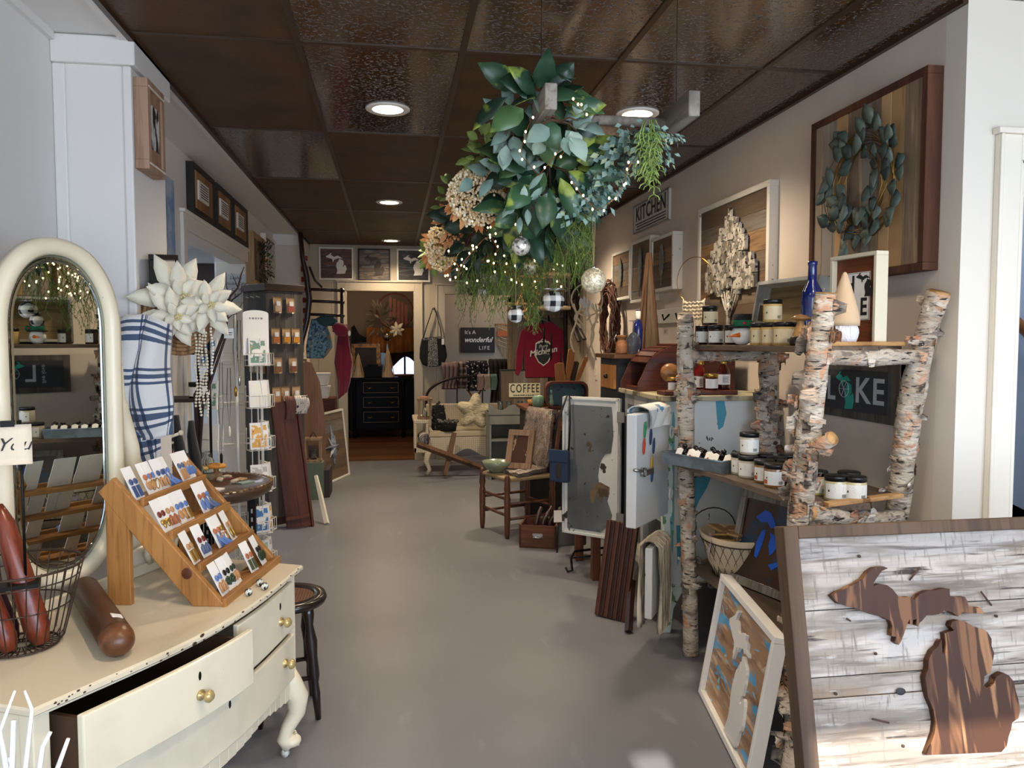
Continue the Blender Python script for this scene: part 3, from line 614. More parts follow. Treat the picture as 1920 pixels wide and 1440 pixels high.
# ================= LEFT WALL, PIER AND THE TABLE BEHIND THE DRESSER =================
barn = wood('barnwood_mixed', '6e5a47', '5a493b', .75, 6, 'z', tint=.25, tcols=['85745f', '6b5846', '93724f', '7a746c', '5d4f44', '7d5d3f', '77706a'])
barnx = wood('barnwood_mixed_x', '6e5a47', '5a493b', .75, 6, 'x', tint=.2, tcols=['85745f', '6b5846', '93724f', '7a746c', '5d4f44', '6b553f'])
whf = mat('white_frame_worn', 'ddd8cc', .55, layers=[('8b7f6e', 30, (1, 1, 1), .68, .72)])
def framed(name, label, cat, M, w, h, d=.03, b=.03, fm=None, pm=None, group=None, back=.008, planks=None, inset=.008, pv=None):
    t = T(name, label, cat, M=M, group=group)
    m = MB()
    m.box((-w/2, -d, 0), (w/2, 0, b)).box((-w/2, -d, h-b), (w/2, 0, h)).box((-w/2, -d, b), (-w/2+b, 0, h-b)).box((w/2-b, -d, b), (w/2, 0, h-b))
    m.build('frame', fm or whf, t, bevel=.002)
    m = MB(); x0, x1, z0, z1 = -w/2+b, w/2-b, b, h-b; r = random.Random(int(w*1000)+int(h*100))
    if planks:
        ax, n = planks; c = [0]
        for k in range(n): c.append(c[-1]+r.uniform(.6, 1.5))
        for k in range(n):
            a, e = c[k]/c[-1], c[k+1]/c[-1]; y = -d+inset+r.uniform(0, .004)
            if ax == 'z': m.box((x0+(x1-x0)*a+.0008, y, z0), (x0+(x1-x0)*e-.0008, -.001, z1), tint=r.random())
            else: m.box((x0, y, z0+(z1-z0)*a+.0008), (x1, -.001, z0+(z1-z0)*e-.0008), tint=r.random())
    else: m.box((x0, -d+inset, z0), (x1, -.001, z1))
    m.build('panel', pm or barn, t)
    return t
def scribble(t, mt, x0, x1, z0, z1, y, rows, seed=1, name='small_print', w=.0012):
    r = random.Random(seed); m = MB()
    for k in range(rows):
        z = z1-(z1-z0)*(k+.5)/rows; x = x0+(x1-x0)*r.uniform(0, .12); hgt = (z1-z0)/rows*.42
        while x < x1-.002:
            l = min(r.uniform(.3, 1.2)*hgt*2, x1-x); m.box((x, y-w, z-hgt/2), (x+l, y, z+hgt/2)); x += l+hgt*.6
    return m.build(name, mt, t)
ink = MATS['ink']; LW = lambda y, z, x=XL: TR(x, y, z) @ rotm(z=pi/2); RW = lambda y, z, x=XR: TR(x, y, z) @ rotm(z=-pi/2)
# framed photo on the pier
fp = framed('framed_photo', 'chunky stained pine box frame with a black and white photo high on the white pier', 'picture', LW(3.29, 2.105, XS-.004), .22, .345, .052, .035, wood('stained_pine', 'a88871', '86674f', .6, 7), wood('stained_pine_panel', 'a07c62', '7d5d47', .6, 7), inset=.008)
MB().box((-.055, -.046, .09), (.05, -.044, .26)).build('photo', mat('bw_photo', 'c9c8c4', .4, layers=[('26221f', 26, (1, 1, .35), .5, .56)]), fp)
MB().box((-.10, -.0535, .313), (.105, -.052, .32)).box((-.10, -.0535, .02), (.105, -.052, .027)).box((-.083, -.047, .06), (-.074, -.044, .30)).build('cream_trim', whf, fp)
# tall canvas with a blue sky and red-brown rooftops
ca_ = T('canvas_painting', 'tall unframed canvas of cloudy blue sky above red-brown rooftops between the pier and opening', 'picture', M=LW(4.31, 1.55))
MB().box((-.36, -.022, 0), (.36, -.001, .80)).build('canvas', mat('sky_canvas', '7f9bc0', .8, layers=[('b7c2cf', 5, (1, 1, 1.4), .45, .65), ('4f76aa', 4, (1, 1, 1), .6, .75)]), ca_)
m = MB(); r_ = random.Random(4)
for k in range(7):
    x = -.32+k*.1; m.prism([(x-.04, 0), (x+.04, 0), (x+.04, .18+.04*(k % 3)), (x, .30+.05*(k % 3)), (x-.04, .18+.04*(k % 3))], -.025, -.021, 'y')
m.build('painted_rooftops', mat('rooftop_red', '6c3028', .8), ca_)
# black framed picture leaning out from the pier side
bf = framed('mounted_picture', 'square black picture frame with pale centre hanging tilted beside the straw hat', 'picture', TR(-.945, 3.42, 1.46) @ rotm(z=pi/2) @ rotm(y=-.10), .32, .34, .03, .022, blk, wallw)
# plaid scarf on a peg
plaid = mat('plaid_cloth', 'd6d5d3', .95, bump=(.5, 240, (1, 1, 1), .003), sheen=.3)
def plaid_mat():
    m = plaid; nt = m.node_tree; N = nt.nodes; L = nt.links; p = N['Principled BSDF']; tc = N.new('ShaderNodeTexCoord')
    at = N.new('ShaderNodeAttribute'); at.attribute_name = 'uvp'; sp = N.new('ShaderNodeSeparateXYZ'); L.new(at.outputs['Vector'], sp.inputs[0])
    fs = []
    for a in (0, 1):
        mm = N.new('ShaderNodeMath'); mm.operation = 'MULTIPLY'; L.new(sp.outputs[a], mm.inputs[0]); mm.inputs[1].default_value = 1
        fr_ = N.new('ShaderNodeMath'); fr_.operation = 'FRACT'; L.new(mm.outputs[0], fr_.inputs[0])
        r = N.new('ShaderNodeValToRGB'); r.color_ramp.interpolation = 'CONSTANT'; e = r.color_ramp.elements
        for pos, v in ((.0, 0), (.12, 1), (.19, 0), (.27, 1), (.38, 0), (.46, 1), (.53, 0)):
            q = e.new(pos); q.color = (v, v, v, 1)
        L.new(fr_.outputs[0], r.inputs[0]); fs.append(r.outputs[0])
    ad = N.new('ShaderNodeMath'); ad.operation = 'ADD'; L.new(fs[0], ad.inputs[0]); L.new(fs[1], ad.inputs[1])
    r = N.new('ShaderNodeValToRGB'); r.color_ramp.interpolation = 'CONSTANT'; e = r.color_ramp.elements
    e[0].color = hexc('d6d5d3'); e[1].position = .3; e[1].color = hexc('47566f'); q = e.new(.75); q.color = hexc('273349')
    ml = N.new('ShaderNodeMath'); ml.operation = 'MULTIPLY'; L.new(ad.outputs[0], ml.inputs[0]); ml.inputs[1].default_value = .5
    L.new(ml.outputs[0], r.inputs[0]); L.new(r.outputs[0], p.inputs['Base Color'])
plaid_mat()
def draped(name, m_, t, fn, nu, nv, ur, vr, th=.02):
    mb = MB().grid(fn, nu, nv); o = mb.build(name, m_, t)
    me = o.data; a = me.attributes.new('uvp', 'FLOAT_VECTOR', 'POINT')
    d = []
    for i in range(nu+1):
        for j in range(nv+1): d += [i/nu*ur, j/nv*vr, 0]
    a.data.foreach_set('vector', d); md = o.modifiers.new('s', 'SOLIDIFY'); md.thickness = th; return o
pc = V((-.93, 3.04, 1.0))
ps = T('plaid_scarf', 'thick white and navy plaid scarf folded over a peg behind the mirror', 'scarf', tuple(pc))
def pf(x0, x1, zt, zb, yo, bulge):
    def f(u, v):
        x = x0+(x1-x0)*u; z = zt+(zb-zt)*v
        return (x+.012*sin(v*5+u*3), yo-bulge*max(0, sin(pi*u))**.7*max(0, sin(pi*min(1, v*1.05+.03)))**.5+.014*sin(u*13+v*3), z+.03*sin(pi*u)*(1 if v < .2 else 0)-.02*(1-abs(2*u-1))*(v > .8))
    return f
draped('front_fold', plaid, ps, pf(-.10, .105, .50, .09, .0, .07), 20, 24, 2.3, 2.9)
draped('lower_fold', plaid, ps, pf(-.10, .05, .42, -.04, .03, .05), 12, 16, 1.7, 3.0)
MB().cyl((.0, .11, .47), (.0, -.02, .49), .012).build('peg', wood('peg_wood', '7c5230', '54351b'), ps)
# straw hat with poinsettias
hat = T('straw_hat_wreath', 'coiled straw basket lid hung on the pier carrying two big cream poinsettias and bead strings', 'wreath', M=TR(-.85, 3.27, 1.565) @ rotm(z=math.radians(40)))
straw = mat('coiled_straw', '9b7650', .8, layers=[('6d4e31', 60, (1, 1, .3), .45, .6)], bump=(.6, 90, (1, 1, .2), .004))
m = MB()
for k in range(9): m.tube([(q[0], -.03-.012*cos(k*.3), q[1]-.03) for q in circ(.02+k*.0155, 0, 40)], .0085, 8, closed=True)
m.build('coiled_disc', straw, hat)
petal = mat('cream_velvet_petal', 'e6dfc8', .75, tint=.08, bump=(.3, 60, (1, 1, 1), .004), sheen=.4)
def flower(t, c, s, seed, n1=7, n2=6, name='poinsettia', pm=petal):
    r = random.Random(seed); m = MB(); c = V(c)
    for ring, (n, L_, w_, lift) in enumerate(((n1, 1.0, .42, .12), (n2, .72, .36, .35), (5, .45, .26, .6))):
        for k in range(n):
            a = 2*pi*k/n+ring*.5+r.uniform(-.15, .15); d = V((cos(a), -lift, sin(a))); 
            m.leaf(c+V((0, -.012*ring, 0)), d, s*L_*r.uniform(.85, 1.1), s*w_, up=V((0, -1, 0)), curl=.18, seg=4, fold=-.35)
    o = m.build(name, pm, t, solid=.0015)
    b = MB()
    for k in range(9): a = k*2.4; q = .004*math.sqrt(k)*s*14; b.ell(c+V((q*cos(a)*.6, -.035-.03*s, q*sin(a)*.6)), .005, 8, 5)
    b.build('stamens', mat('berry_gold', 'd9c88f', .5), o)
flower(hat, (-.02, -.06, .05), .19, 1, 6, 5); flower(hat, (-.06, -.09, -.03), .15, 2, 6, 5); flower(hat, (.08, -.08, .02), .16, 3, 6, 5)
bead = mat('pearl_bead', 'd9cfb8', .25)
for k, (x, z0, l) in enumerate(((.045, -.10, .30), (.06, -.10, .34), (.075, -.09, .31), (.09, -.09, .36), (.115, -.06, .22))):
    m = MB(); n = int(l/.013)
    for i in range(n): m.ell((x+.004*sin(i*.5+k), -.05, z0-i*.013), .0055, 8, 5)
    m.build('bead_string', bead if k < 4 else wh, hat)
# three black framed signs over the opening
bfm = mat('black_stain', '1d1a19', .6, layers=[('2e2927', 8, (1, 1, 1), .5, .7)])
warm = wood('warm_slats', '8a5a32', '7a5230', .6, 7, 'z', tint=.25, tcols=['a67c50', '8a6040', 'b8966a', '7d5f45', '9c7446'])
for i, (y0, y1) in enumerate(((5.02, 5.60), (5.66, 6.20), (6.25, 6.83))):
    t = framed('slat_sign', 'black framed warm wood slat sign with white plaque above the opening, %s of three' % ['nearest', 'middle', 'farthest'][i], 'sign', LW((y0+y1)/2, 2.235), y1-y0, .31, .045, .035, bfm, warm, group='black framed slat signs', planks=('z', 6))
    p = MB().box((-.16, -.047, .10), (.10, -.036, .22)).build('plaque', wh, t); scribble(p, ink, -.14, .08, .115, .21, -.0472, 6, i, w=.0008)
# boards on the left wall past the opening
t = framed('wreath_board', 'pale pine box-framed board with a hanging greenery wreath past the opening on left wall', 'wall art', LW(7.24, 1.93, XL), .62, .46, .07, .045, wood('pale_pine', 'b79a72', '8c6c46', .6, 7), barn, planks=('z', 6))
def greens(t, c, rx, rz, n, L_, w_, name, m_, seed=1, thick=.04, ring=.35, d0=None):
    r = random.Random(seed); m = MB()
    for k in range(n):
        a = r.uniform(0, 2*pi); q = ring+(1-ring)*r.random()**.5
        p = V(c)+V((cos(a)*rx*q, r.uniform(-thick, thick), sin(a)*rz*q)); d = V((cos(a)+r.uniform(-.6, .6), r.uniform(-1, .1), sin(a)+r.uniform(-.6, .6)))
        m.leaf(p, d, L_*r.uniform(.6, 1.3), w_*r.uniform(.7, 1.2), up=V((r.random(), -1, r.random())))
    m.build(name, m_, t)
gl = mat('small_greens', '36422b', .7, tcols=['2c3a26', '465236', '3a4a30', '6d4a2a', '8a4f24', '2a3322', '515c40'])
greens(t, (.02, -.10, .20), .17, .2, 240, .05, .018, 'wreath', gl, 5)
t = framed('birch_letter_board', 'white edged barnwood board with birch bark cutout trees near the far pier', 'wall art', LW(8.04, 2.06, XL), .62, .42, .05, .03, whf, barn, planks=('z', 6))
m = MB()
for k in range(5): 
    for j in range(4): m.box((-.24+k*.10, -.056, .05+j*.08), (-.175+k*.10, -.045, .12+j*.08))
m.build('birch_cutouts', mat('birch_cut', 'cfc8b8', .7, layers=[('3b352c', 40, (1, 1, 3), .6, .64)]), t)
# rope-edged round table with its tray of trinkets
trim_gold = mat('carved_gilt_wood', '5a3d22', .45, layers=[('8a6534', 40, (1, 1, 1), .5, .6)], coat=.2)
TC = V((-.905, 3.93, .725))
rt = T('round_tray_table', 'round carved dark wood tray table with rope edge and black metal legs behind the dresser', 'table', (TC.x, TC.y, 0))
MB().lathe([(.001, .68), (.27, .68), (.30, .70), (.312, .725), (.30, .748), (.285, .742), (.27, .722), (.001, .718)], n=48).build('tray_top', mat('dark_tray_wood', '4a3423', .4, coat=.3), rt)
m = MB()
for k in range(56):
    a = 2*pi*k/56; m.ell((.300*cos(a), .300*sin(a), .744), (.013, .0075, .006), 8, 5, rotm(z=a+.6))
m.build('rope_edge', trim_gold, rt)
for k in range(3):
    a = k*2*pi/3-.3; c, s = cos(a), sin(a)
    MB().box((.235*c-.016, .235*s-.016, .0), (.235*c+.016, .235*s+.016, .68)).build('leg', blkm, rt)
    m = MB()
    for j in range(14): m.box((.235*c-.004, .235*s-.018, .06+j*.042), (.235*c+.004, .235*s-.0155, .08+j*.042))
    m.build('slots', mat('light_slot', 'a9a59c', .5), rt)
MB().tube(circ(.215, .12, 32), .012, 8, closed=True).build('ring_brace', blkm, rt)
shellc = mat('bone_shell', 'b9a990', .5, layers=[('6b5a44', 30, (1, 1, 1), .5, .62)])
def on_table(px, py): q = PZ(px, py, .7225); return V((q.x, q.y, .722))
def trinket(mb, name, m_, lab, cat, px, py, grp=None, rz=0, z=0):
    q = on_table(px, py); d = V((q.x-TC.x, q.y-TC.y, 0))
    if d.length > .25: d = d*(.25/d.length)
    return solo(mb, name, m_, lab, cat, loc=(TC.x+d.x, TC.y+d.y, .7185+z), rz=rz, group=grp)
def mushroom(c1, c2, s, lab, px, py):
    q = on_table(px, py); d = V((q.x-TC.x, q.y-TC.y, 0)); d = d*min(1, .24/max(d.length, 1e-3))
    t = T('wooden_mushroom', lab, 'ornament', (TC.x+d.x, TC.y+d.y, .7185))
    MB().lathe([(.022*s, 0), (.018*s, .01*s), (.012*s, .04*s), (.014*s, .06*s)], n=16).build('stem', mat('mush_stem', '8c5f3c', .6), t)
    MB().lathe([(.012*s, .058*s), (.045*s, .062*s), (.052*s, .07*s), (.045*s, .082*s), (.02*s, .086*s), (.001, .084*s)], n=20, sy=.8).build('cap', c1, t)
mushroom(mat('mush_orange', 'c98a35', .6, layers=[('8f5a20', 40, (1, 1, 1), .5, .6)]), 0, 1.0, 'wooden mushroom with broad orange cap on the round tray table', 425, 880)
mushroom(mat('mush_yellow', 'b99a55', .6, layers=[('7f6632', 40, (1, 1, 1), .5, .6)]), 0, .9, 'wooden mushroom with yellowish cap behind the top of the pine rack', 375, 895)
for i, (px, py, lb) in enumerate([(452, 884, 'rightmost'), (440, 905, 'middle'), (412, 902, 'leftmost')]):
    trinket(MB().ell((0, 0, .012), (.028, .018, .012), 14, 8, nzs=.35, nsc=4), 'shell', shellc, 'small brown and cream shell on the round tray table, %s of the three' % lb, 'shell', px, py, 'shells on the tray', rz=i)
for i in range(5):
    trinket(MB().cb((0, 0, .004), (.10-.008*i, .05, .008)), 'trinket_card', [mat('red_box', '7c2a24', .5), paper, mat('tan_box', 'a98c62', .6), mat('teal_card', '7c948c', .5), paper][i], ['small dark red box', 'white card with curled corner', 'flat tan wooden tag', 'pale teal postcard', 'white price card'][i]+' lying on the round tray table', 'card', [425, 400, 452, 460, 395][i], [893, 917, 898, 905, 930][i], rz=[.3, -.4, 1.2, .8, .1][i])
trinket(MB().lathe([(.03, 0), (.032, .002), (.032, .10), (.012, .13), (.012, .135)], n=20).lathe([(.013, .135), (.013, .15), (.001, .15)], n=12), 'glass_bottle', mat('clear_glass_thin', 'dfe6e4', .03, trans=.95, ior=1.2), 'clear glass cloche bottle standing at the left of the round tray table', 'bottle', 392, 880)
for k in range(5):
    trinket(MB().box((-.05, -.03, 0), (.05, .03, .007)), 'coaster', mat('coaster_wood', '8b7350', .6), 'square wooden coaster in the stack behind the orange mushroom, %s from bottom' % ['first', 'second', 'third', 'fourth', 'fifth'][k], 'coaster', 410, 868, 'stack of coasters', rz=k*.13, z=k*.0072)
# twig tree with necklaces, standing on the tray table
twg = mat('dark_twig', '2f1d17', .7)
tt = T('twig_jewellery_tree', 'dark bare twig tree hung with black cord necklaces on the round tray table', 'jewellery tree', (-1.04, 3.92, .7185))
m = MB(); m.M = INV[tt.name]
def b_(pts, r0, y=3.92): m.tube([PY(x, yy, y) for x, yy in pts], [r0*(1-.75*k/(len(pts)-1)) for k in range(len(pts))], 7)
b_([(372, 872), (366, 740), (395, 690), (424, 612), (428, 560), (446, 540), (452, 515), (458, 500)], .011)
b_([(372, 872), (380, 760), (425, 625), (422, 580), (412, 550), (404, 530)], .009); b_([(425, 600), (432, 560), (424, 535), (424, 510)], .005)
b_([(428, 575), (436, 562), (452, 550), (462, 530)], .005); b_([(430, 590), (445, 583), (460, 560)], .0035); b_([(420, 590), (408, 575), (400, 560)], .004)
b_([(446, 540), (440, 525), (434, 512)], .003); b_([(424, 600), (436, 590), (448, 588)], .003); b_([(416, 565), (408, 545), (398, 540)], .003)
b_([(395, 690), (385, 700), (375, 720)], .003); b_([(424, 620), (412, 600), (403, 588)], .0035)
m.build('branches', twg, tt)
MB().lathe([(.001, 0), (.05, 0), (.055, .01), (.03, .02), (.012, .03)], n=20).build('foot', twg, tt)
neck = mat('black_cord', '120f0e', .6)
for k, (x, y0, y1) in enumerate([(441, 585, 725), (414, 680, 850), (429, 690, 800), (448, 600, 705)]):
    a = PY(x, y0, 3.90); b = PY(x+1, y1, 3.90); o = T('pendant_necklace', 'black cord necklace on the twig tree, %s from the left' % ['third', 'leftmost, first', 'second', 'rightmost, fourth'][k], 'necklace', tuple(b), group='necklaces on the twig tree')
    MB().tube([a+V((-.006, 0, 0)), (a+b)*.5+V((-.011, 0, 0)), b, (a+b)*.5+V((.009, 0, 0)), a+V((.006, 0, 0))], .0016, 5, closed=True).build('cord', neck, o, True)
    MB().lathe([(.001, -.05), (.006, -.045), (.007, -.01), (.003, 0), (.001, .004)], tuple(b), 10).build('pendant', [MATS['brass'], blkm, bead, mat('silver', 'bdbdbd', .25, 1)][k], o, True)
a = PY(429, 625, 3.86); tgl = T('price_tag', 'white printed price tag hanging on the twig tree in front of the card spinner', 'tag', tuple(a))
MB().box((-.022, 0, -.024), (.022, .0015, .024)).build('tag_card', paper, tgl); scribble(tgl, ink, -.016, .016, -.012, .008, -.0002, 2, 3)
# dark shelf of jars and hanging gloves beside the opening
et = T('black_etagere', 'narrow black shelf unit with dark jars beside the opening on the left wall', 'shelf unit', (-1.10, 4.36, 0))
m = MB()
for z in (.35, .80, 1.12, 1.37): m.box((-.12, -.13, z), (.10, .13, z+.018))
m.build('shelf', mat('dark_shelf_wood', '2b1b14', .5), et)
for x in (-.12, .088):
    for y in (-.13, .118): MB().box((x, y, 0), (x+.012, y+.012, 1.55)).build('post', blkm, et)
def jar(name, lab, cat, M, r=.036, h=.08, body=None, lid=None, lab_m=None, grp=None, text_m=True, lh=.018):
    t = T(name, lab, cat, M=M, group=grp)
    MB().lathe([(.001, 0), (r*.92, 0), (r, .004), (r, h*.80), (r*.93, h*.86), (r*.93, h*.9)], n=28).build('glass_body', body, t)
    MB().lathe([(r*.95, h-lh), (r*1.0, h-lh), (r*1.0, h-.002), (r*.96, h), (r*.001+.0005, h-.001)], n=28).build('lid', lid, t)
    m = MB(); n = 16; A = 2.3
    vs = []; rr2 = r+.0006
    for k in range(n+1):
        a = -pi/2-A/2+A*k/n; vs += [(rr2*cos(a), rr2*sin(a), h*.12), (rr2*cos(a), rr2*sin(a), h*.70)]
    m.add(vs, [(2*k, 2*k+2, 2*k+3, 2*k+1) for k in range(n)], smooth=True); lb = m.build('label_paper', lab_m or paper, t)
    if text_m:
        m = MB(); rr2 = r+.0010
        def pt_(a0, a1, z0, z1):
            m.add([(rr2*cos(a0), rr2*sin(a0), z0), (rr2*cos(a1), rr2*sin(a1), z0), (rr2*cos(a1), rr2*sin(a1), z1), (rr2*cos(a0), rr2*sin(a0), z1)], [(0, 1, 2, 3)])
        for k in range(9): a = -pi/2+.35+k*.05; pt_(a, a+.025, h*.16, h*.30)
        for j in range(4): pt_(-pi/2-.25-.1*(j % 2), -pi/2+.45, h*(.40+.06*j), h*(.415+.06*j))
        pt_(-pi/2-.85, -pi/2-.72, h*.38, h*.46)
        m.build('label_print', ink, lb)
    return t
darkglass = mat('dark_jar', '17130f', .1, coat=.5)
for i, (z, y) in enumerate(((1.138, -.05), (1.388, -.03), (1.138, .05))):
    jar('dark_jar', 'dark pale-labelled jar on the black shelf unit, '+['front of the lower pair', 'alone on the top shelf', 'back of the lower pair'][i], 'jar', TR(-1.04+.01*i, 4.36+y, z), .035, .085, darkglass, blk, grp='dark jars on the black shelf', text_m=False)
glv = mat('black_velvet', '0d0c0d', .9, sheen=.2)
for i, (x, y, z) in enumerate(((-.985, 3.72, .93), (-.93, 3.76, .90))):
    m = MB().tube([(x, y, z+.17), (x, y, z+.10), (x+.01, y, z+.02), (x+.03, y-.02, z-.06), (x+.035, y-.02, z-.10)], [.02, .032, .04, .038, .012], 12, flat=.6)
    solo(m, 'velvet_slipper', glv, 'black velvet slipper hanging beside the pier behind the mirror, %s of two' % ['left', 'right'][i], 'slipper', group='black slippers')
a = PY(288, 782, 3.64); b = PY(322, 862, 3.64); m = MB().tube([a+V((-.03, 0, .05)), a, b, b+V((.04, 0, -.35))], .02, 8)
solo(m, 'wooden_ski', wood('ski_wood', '6f4a33', '452c1c', .5), 'brown wooden ski leaning diagonally against the pier behind the mirror', 'ski')
hk = T('white_hook', 'cream double coat hook sticking out beside the black slippers', 'hook', (-.99, 3.62, 1.02))
MB().tube([(-.08, .0, 0), (.0, -.01, -.01), (.05, -.02, .01)], .007, 8).ell((.055, -.02, .012), .012, 10, 6).tube([(-.02, 0, -.01), (.0, -.01, -.04), (.02, -.02, -.03)], .006, 8).build('hook_arm', cream, hk)
# ---- card spinner ----
sp = T('card_spinner', 'tall white wire spinner rack full of greeting cards beyond the round tray table', 'display rack', (-.90, 4.68, 0))
m = MB()
MB().cyl((0, 0, 0), (0, 0, 1.60), .009).build('pole', wire_w, sp)
MB().lathe([(.001, 0), (.21, 0), (.21, .012), (.02, .03), (.001, .03)], n=32).build('base', wire_w, sp)
rows = [1.30, 1.055, .81, .565, .32, .115]; faces = [(-110, .12, -.10), (-62, .12, .085), (-15, .16, .03), (28, .16, 0), (-170, .16, -.03), (110, .14, 0)]
cols = ['3f76a8', 'e9e3d2', 'c9cdd0', 'a7c0a2', 'd9a23c', 'e8e4e2', '9a2f35', 'b7b1aa', '6f8f7c', 'dcd6c8']
rj = random.Random(12); names = {'3f76a8': 'blue', 'e9e3d2': 'ivory', 'c9cdd0': 'silver grey', 'a7c0a2': 'pale green', 'd9a23c': 'golden', 'e8e4e2': 'white', '9a2f35': 'dark red', 'b7b1aa': 'taupe', '6f8f7c': 'sage', 'dcd6c8': 'cream'}
side = {-110: 'left front', -62: 'right front', -15: 'right side', 28: 'right back', -170: 'left side', 110: 'back'}; rown = ['top row', 'second row', 'third row', 'fourth row', 'fifth row', 'bottom row']
for (dg, rd, off) in faces:
    a = math.radians(dg); Mf = rotm(z=a+pi/2) 
    for ri, z in enumerate(rows):
        P = lambda x, y, zz: tuple(Mf @ V((x+off, -rd+y, zz)))
        m = MB(); w = .062
        for zz in (z, z+.07): m.tube([P(-w, -.028, zz), P(w, -.028, zz), P(w, .03, zz), P(-w, .03, zz)], .0022, 5, closed=True)
        for x in (-w, 0, w): m.tube([P(x, .03, z+.13), P(x, .03, z), P(x, -.028, z), P(x, -.028, z+.07)], .0018, 5)
        m.tube([P(0, .03, z+.03), (0, 0, z+.03)], .002, 5); m.build('wire_pocket', wire_w, sp)
        if dg == 110 or dg == -170 and ri > 3: continue
        c = cols[(ri*3+(5 if dg == -110 else abs(dg)//7)) % len(cols)] if (ri, dg) != (0, -110) else cols[0]
        g = T('greeting_card', '%s greeting card in a clear sleeve, %s of the white spinner, %s' % (names[c], rown[ri], side[dg]), 'greeting card', M=TR(-.90, 4.68, 0) @ Mf @ TR(off, -rd-.012, z+.004) @ rotm(x=-.09, z=rj.uniform(-.05, .05)), group='greeting cards on the spinner')
        MB().box((-.052, 0, 0), (.052, .012, .155)).build('card', mat('gc_white', 'e3dfda', .35, coat=.5), g)
        MB().box((-.043, -.0012, .012), (.043, 0, .14)).build('artwork', mat('gc_'+c, c, .5, layers=[('e6e1da', 26, (1, 1, 1), .53, .57), (cols[(ri+3) % 10], 40, (1, 1, 1), .62, .66)], coat=.6), g)
        if rj.random() < .7: MB().box((-.02, -.002, .05), (.022, -.0012, .09)).build('motif', paper, g)
for dg, rd, off in faces[:4]:
    a = math.radians(dg)+pi/2; Mf = rotm(z=a)
    for x in (-.03, .03): MB().cyl(tuple(Mf @ V((x+off, -rd+.03, .06))), tuple(Mf @ V((x+off, -rd+.03, 1.5))), .003, n=6).build('upright', wire_w, sp)
for dg, off in ((-110, -.10), (-62, .085)):
    a = math.radians(dg)+pi/2; Mf = TR(-.90, 4.68, 0) @ rotm(z=a) @ TR(off, -.10, 1.36)
    hd = T('header_card', 'white arched header card at the top of the spinner, %s face' % ('left' if dg == -110 else 'right'), 'sign', M=Mf)
    pts = [(-.075, 0), (.075, 0), (.075, .24)]+[(.075*cos(k*pi/10), .24+.02*sin(k*pi/10)) for k in range(1, 10)]+[(-.075, .24)]
    MB().prism(pts, 0, .003, 'y').build('board', paper, hd); scribble(hd, mat('grey_ink', '8b868a', .6), -.04, .04, .20, .225, -.0002, 1, 4)
# ================= PACKET TOWER, SCARVES, BACK WALL =================
grey_w = wood('grey_weathered', '5d5750', '37332e', .8, 5, 'z', tint=.15)
gt = T('packet_display_tower', 'tall square grey barnwood display tower with dark crown hung with kraft packets', 'display stand', M=TR(-.935, 6.37, 0) @ rotm(z=math.radians(40)))
S = .165; m = MB(); rj = random.Random(3)
for k in range(4):
    Mk = rotm(z=k*pi/2)
    for j in range(4): x = -S+j*S/2; m.box((x+.001, -S, .04), (x+S/2-.001, -S+.016, 1.83), tint=rj.random(), M=Mk)
m.build('body', grey_w, gt)
crown = wood('crown_dark', '352219', '20130d', .5, 6, 'x')
MB().box((-S-.012, -S-.012, 1.83), (S+.012, S+.012, 1.885)).build('crown', crown, gt, bevel=.003)
MB().box((-S-.01, -S-.01, 0), (S+.01, S+.01, .06)).build('plinth', crown, gt)
kraft = mat('kraft_paper', 'a88660', .6, coat=.2); cont = ['c9a98c', 'a8554a', 'b5692c', 'd18a2c', '8a5a36', 'c7b79c', '7a4a34', 'b98a5a']
src = {}
def packet(M, c, lab):
    if c in src: return dup(src[c], M, lab)
    t = T('spice_packet', lab, 'packet', M=M, group='kraft packets on the display tower'); src[c] = t
    MB().sheet(lambda u, v: ((u-.5)*.075, -.004-.012*sin(pi*u)*sin(pi*min(v*1.2, 1)), v*.125), 6, 8, .003).build('pouch', kraft, t)
    MB().box((-.027, -.019, .012), (.027, -.014, .055)).build('contents', mat('cont_'+c, c, .5, coat=.6), t)
    MB().box((-.017, -.021, .055), (.017, -.017, .09)).build('packet_label', paper, t)
    MB().cyl((0, -.004, .118), (0, .012, .124), .002, n=6).build('hook', wire_w, t)
pk = [(1, [(-.07, .0), (.045, 1)], 1.66), (1, [(-.09, 2), (.005, 3), (.09, 3)], 1.42), (1, [(-.075, 4), (.06, 6)], 1.19), (1, [(-.09, 7), (-.01, 5), (.085, 5)], .96),
      (0, [(-.02, 5), (.055, 5), (.12, 2)], 1.19), (0, [(-.02, 7), (.075, 4)], .97)]
hts = {1.66: 'top row', 1.42: 'second row', 1.19: 'third row', .96: 'fourth row', .97: 'fourth row'}
for fc, ps_, z in pk:
    for j, (x, ci) in enumerate(ps_):
        Mk = rotm(z=(0 if fc == 1 else -pi/2)) 
        packet(TR(-.935, 6.37, 0) @ rotm(z=math.radians(40)) @ Mk @ TR(x, -S-.006, z), cont[int(ci)], 'kraft packet, %s of the %s face of the tower, %s' % (hts[z], 'right' if fc else 'left', ['first from left', 'second from left', 'third from left'][j]))
for k, x in enumerate((-.07, 0, .08)):
    solo(MB().cyl((0, .0, 0), (0, -.03, .008), .003, n=6), 'empty_hook', wire_w, 'empty white hook near the top of the tower left face, %s of three' % ['left', 'middle', 'right'][k], 'hook', M=TR(-.935, 6.37, 0) @ rotm(z=math.radians(-50)) @ TR(x, -S, 1.78), group='empty hooks on the tower')
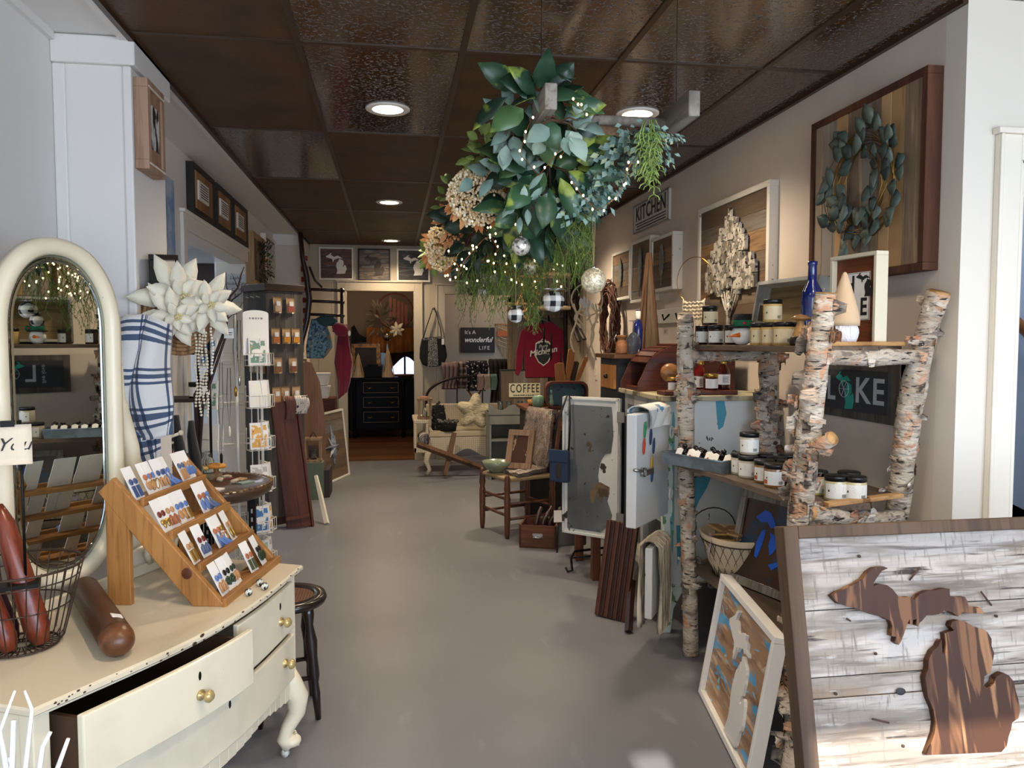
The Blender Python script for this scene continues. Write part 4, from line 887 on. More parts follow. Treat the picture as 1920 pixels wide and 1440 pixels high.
# planks and boards leaning past the tower
maho = wood('dark_mahogany', '6a341c', '431c0e', .6, 4, 'z')
lb_ = T('mahogany_bench_board', 'dark mahogany bench standing on end and leaning beside the packet tower', 'bench', M=TR(-.66, 6.08, 0) @ rotm(x=-.09, y=-.10, z=.25))
MB().box((-.155, 0, 0), (.03, .03, .99)).build('seat', maho, lb_, bevel=.006)
MB().box((.03, -.02, .0), (.05, .06, .97)).build('apron', maho, lb_, bevel=.004)
MB().box((-.155, -.05, .08), (.02, .0, .10)).build('end_leg', maho, lb_)
def cloth_over(M, name, lab, m_, w, l1, l2, cat='scarf', th=.006, fold=.012, grp=None, nf=3, top=.03):
    t = T(name, lab, cat, M=M, group=grp)
    def f(u, v):
        s = (v-.5)*2; x = (u-.5)*w*(1-.15*abs(s)); wav = fold*sin(u*nf*2*pi+abs(s)*2)
        if abs(s) < .12: return (x, s/.12*top, .012*cos(s/.12*pi/2)+abs(wav)*.2)
        L_ = l1 if s < 0 else l2; k = (abs(s)-.12)/.88
        return (x+.01*sin(k*4), (1 if s > 0 else -1)*(top+.004+abs(wav)), -L_*k)
    MB().sheet(f, 20, 26, th).build('cloth', m_, t); return t
cloth_over(TR(-.70, 6.12, 1.005) @ rotm(z=.2), 'floral_scarf', 'cream scarf with a dark floral print draped over the mahogany bench', mat('floral_cloth', 'd4cabb', .9, layers=[('3c3438', 30, (1, 1, 1), .56, .6)]), .10, .12, .10)
cloth_over(TR(-.78, 6.11, 1.0) @ rotm(z=.2), 'brown_scarf', 'dusty brown knitted scarf draped over the mahogany bench', mat('dusty_brown', '7a5145', .95), .08, .16, .12)
m = MB().tube([V((-.52, 6.13, .008)), V((-.575, 6.26, .2)), V((-.62, 6.36, .35))], [.022, .02, .016], 4, smooth=False)
solo(m, 'white_plank', mat('whitewashed', 'd4ccba', .6), 'narrow whitewashed plank leaning against the mahogany bench', 'plank')
bb = MB().prism([(-.14, 0), (.14, 0), (.13, .5), (.09, .8), (.02, .98), (-.04, 1.0), (-.09, .93), (-.14, .7)], 0, .03, 'y')
solo(bb, 'brown_paddle_board', wood('brown_board', '6b4a30', '4a301d', .5, 4), 'brown board with a rounded top leaning behind the bench', 'board', M=TR(-.76, 7.3, .26) @ rotm(x=-.05))
solo(MB().box((-.2, -.16, 0), (.2, .16, .258)), 'storage_crate', mat('dark_crate', '2c2622', .7), 'dark low crate standing under the rounded brown board', 'crate', M=TR(-.78, 7.36, 0), bevel=.004)
# star picture leaning
SM_ = TR(-.62, 8.02, 0) @ rotm(z=math.atan2(.889, .308)) @ rotm(x=-.10)
t = framed('star_picture', 'barnwood picture with a galvanised star in a white frame, leaning on the floor', 'picture', SM_, .80, .72, .035, .022, whf, barnx, planks=('x', 7))
st_ = mat('galvanised', 'a9adb0', .35, .8, layers=[('7c8185', 20, (1, 1, 1), .45, .6)])
m = MB(); pts = []
for k in range(16):
    a = pi/2+k*pi/8; r = (.235 if k % 4 == 0 else .15 if k % 2 == 0 else .04); pts.append((.02+r*cos(a)*.8, .36+r*sin(a)))
vs = [(.02, -.085, .36)]+[(x, -.035, z) for x, z in pts]; m.add(vs, [(0, 1+(i+1) % 16, 1+i) for i in range(16)]); m.build('star', st_, t)
ln = T('wooden_lantern', 'small rustic wooden lantern with a candle glass in front of the star picture', 'lantern', (-.72, 7.2, 0))
lw_ = wood('rustic_pale', '8e7457', '5e4a34', .7, 6)
MB().box((-.09, -.09, 0), (.09, .09, .34)).build('plinth', mat('green_crate', '55604f', .7), ln, bevel=.003)
for z in (.34, .54): MB().box((-.075, -.075, z), (.075, .075, z+.02)).build('plate', lw_, ln)
for x in (-.07, .055):
    for y in (-.07, .055): MB().box((x, y, .36), (x+.015, y+.015, .54)).build('post', lw_, ln)
MB().lathe([(.03, .36), (.03, .45), (.027, .45), (.027, .365), (.001, .365)], n=20).build('candle_glass', MATS['clear_glass_thin'], ln)
MB().tube([(-.03, 0, .56), (0, 0, .61), (.03, 0, .56)], .004, 6).build('handle', blkm, ln)
# striped flag, curved ladder and hanging clothes
red_s = mat('flag_stripes', 'b9b2ac', .85, checker=('8a2b26', 9, (2,), .5))
solo(MB().sheet(lambda u, v: (-.955+.07*u, 8.515+.012*sin(u*6+v*3), 2.38-.75*v), 6, 16, .004), 'striped_flag', red_s, 'hanging red and pale striped flag at the edge of the far pier', 'flag')
dkb = mat('dark_bentwood', '2f1c14', .4, coat=.3)
ld = T('bentwood_rack', 'dark bentwood rack with three rungs holding scarves beside the far pier', 'clothes rack', (-.75, 8.3, 0))
g = lambda x, y, yy=8.3: PY(x, y, yy)
MB().tube([g(563, 436), g(567, 480), g(575, 520), g(580, 560), g(576, 600), g(566, 640), g(562, 700)], [.025, .025, .03, .032, .03, .026, .02], 10).build('curved_post', dkb, ld, True)
MB().tube([g(641, 540), g(641, 600), g(641, 650)], .018, 10).build('post', dkb, ld, True)
for y in (543, 565, 590): MB().tube([g(572, y-1), g(646, y+2)], .016, 8).build('rung', dkb, ld, True)
MB().tube([g(580, 500), g(590, 525), g(604, 539)], .012, 8).build('brace', dkb, ld, True)
def hang(t, pts_l, pts_r, y, m_, name, seed=1, th=.012, dp=.03):
    def f(u, v):
        k = v*(len(pts_l)-1); i = min(int(k), len(pts_l)-2); q = k-i
        l = V(pts_l[i]).lerp(V(pts_l[i+1]), q); r = V(pts_r[i]).lerp(V(pts_r[i+1]), q)
        p = l.lerp(r, u); w_ = PY(p.x, p.y, y); return (w_.x, w_.y-dp*sin(pi*u)**.6-.010*sin(u*17+seed+v*2)*min(1, v*3), w_.z)
    m = MB().sheet(f, 26, 22, th); return m.build(name, m_, t, True)
pais = mat('paisley_blue', '5d7c8c', .9, layers=[('26405e', 34, (1, 1, 1), .52, .56), ('9aa08a', 22, (1, 1, 1), .62, .66)])
t = T('paisley_scarf', 'blue and teal paisley scarf hanging from the bentwood rack', 'scarf', tuple(g(600, 670, 8.2)))
hang(t, [(585, 598), (580, 620), (575, 650), (576, 672)], [(606, 598), (612, 625), (614, 650), (606, 672)], 8.2, pais, 'cloth', 1)
t = T('ochre_scarf', 'scarf with an ochre border hanging behind the paisley scarf', 'scarf', tuple(g(612, 670, 8.24)))
hang(t, [(600, 605), (600, 630), (602, 655), (606, 670)], [(610, 605), (620, 630), (623, 650), (610, 668)], 8.24, mat('ochre_print', '8f7b52', .9, layers=[('5b7480', 20, (1, 1, 1), .4, .5)]), 'cloth', 3)
t = T('green_knit_cap', 'dark teal green knitted hood folded over the lowest rung of the bentwood rack', 'cap', tuple(g(612, 600, 8.2)))
m = MB(); m.M = INV[t.name]; m.ell(g(612, 602, 8.19), (.115, .045, .055), 20, 12, nzs=.25, nsc=2.2); m.build('knit', mat('teal_knit', '2f4547', .95, bump=(.6, 200, (1, 1, 1), .003)), t)
crim = mat('crimson_cloth', '6d0f2a', .9, sheen=.2)
t = T('crimson_hoodie', 'long crimson hooded top hanging at the end of the bentwood rack', 'hoodie', tuple(g(645, 745, 8.12)))
hang(t, [(636, 618), (632, 650), (628, 680), (634, 712), (635, 748)], [(650, 608), (655, 650), (660, 680), (656, 715), (650, 735)], 8.27, crim, 'body', 2)
m = MB(); m.M = INV[t.name]; m.ell(g(638, 618, 8.1), (.09, .05, .065), 18, 12, rotm(y=.4), nzs=.2); m.build('hood', crim, t)
m = MB(); m.M = INV[t.name]; m.ell(g(655, 625, 8.08), (.015, .01, .03), 10, 6); m.build('tag', paper, t)
# small shelf box, black boxed snowman and white tubs below
t = T('plain_cupboard', 'low brown wooden cupboard in the corner under the white tubs', 'cupboard', (-.78, 8.95, 0))
MB().box((-.16, -.16, 0), (.14, .2, .80)).build('body', maho, t, bevel=.004); MB().box((-.13, -.168, .08), (.11, -.16, .74)).build('door', maho, t, bevel=.003)
for i, (z, x) in enumerate(((.80, -.03), (.945, -.03))):
    t = T('white_tub', 'white plastic tub on the brown cupboard, %s of two' % ['lower', 'upper'][i], 'tub', (-.78+x, 8.9, z), group='white tubs')
    MB().prism([(-.09, 0), (.09, 0), (.11, .12), (-.11, .12)], -.09, .09, 'y').build('body', wh, t, bevel=.006); MB().box((-.115, -.095, .12), (.115, .095, .14)).build('lid', wh, t, bevel=.004)
t = T('boxed_ornament', 'black box with a white and red ornament on a shelf bracket left of the scarves', 'ornament', tuple(g(563, 672, 8.2)))
m = MB(); m.M = INV[t.name]; q = g(563, 655, 8.2); m.cb(tuple(q), (.07, .05, .06)); m.build('box', blk, t)
m = MB(); m.M = INV[t.name]; q = g(564, 667, 8.19); m.ell(tuple(q), (.04, .03, .03)); m.build('white_base', wh, t)
m = MB(); m.M = INV[t.name]; q = g(560, 675, 8.2); m.cb(tuple(q), (.16, .1, .02)).box((q.x-.01, q.y-.01, 0), (q.x+.01, q.y+.01, q.z)); m.build('bracket', lw_, t)
# ---- michigan pictures over the back doorways ----
art1 = mat('swirl_brown', '4b2f22', .5, layers=[('6b4230', 7, (.5, 1, 2.5), .45, .55, 4, 1.5), ('5f8a94', 9, (.35, 1, 4), .64, .68, 4, 1.5), ('2b211c', 8, (.5, 1, 3), .6, .66)])
art2 = mat('swirl_grey', '4f4740', .5, layers=[('7c6a58', 7, (.4, 1, 3), .48, .55, 4, 1.8), ('7f9aa0', 9, (.3, 1, 4), .6, .64, 4, 1.5), ('8a5a3a', 8, (.5, 1, 3), .64, .68)])
art3 = mat('swirl_dark', '28221f', .5, layers=[('4c4a44', 7, (.35, 1, 3.5), .5, .56, 4, 1.5), ('5c7f88', 9, (.3, 1, 4), .6, .66, 4, 1.5)])
whc = mat('white_cutout', 'e4ddd0', .5)
def mich_parts(t, m_, k, cx, cz, y0, y1, name='cutout'):
    for P, nm in zip(mich(k, cx, cz), ('upper_peninsula_'+name, 'lower_peninsula_'+name)): MB().prism(P, y0, y1, 'y').build(nm, m_, t)
brc = mat('brown_cutout', '3f342a', .6)
for x0, x1, z0, z1, fm_, pm_, cm, lb in ((-.84, -.444, 2.165, 2.545, whf, art1, whc, 'white framed brown swirl painting with white Michigan cutout over left doorway'), (-.391, -.013, 2.155, 2.538, bfm, art2, brc, 'dark framed grey-brown swirl painting with brown Michigan cutout over left doorway'), (.066, .457, 2.153, 2.54, whf, art3, whc, 'white framed dark swirl painting with white Michigan cutout above the shoulder bag'), (.70, 1.08, 2.16, 2.54, whf, art1, brc, 'white framed picture partly hidden behind the hanging greenery on back wall'), (1.16, 1.55, 2.16, 2.54, whf, mat('pale_blue_art', 'a9b4bd', .6, layers=[('7d8b96', 6, (.5, 1, 2), .45, .6)]), mat('orange_cutout', 'a5672f', .6), 'pale blue picture with an orange cutout on the back wall, rightmost')):
    t = framed('michigan_picture', lb, 'picture', TR((x0+x1)/2, YB-.001, z0), x1-x0, z1-z0, .03, .018, fm_, pm_, group='Michigan pictures on the back wall')
    mich_parts(t, cm, .24, 0, (z1-z0)/2, -.032, -.02)
# ---- shoulder bag ----
bgm = mat('black_tweed', '0f0f11', .9); twd = mat('grey_tweed', '85837f', .95, layers=[('1b1b1d', 120, (1, 1, 1), .48, .53), ('b3b1ad', 90, (2, 1, .6), .62, .66)])
bx0 = .49
t = T('shoulder_bag', 'black shoulder bag with grey tweed centre panel hanging between the back doorways', 'bag', (bx0, YB-.03, 1.14))
def bagf(y0, b): 
    prof = [(-.15, .29), (-.165, .12), (-.13, .02), (-.05, -.01), (.05, -.012), (.13, .02), (.168, .12), (.135, .29)]
    return prof
prof = [(-.135, .34), (-.16, .22), (-.165, .10), (-.13, .02), (-.05, -.005), (.05, -.005), (.13, .03), (.168, .12), (.15, .24), (.10, .36)]
MB().prism(prof, -.05, .005, 'y').build('body', bgm, t, bevel=.02, bseg=4)
MB().prism([(-.06, .32), (-.07, .0), (.06, .0), (.045, .34)], -.056, -.045, 'y').build('tweed_panel', twd, t)
MB().prism([(-.13, .31), (.10, .335), (.10, .355), (-.13, .335)], -.054, -.045, 'y').build('top_band', twd, t)
MB().tube([(-.12, -.025, .33), (-.07, -.025, .50), (.0, -.02, .70), (.02, -.02, .705), (.05, -.025, .60), (.09, -.025, .45), (.10, -.025, .35)], .011, 8, flat=.5).build('strap', bgm, t)
MB().box((.10, -.06, .26), (.13, -.055, .33)).build('price_tag', paper, t)
MB().cyl((.01, -.03, .69), (.01, .03, .69), .008).build('peg', dkb, t)
# ---- room behind the left back doorway ----
bkd = mat('black_lacquer', '0b0a0b', .5, spec=.15); inl = mat('inlay_line', '7d5336', .4)
t = T('black_dresser', 'black lacquered chest with three inlaid drawers in the far back room', 'dresser', (-.14, 11.9, 0))
MB().box((-.56, -.28, .13), (.52, .22, .86)).box((-.59, -.31, .86), (.56, .24, .90)).build('body', bkd, t, bevel=.006)
for x in (-.52, -.42, .30, .46):
    MB().lathe([(.03, .0), (.035, .04), (.02, .10), (.028, .16), (.022, .5), (.03, .84), (.03, .86)], (x, -.29, 0), 14).build('column', bkd, t)
for k, z in enumerate((.22, .44, .66)):
    d = MB().box((-.30, -.305, z), (.24, -.28, z+.18)).build('drawer', bkd, t, bevel=.004)
    m = MB()
    for a in (z+.012, z+.165): m.box((-.29, -.308, a), (.23, -.305, a+.006))
    for a in (-.29, .224): m.box((a, -.308, z+.012), (a+.006, -.305, z+.17))
    m.build('inlay', inl, d)
    for x in (-.20, .14):
        MB().tube([(x-.03, -.306, z+.10), (x-.02, -.325, z+.085), (x+.02, -.325, z+.085), (x+.03, -.306, z+.10)], .005, 6).build('handle', brass, d)
cone = mat('cream_cone_cloth', 'c9b28c', .9)
for i, (x, y, h, s, lb) in enumerate(((-.60, 11.72, .36, .05, 'leftmost, half hidden by the crimson hoodie'), (-.50, 11.66, .36, .09, 'beside the dark box'), (-.06, 11.68, .44, .10, 'in front of the bright window'))):
    m = MB().lathe([(s*1.0, 0), (s*.95, .015), (s*.55, h*.25), (s*.35, h*.55), (s*.12, h*.9), (.004, h)], n=20)
    for k in range(14): m.tube([(s*.95*(1-j/7*.95)*cos(k*.45), s*.95*(1-j/7*.95)*sin(k*.45), .02+h*j/7) for j in range(7)], .003, 4)
    solo(m, 'cloth_cone_tree', cone, 'cream cloth cone tree on the black chest, '+lb, 'ornament', loc=(x, y, .901), group='cloth cone trees')
solo(MB().box((-.13, -.09, 0), (.13, .09, .16)).box((-.09, -.06, .16), (.07, .06, .19)), 'dark_box', bkd, 'black wooden box with raised lid on the black chest', 'box', loc=(-.28, 11.78, .901), bevel=.005)
solo(MB().lathe([(.001, 0), (.10, .0), (.17, .02), (.19, .035), (.18, .04), (.15, .025), (.001, .015)], n=30, sy=.6), 'wooden_dish', wood('dish_wood', '8a5526', '5c3413', .4, 10, 'x'), 'oval orange-brown wooden dish on the right of the black chest', 'dish', loc=(.20, 11.75, .901))
gold = mat('gilt_frame', '8a5a22', .35, .5, layers=[('5a3712', 20, (1, 1, 1), .45, .6)])
t = framed('gilt_frame', 'empty gilt picture frame standing on the black chest', 'picture frame', TR(-.40, 12.06, .901), .44, .50, .04, .06, gold, mat('dark_mount', '2d241b', .6), inset=.02)
t = T('headboard', 'dark scalloped wooden headboard with dark pane against the far back room wall', 'headboard', (-.32, 12.5, .0))
MB().prism([(-.32, 0), (.32, 0), (.32, 1.60), (.2, 1.56), (.1, 1.62), (0, 1.56), (-.1, 1.50), (-.2, 1.56), (-.27, 1.70), (-.32, 1.66)], -.02, .02, 'y').build('board', bkd, t)
MB().box((-.24, -.026, .95), (.28, -.02, 1.42)).build('pane', mat('dark_pane', '2b2418', .15), t)
# window and curtain
wx0, wx1 = .05, .48
t = T('far_window', 'small bright window with dark glazing bar on the far back room wall', 'window', (.10, 12.78, .90), )
MB().box((-.27, -.02, 0), (.26, 0, .42)).build('daylight_pane', mat('day_glow', 'c5d3e4', .5, emit=('b8cce8', 1.6), layers=[('8fa3ba', 9, (1, 1, 1), .45, .55)]), t)
MB().box((-.30, -.03, -.03), (.29, -.02, 0)).box((-.30, -.03, .42), (.29, -.02, .45)).box((.09, -.03, 0), (.12, -.02, .42)).box((-.3, -.03, 0), (-.27, -.02, .42)).box((.26, -.03, 0), (.29, -.02, .42)).build('frame', bkd, t)
oc = mat('ochre_valance', 'a5662c', .9)
t = T('ruffled_valance', 'ochre brown gathered cloth valance hanging over the far back window', 'valance', (.0, 12.45, 1.16))
MB().sheet(lambda u, v: (-.40+.78*u, .03*sin(u*34)*(.3+v), (.50-.36*v-.05*sin(u*3)*v)), 60, 10, .006).build('cloth', oc, t)
t = T('brown_cloth_swag', 'dark brown hanging cloth drooping beneath the ochre valance', 'cloth', (.12, 12.55, 1.0))
MB().sheet(lambda u, v: (-.35+.6*u, .02*sin(u*20), .34-(.25+.10*sin(u*pi*2))*v), 40, 8, .006).build('cloth', mat('dark_brown_cloth', '33241a', .9), t)
t = T('magnolia_wreath', 'big dark wreath with silver leaves, cream magnolia and glass ball in the far back room', 'wreath', (.05, 12.0, 1.90))
m = MB(); rj = random.Random(8)
for k in range(26):
    a0 = rj.uniform(0, 6.28); m.tube([(.27*cos(a0+j*.5)*(1+.06*rj.random()), rj.uniform(-.03, .03), .27*sin(a0+j*.5)*(1+.06*rj.random())) for j in range(7)], .006, 5)
m.build('vine_ring', mat('dark_vine', '5a2c18', .8), t)
greens(t, (-.22, -.05, -.12), .18, .20, 60, .12, .035, 'silver_leaves', mat('silver_leaf', '5d574a', .7, tcols=['6a6353', '47423a', '7a7262', '544e43']), 4, .05, 0)
flower(t, (.02, -.10, -.28), .13, 9, name='magnolia')
m = MB().ell((-.12, -.12, -.38), .075, 20, 12); m.build('glass_ball', mat('mercury_ball', '9c8f7a', .12, .9), t)
t = T('hanging_straps', 'reddish leather straps hung inside the dark wreath', 'straps', (.08, 11.97, 1.70))
m = MB()
for k in range(5): m.box((-.12+.06*k, 0, 0), (-.08+.06*k, .012, .42-.03*k))
m.build('straps', mat('red_leather', '6b2c18', .5), t)
# ---- side room things seen through the right doorway ----
t = T('wonderful_life_sign', 'black board sign lettered It\'s a wonderful life on the beige wall', 'sign', M=TR(1.20, 10.849, 1.28))
MB().box((-.24, -.035, 0), (.24, 0, .355)).build('board', mat('sign_brown_black', '221a17', .7), t, bevel=.004)
wt = mat('white_lettering', 'd9d2c6', .6)
text("It's A", .075, wt, t, TR(-.11, -.037, .285) @ FX); text('wonderful', .10, wt, t, TR(.0, -.037, .18) @ FX, shear=.35, sx=.95, th=.002); text('LIFE', .075, wt, t, TR(.09, -.037, .065) @ FX, space=1.25)
mac = mat('macrame_cord', 'b39b78', .9)
def macrame(t, w, h, seed, m_=mac, tassel=True):
    r = random.Random(seed); m = MB()
    for k in range(13):
        x = -w/2+w*k/12; l = h*(.55+.42*(1-abs(2*k/12-1))); m.tube([(x+.004*sin(j*2+k), -.012, h-l*j/7) for j in range(8)], .0045, 5)
    for j in range(5):
        z = h-.04-j*h*.11; q = w/2
        m.tube([(-q, -.02, z), (0, -.024, z-.05), (q, -.02, z)], .007, 5)
    m.build('cords', m_, t); MB().cyl((-w/2-.03, -.01, h), (w/2+.03, -.01, h), .008).build('dowel', pine, t)
t = T('macrame_hanging', 'cream macrame wall hanging with an orange band right of the black sign', 'wall hanging', (1.60, 10.84, 1.13)); macrame(t, .26, .55, 1)
MB().box((-.12, -.03, .38), (.08, -.02, .46), M=rotm(y=.0)).build('orange_band', mat('orange_band', 'a5592c', .8), t)
for i, x in enumerate((.77, 1.32)):
    solo(MB().box((-.035, -.008, 0), (.035, 0, .115)).box((-.008, -.012, .04), (.008, -.008, .075)), 'switch_plate', mat('plate_beige', 'a08d72', .5), 'beige switch plate on the wall below the black sign, %s one' % ['left', 'right'][i], 'switch plate', loc=(x, 10.849, 1.08), group='beige switch plates')
# ================= CENTRE BACK: SETTEE, SHELF UNIT, CHAIR, ICEBOX =================
wick = mat('white_wicker', 'c9bda6', .7, bump=(1, 70, (1, 1, .3), .012), checker=('a8987c', 45, (0, 2), .35))
SE = V((.80, 8.62, 0)); st_t = T('wicker_settee', 'cream wicker settee with high box arms and a scalloped skirt against the back wall', 'settee', tuple(SE))
w = .42
MB().box((-w, -.30, .40), (w, .25, .46)).build('seat', mat('cream_cushion', 'b5a88e', .9), st_t, bevel=.015)
sk = [(-w, .40)]+[(-w+2*w*k/24, .23+.045*cos(2*pi*k/24*2)) for k in range(25)]+[(w, .40)]
MB().prism(sk, -.33, -.30, 'y').build('skirt', wick, st_t)
MB().box((-w, .22, .40), (w, .27, .72)).build('backrest', wick, st_t, bevel=.01)
for s in (-1, 1):
    m = MB(); x0 = s*w-(.16 if s < 0 else -.0); 
    for a, b in (((x0, -.36, .24), (x0+.035, -.32, .60)), ((x0+.13, -.36, .24), (x0+.16, -.32, .60)), ((x0, -.37, .56), (x0+.16, .25, .60)), ((x0, -.36, .24), (x0+.16, -.32, .30))): m.box(a, b)
    m.build('arm', wick, st_t, bevel=.008)
    for y in (-.34, .2): MB().tube([(s*(w+.0), y, .26), (s*(w+.03), y-.01, .15), (s*(w-.01), y, .06), (s*(w+.02), y, 0)], [.035, .03, .022, .028], 10).build('leg', wick, st_t)
iron = mat('dark_iron_pipe', '2b211c', .4, .7)
hb_ = T('iron_bed_head', 'arched dark iron bed head standing behind the wicker settee', 'bed head', (.95, 8.99, 0))
arc = [(-.56+.02*0, 0, 0), (-.56, 0, .78)]+[(-.56+.52*(1-cos(a*pi/16)), 0, .78+.25*sin(a*pi/16)) for a in range(1, 9)]+[(.75, 0, 1.03)]
MB().tube(arc, .016, 10).build('arched_rail', iron, hb_)
for x in (-.2, .1, .4): MB().cyl((x, 0, .30), (x, 0, .99), .008).build('spindle', iron, hb_)
MB().tube([(-.56, 0, .38), (.75, 0, .38)], .012, 8).build('lower_rail', iron, hb_); MB().ell((.02, 0, 1.04), .03).build('finial', iron, hb_)
MB().cyl((.74, 0, 0), (.74, 0, 1.03), .014).build('post', iron, hb_)
t = T('arm_lantern', 'small bleached wooden lantern standing on the left arm of the wicker settee', 'lantern', (.345, 8.36, .602))
for z in (0, .20): MB().box((-.08, -.07, z), (.08, .07, z+.022)).build('plate', lw_, t)
for x in (-.07, .05):
    for y in (-.06, .04): MB().box((x, y, .022), (x+.02, y+.02, .20)).build('post', lw_, t)
MB().lathe([(.025, .023), (.03, .05), (.028, .10), (.015, .12)], n=16).build('glass_cup', MATS['clear_glass_thin'], t)
MB().box((-.05, -.045, .222), (.05, .045, .24)).build('roof', mat('pink_wood', 'a9785c', .7), t)
stripe = mat('striped_blanket', 'b8aea2', .9, layers=[('252a3f', 26, (1.6, .05, .05), .55, .58), ('7b3a38', 20, (1.7, .05, .05), .62, .65)])
t = T('rolled_blanket', 'rolled striped blanket in navy, cream and red pushed inside the settee arm', 'blanket', (.335, 8.38, .32))
m = MB()
m.tube([(0, -.16, .07), (0, .12, .07)], .066, 20); m.build('roll', stripe, t)
m = MB(); m.tube([(.058*(1-k/60)*cos(k*.35), -.163, .07+.058*(1-k/60)*sin(k*.35)) for k in range(50)], .004, 4); m.build('rolled_edge', mat('grey_fleece', '4a4a50', .9), t)
knit = mat('cream_cable_knit', 'd8cbac', .95, bump=(1, 50, (1, 1, 2.2), .02), layers=[('b5a684', 34, (.5, 1, 2.4), .5, .6)])
t = T('knit_flower_pillow', 'big cream cable-knit pillow shaped like a five petal flower on the settee', 'pillow', M=TR(.87, 8.42, .462) @ rotm(y=.12) @ MX.Scale(1.2, 4))
pm_ = MB()
def pf_(u, v):
    th = 2*pi*u; ph = pi*v-pi/2; R_ = (.140+.034*cos(5*(th-pi/2))); c = cos(ph)**.55 if abs(cos(ph)) > 1e-6 else 0; pinch = 1-.45*math.exp(-(c/.28)**2)
    return (R_*c*cos(th), sin(ph)*.085*pinch*(1+.2*cos(5*(th-pi/2))*c), .17+R_*c*sin(th))
pm_.grid(pf_, 60, 22); pm_.build('knit_body', knit, t)
MB().ell((0, -.05, .17), (.022, .018, .026), nzs=.3).build('centre_knot', knit, t)
t = T('black_basket', 'small black woven basket with a knitted rim on the settee seat', 'basket', (.60, 8.38, .462))
MB().lathe([(.001, 0), (.085, 0), (.095, .06), (.10, .10), (.09, .10), (.085, .01), (.001, .01)], n=24).build('bowl', mat('black_weave', '191817', .9, bump=(1, 80, (1, 1, 1), .01)), t)
m = MB()
for k in range(22): a = k*2*pi/22; m.ell((.098*cos(a), .098*sin(a), .10+.012*(k % 2)), (.02, .014, .014), 8, 5, rotm(z=a))
m.build('knitted_rim', mat('speckled_knit', '3a3937', .95, layers=[('8a8880', 80, (1, 1, 1), .5, .55)]), t)
t = T('black_patterned_throw', 'black and white patterned throw slumped beside the lantern on the settee', 'throw', (.50, 8.50, .462))
MB().ell((0, 0, .13), (.08, .07, .17), 16, 12, nzs=.4, nsc=2.5).build('cloth', mat('black_print', '17171a', .95, layers=[('8d8a86', 34, (1, 1, 1), .62, .65)]), t)
# crossed sticks in front of the settee
stk = wood('old_stick', '6b4c33', '3d2819', .6, 5)
for i, (p, q, y0, y1) in enumerate((((783, 833), (905, 878), 7.95, 8.1), ((852, 812), (834, 892), 8.15, 8.0))):
    a = PY(*p, y0); b = PY(*q, y1); 
    if b.z < 0: b.z = .012
    m = MB().tube([a, a.lerp(b, .5), b], [.032, .034, .028], 4, smooth=False)
    solo(m, 'worn_wooden_beam', stk, ['worn wooden beam lying across the front of the wicker settee', 'short upright wooden beam crossing in front of the settee'][i], 'wooden beam')
# textiles on a folding rack behind the settee
rk2 = T('folding_wood_rack', 'folding wooden rack with crossed legs in the right back doorway', 'rack', (.98, 9.22, 0))
for s in (-1, 1): MB().tube([(-.30*s, 0, .0), (.0, .0, .72), (.26*s, 0, 1.15)], .014, 6, smooth=False).build('cross_leg', pine, rk2)
MB().tube([(-.34, 0, 1.14), (.36, 0, 1.14)], .014, 8).build('top_bar', pine, rk2)
tx = [('plaid_brown', '3a2a26', ('8a7a76', 14, (0, 2), .4), 'brown and cream plaid throw over the left of the folding rack'), ('spot_cloth', '17161a', None, 'black and white spotted throw over the folding rack'), ('grey_pink', '6f5a58', None, 'dusty pink grey throw at the left end of the folding rack'), ('dark_green_cloth', '2f2c22', None, 'dark olive jacket hanging at the right of the folding rack')]
for i, (nm, c, ck, lb) in enumerate(tx):
    mm = mat(nm, c, .95, checker=ck, layers=[('cfc9c0', 40, (1, 1, 1), .6, .63)] if i == 1 else [])
    cloth_over(TR(.98+[-.18, .02, -.30, .28][i], 9.22-.02*i, 1.165+[.01, .02, .0, .04][i]), 'folded_throw', lb, mm, [.24, .26, .2, .22][i], [.30, .34, .28, .5][i], .3, 'throw', .02, .018, 'throws on the folding rack', 2)
for i, (x, c, lb) in enumerate(((1.02, '9a7f78', 'pinkish'), (1.10, 'a5968a', 'beige'), (1.18, '6f8a80', 'mint'))):
    cloth_over(TR(x, 8.985, 1.04), 'hand_towel', lb+' hand towel hung over the iron bed head', mat('towel_'+c, c, .95), .075, .17, .15, 'towel', .006, .006, 'towels on the bed head', 2, .02)
# grey scalloped shelf unit
gp = mat('grey_green_paint', '7b7d78', .5, layers=[('6c6e69', 6, (1, 1, 1), .45, .7)])
t = T('grey_shelf_unit', 'small grey painted open shelf unit with a scalloped top beside the settee', 'shelf unit', (1.24, 7.86, 0))
MB().box((-.25, 0, 0), (-.23, .30, .70)).build('side_panel', gp, t); MB().box((.23, 0, 0), (.25, .30, .70)).build('side_panel', gp, t)
MB().box((-.23, .28, 0), (.23, .30, .70)).build('back_panel', gp, t)
for z in (.04, .40): MB().box((-.23, .01, z), (.23, .28, z+.02)).build('shelf', gp, t)
MB().box((-.26, -.015, .68), (.26, .30, .70)).build('top', gp, t)
MB().box((-.25, -.005, .58), (.25, .01, .68)).build('apron', gp, t)
sc = [(-.26, .70)]+[(.26, .70)]+[(.26-.52*k/30, .755+.028*cos(4*pi*k/30)+(.03 if k in (0, 30) else 0)) for k in range(31)]
MB().prism(sc, -.015, 0, 'y').build('scalloped_gallery', gp, t)
thin = MATS['clear_glass_thin']
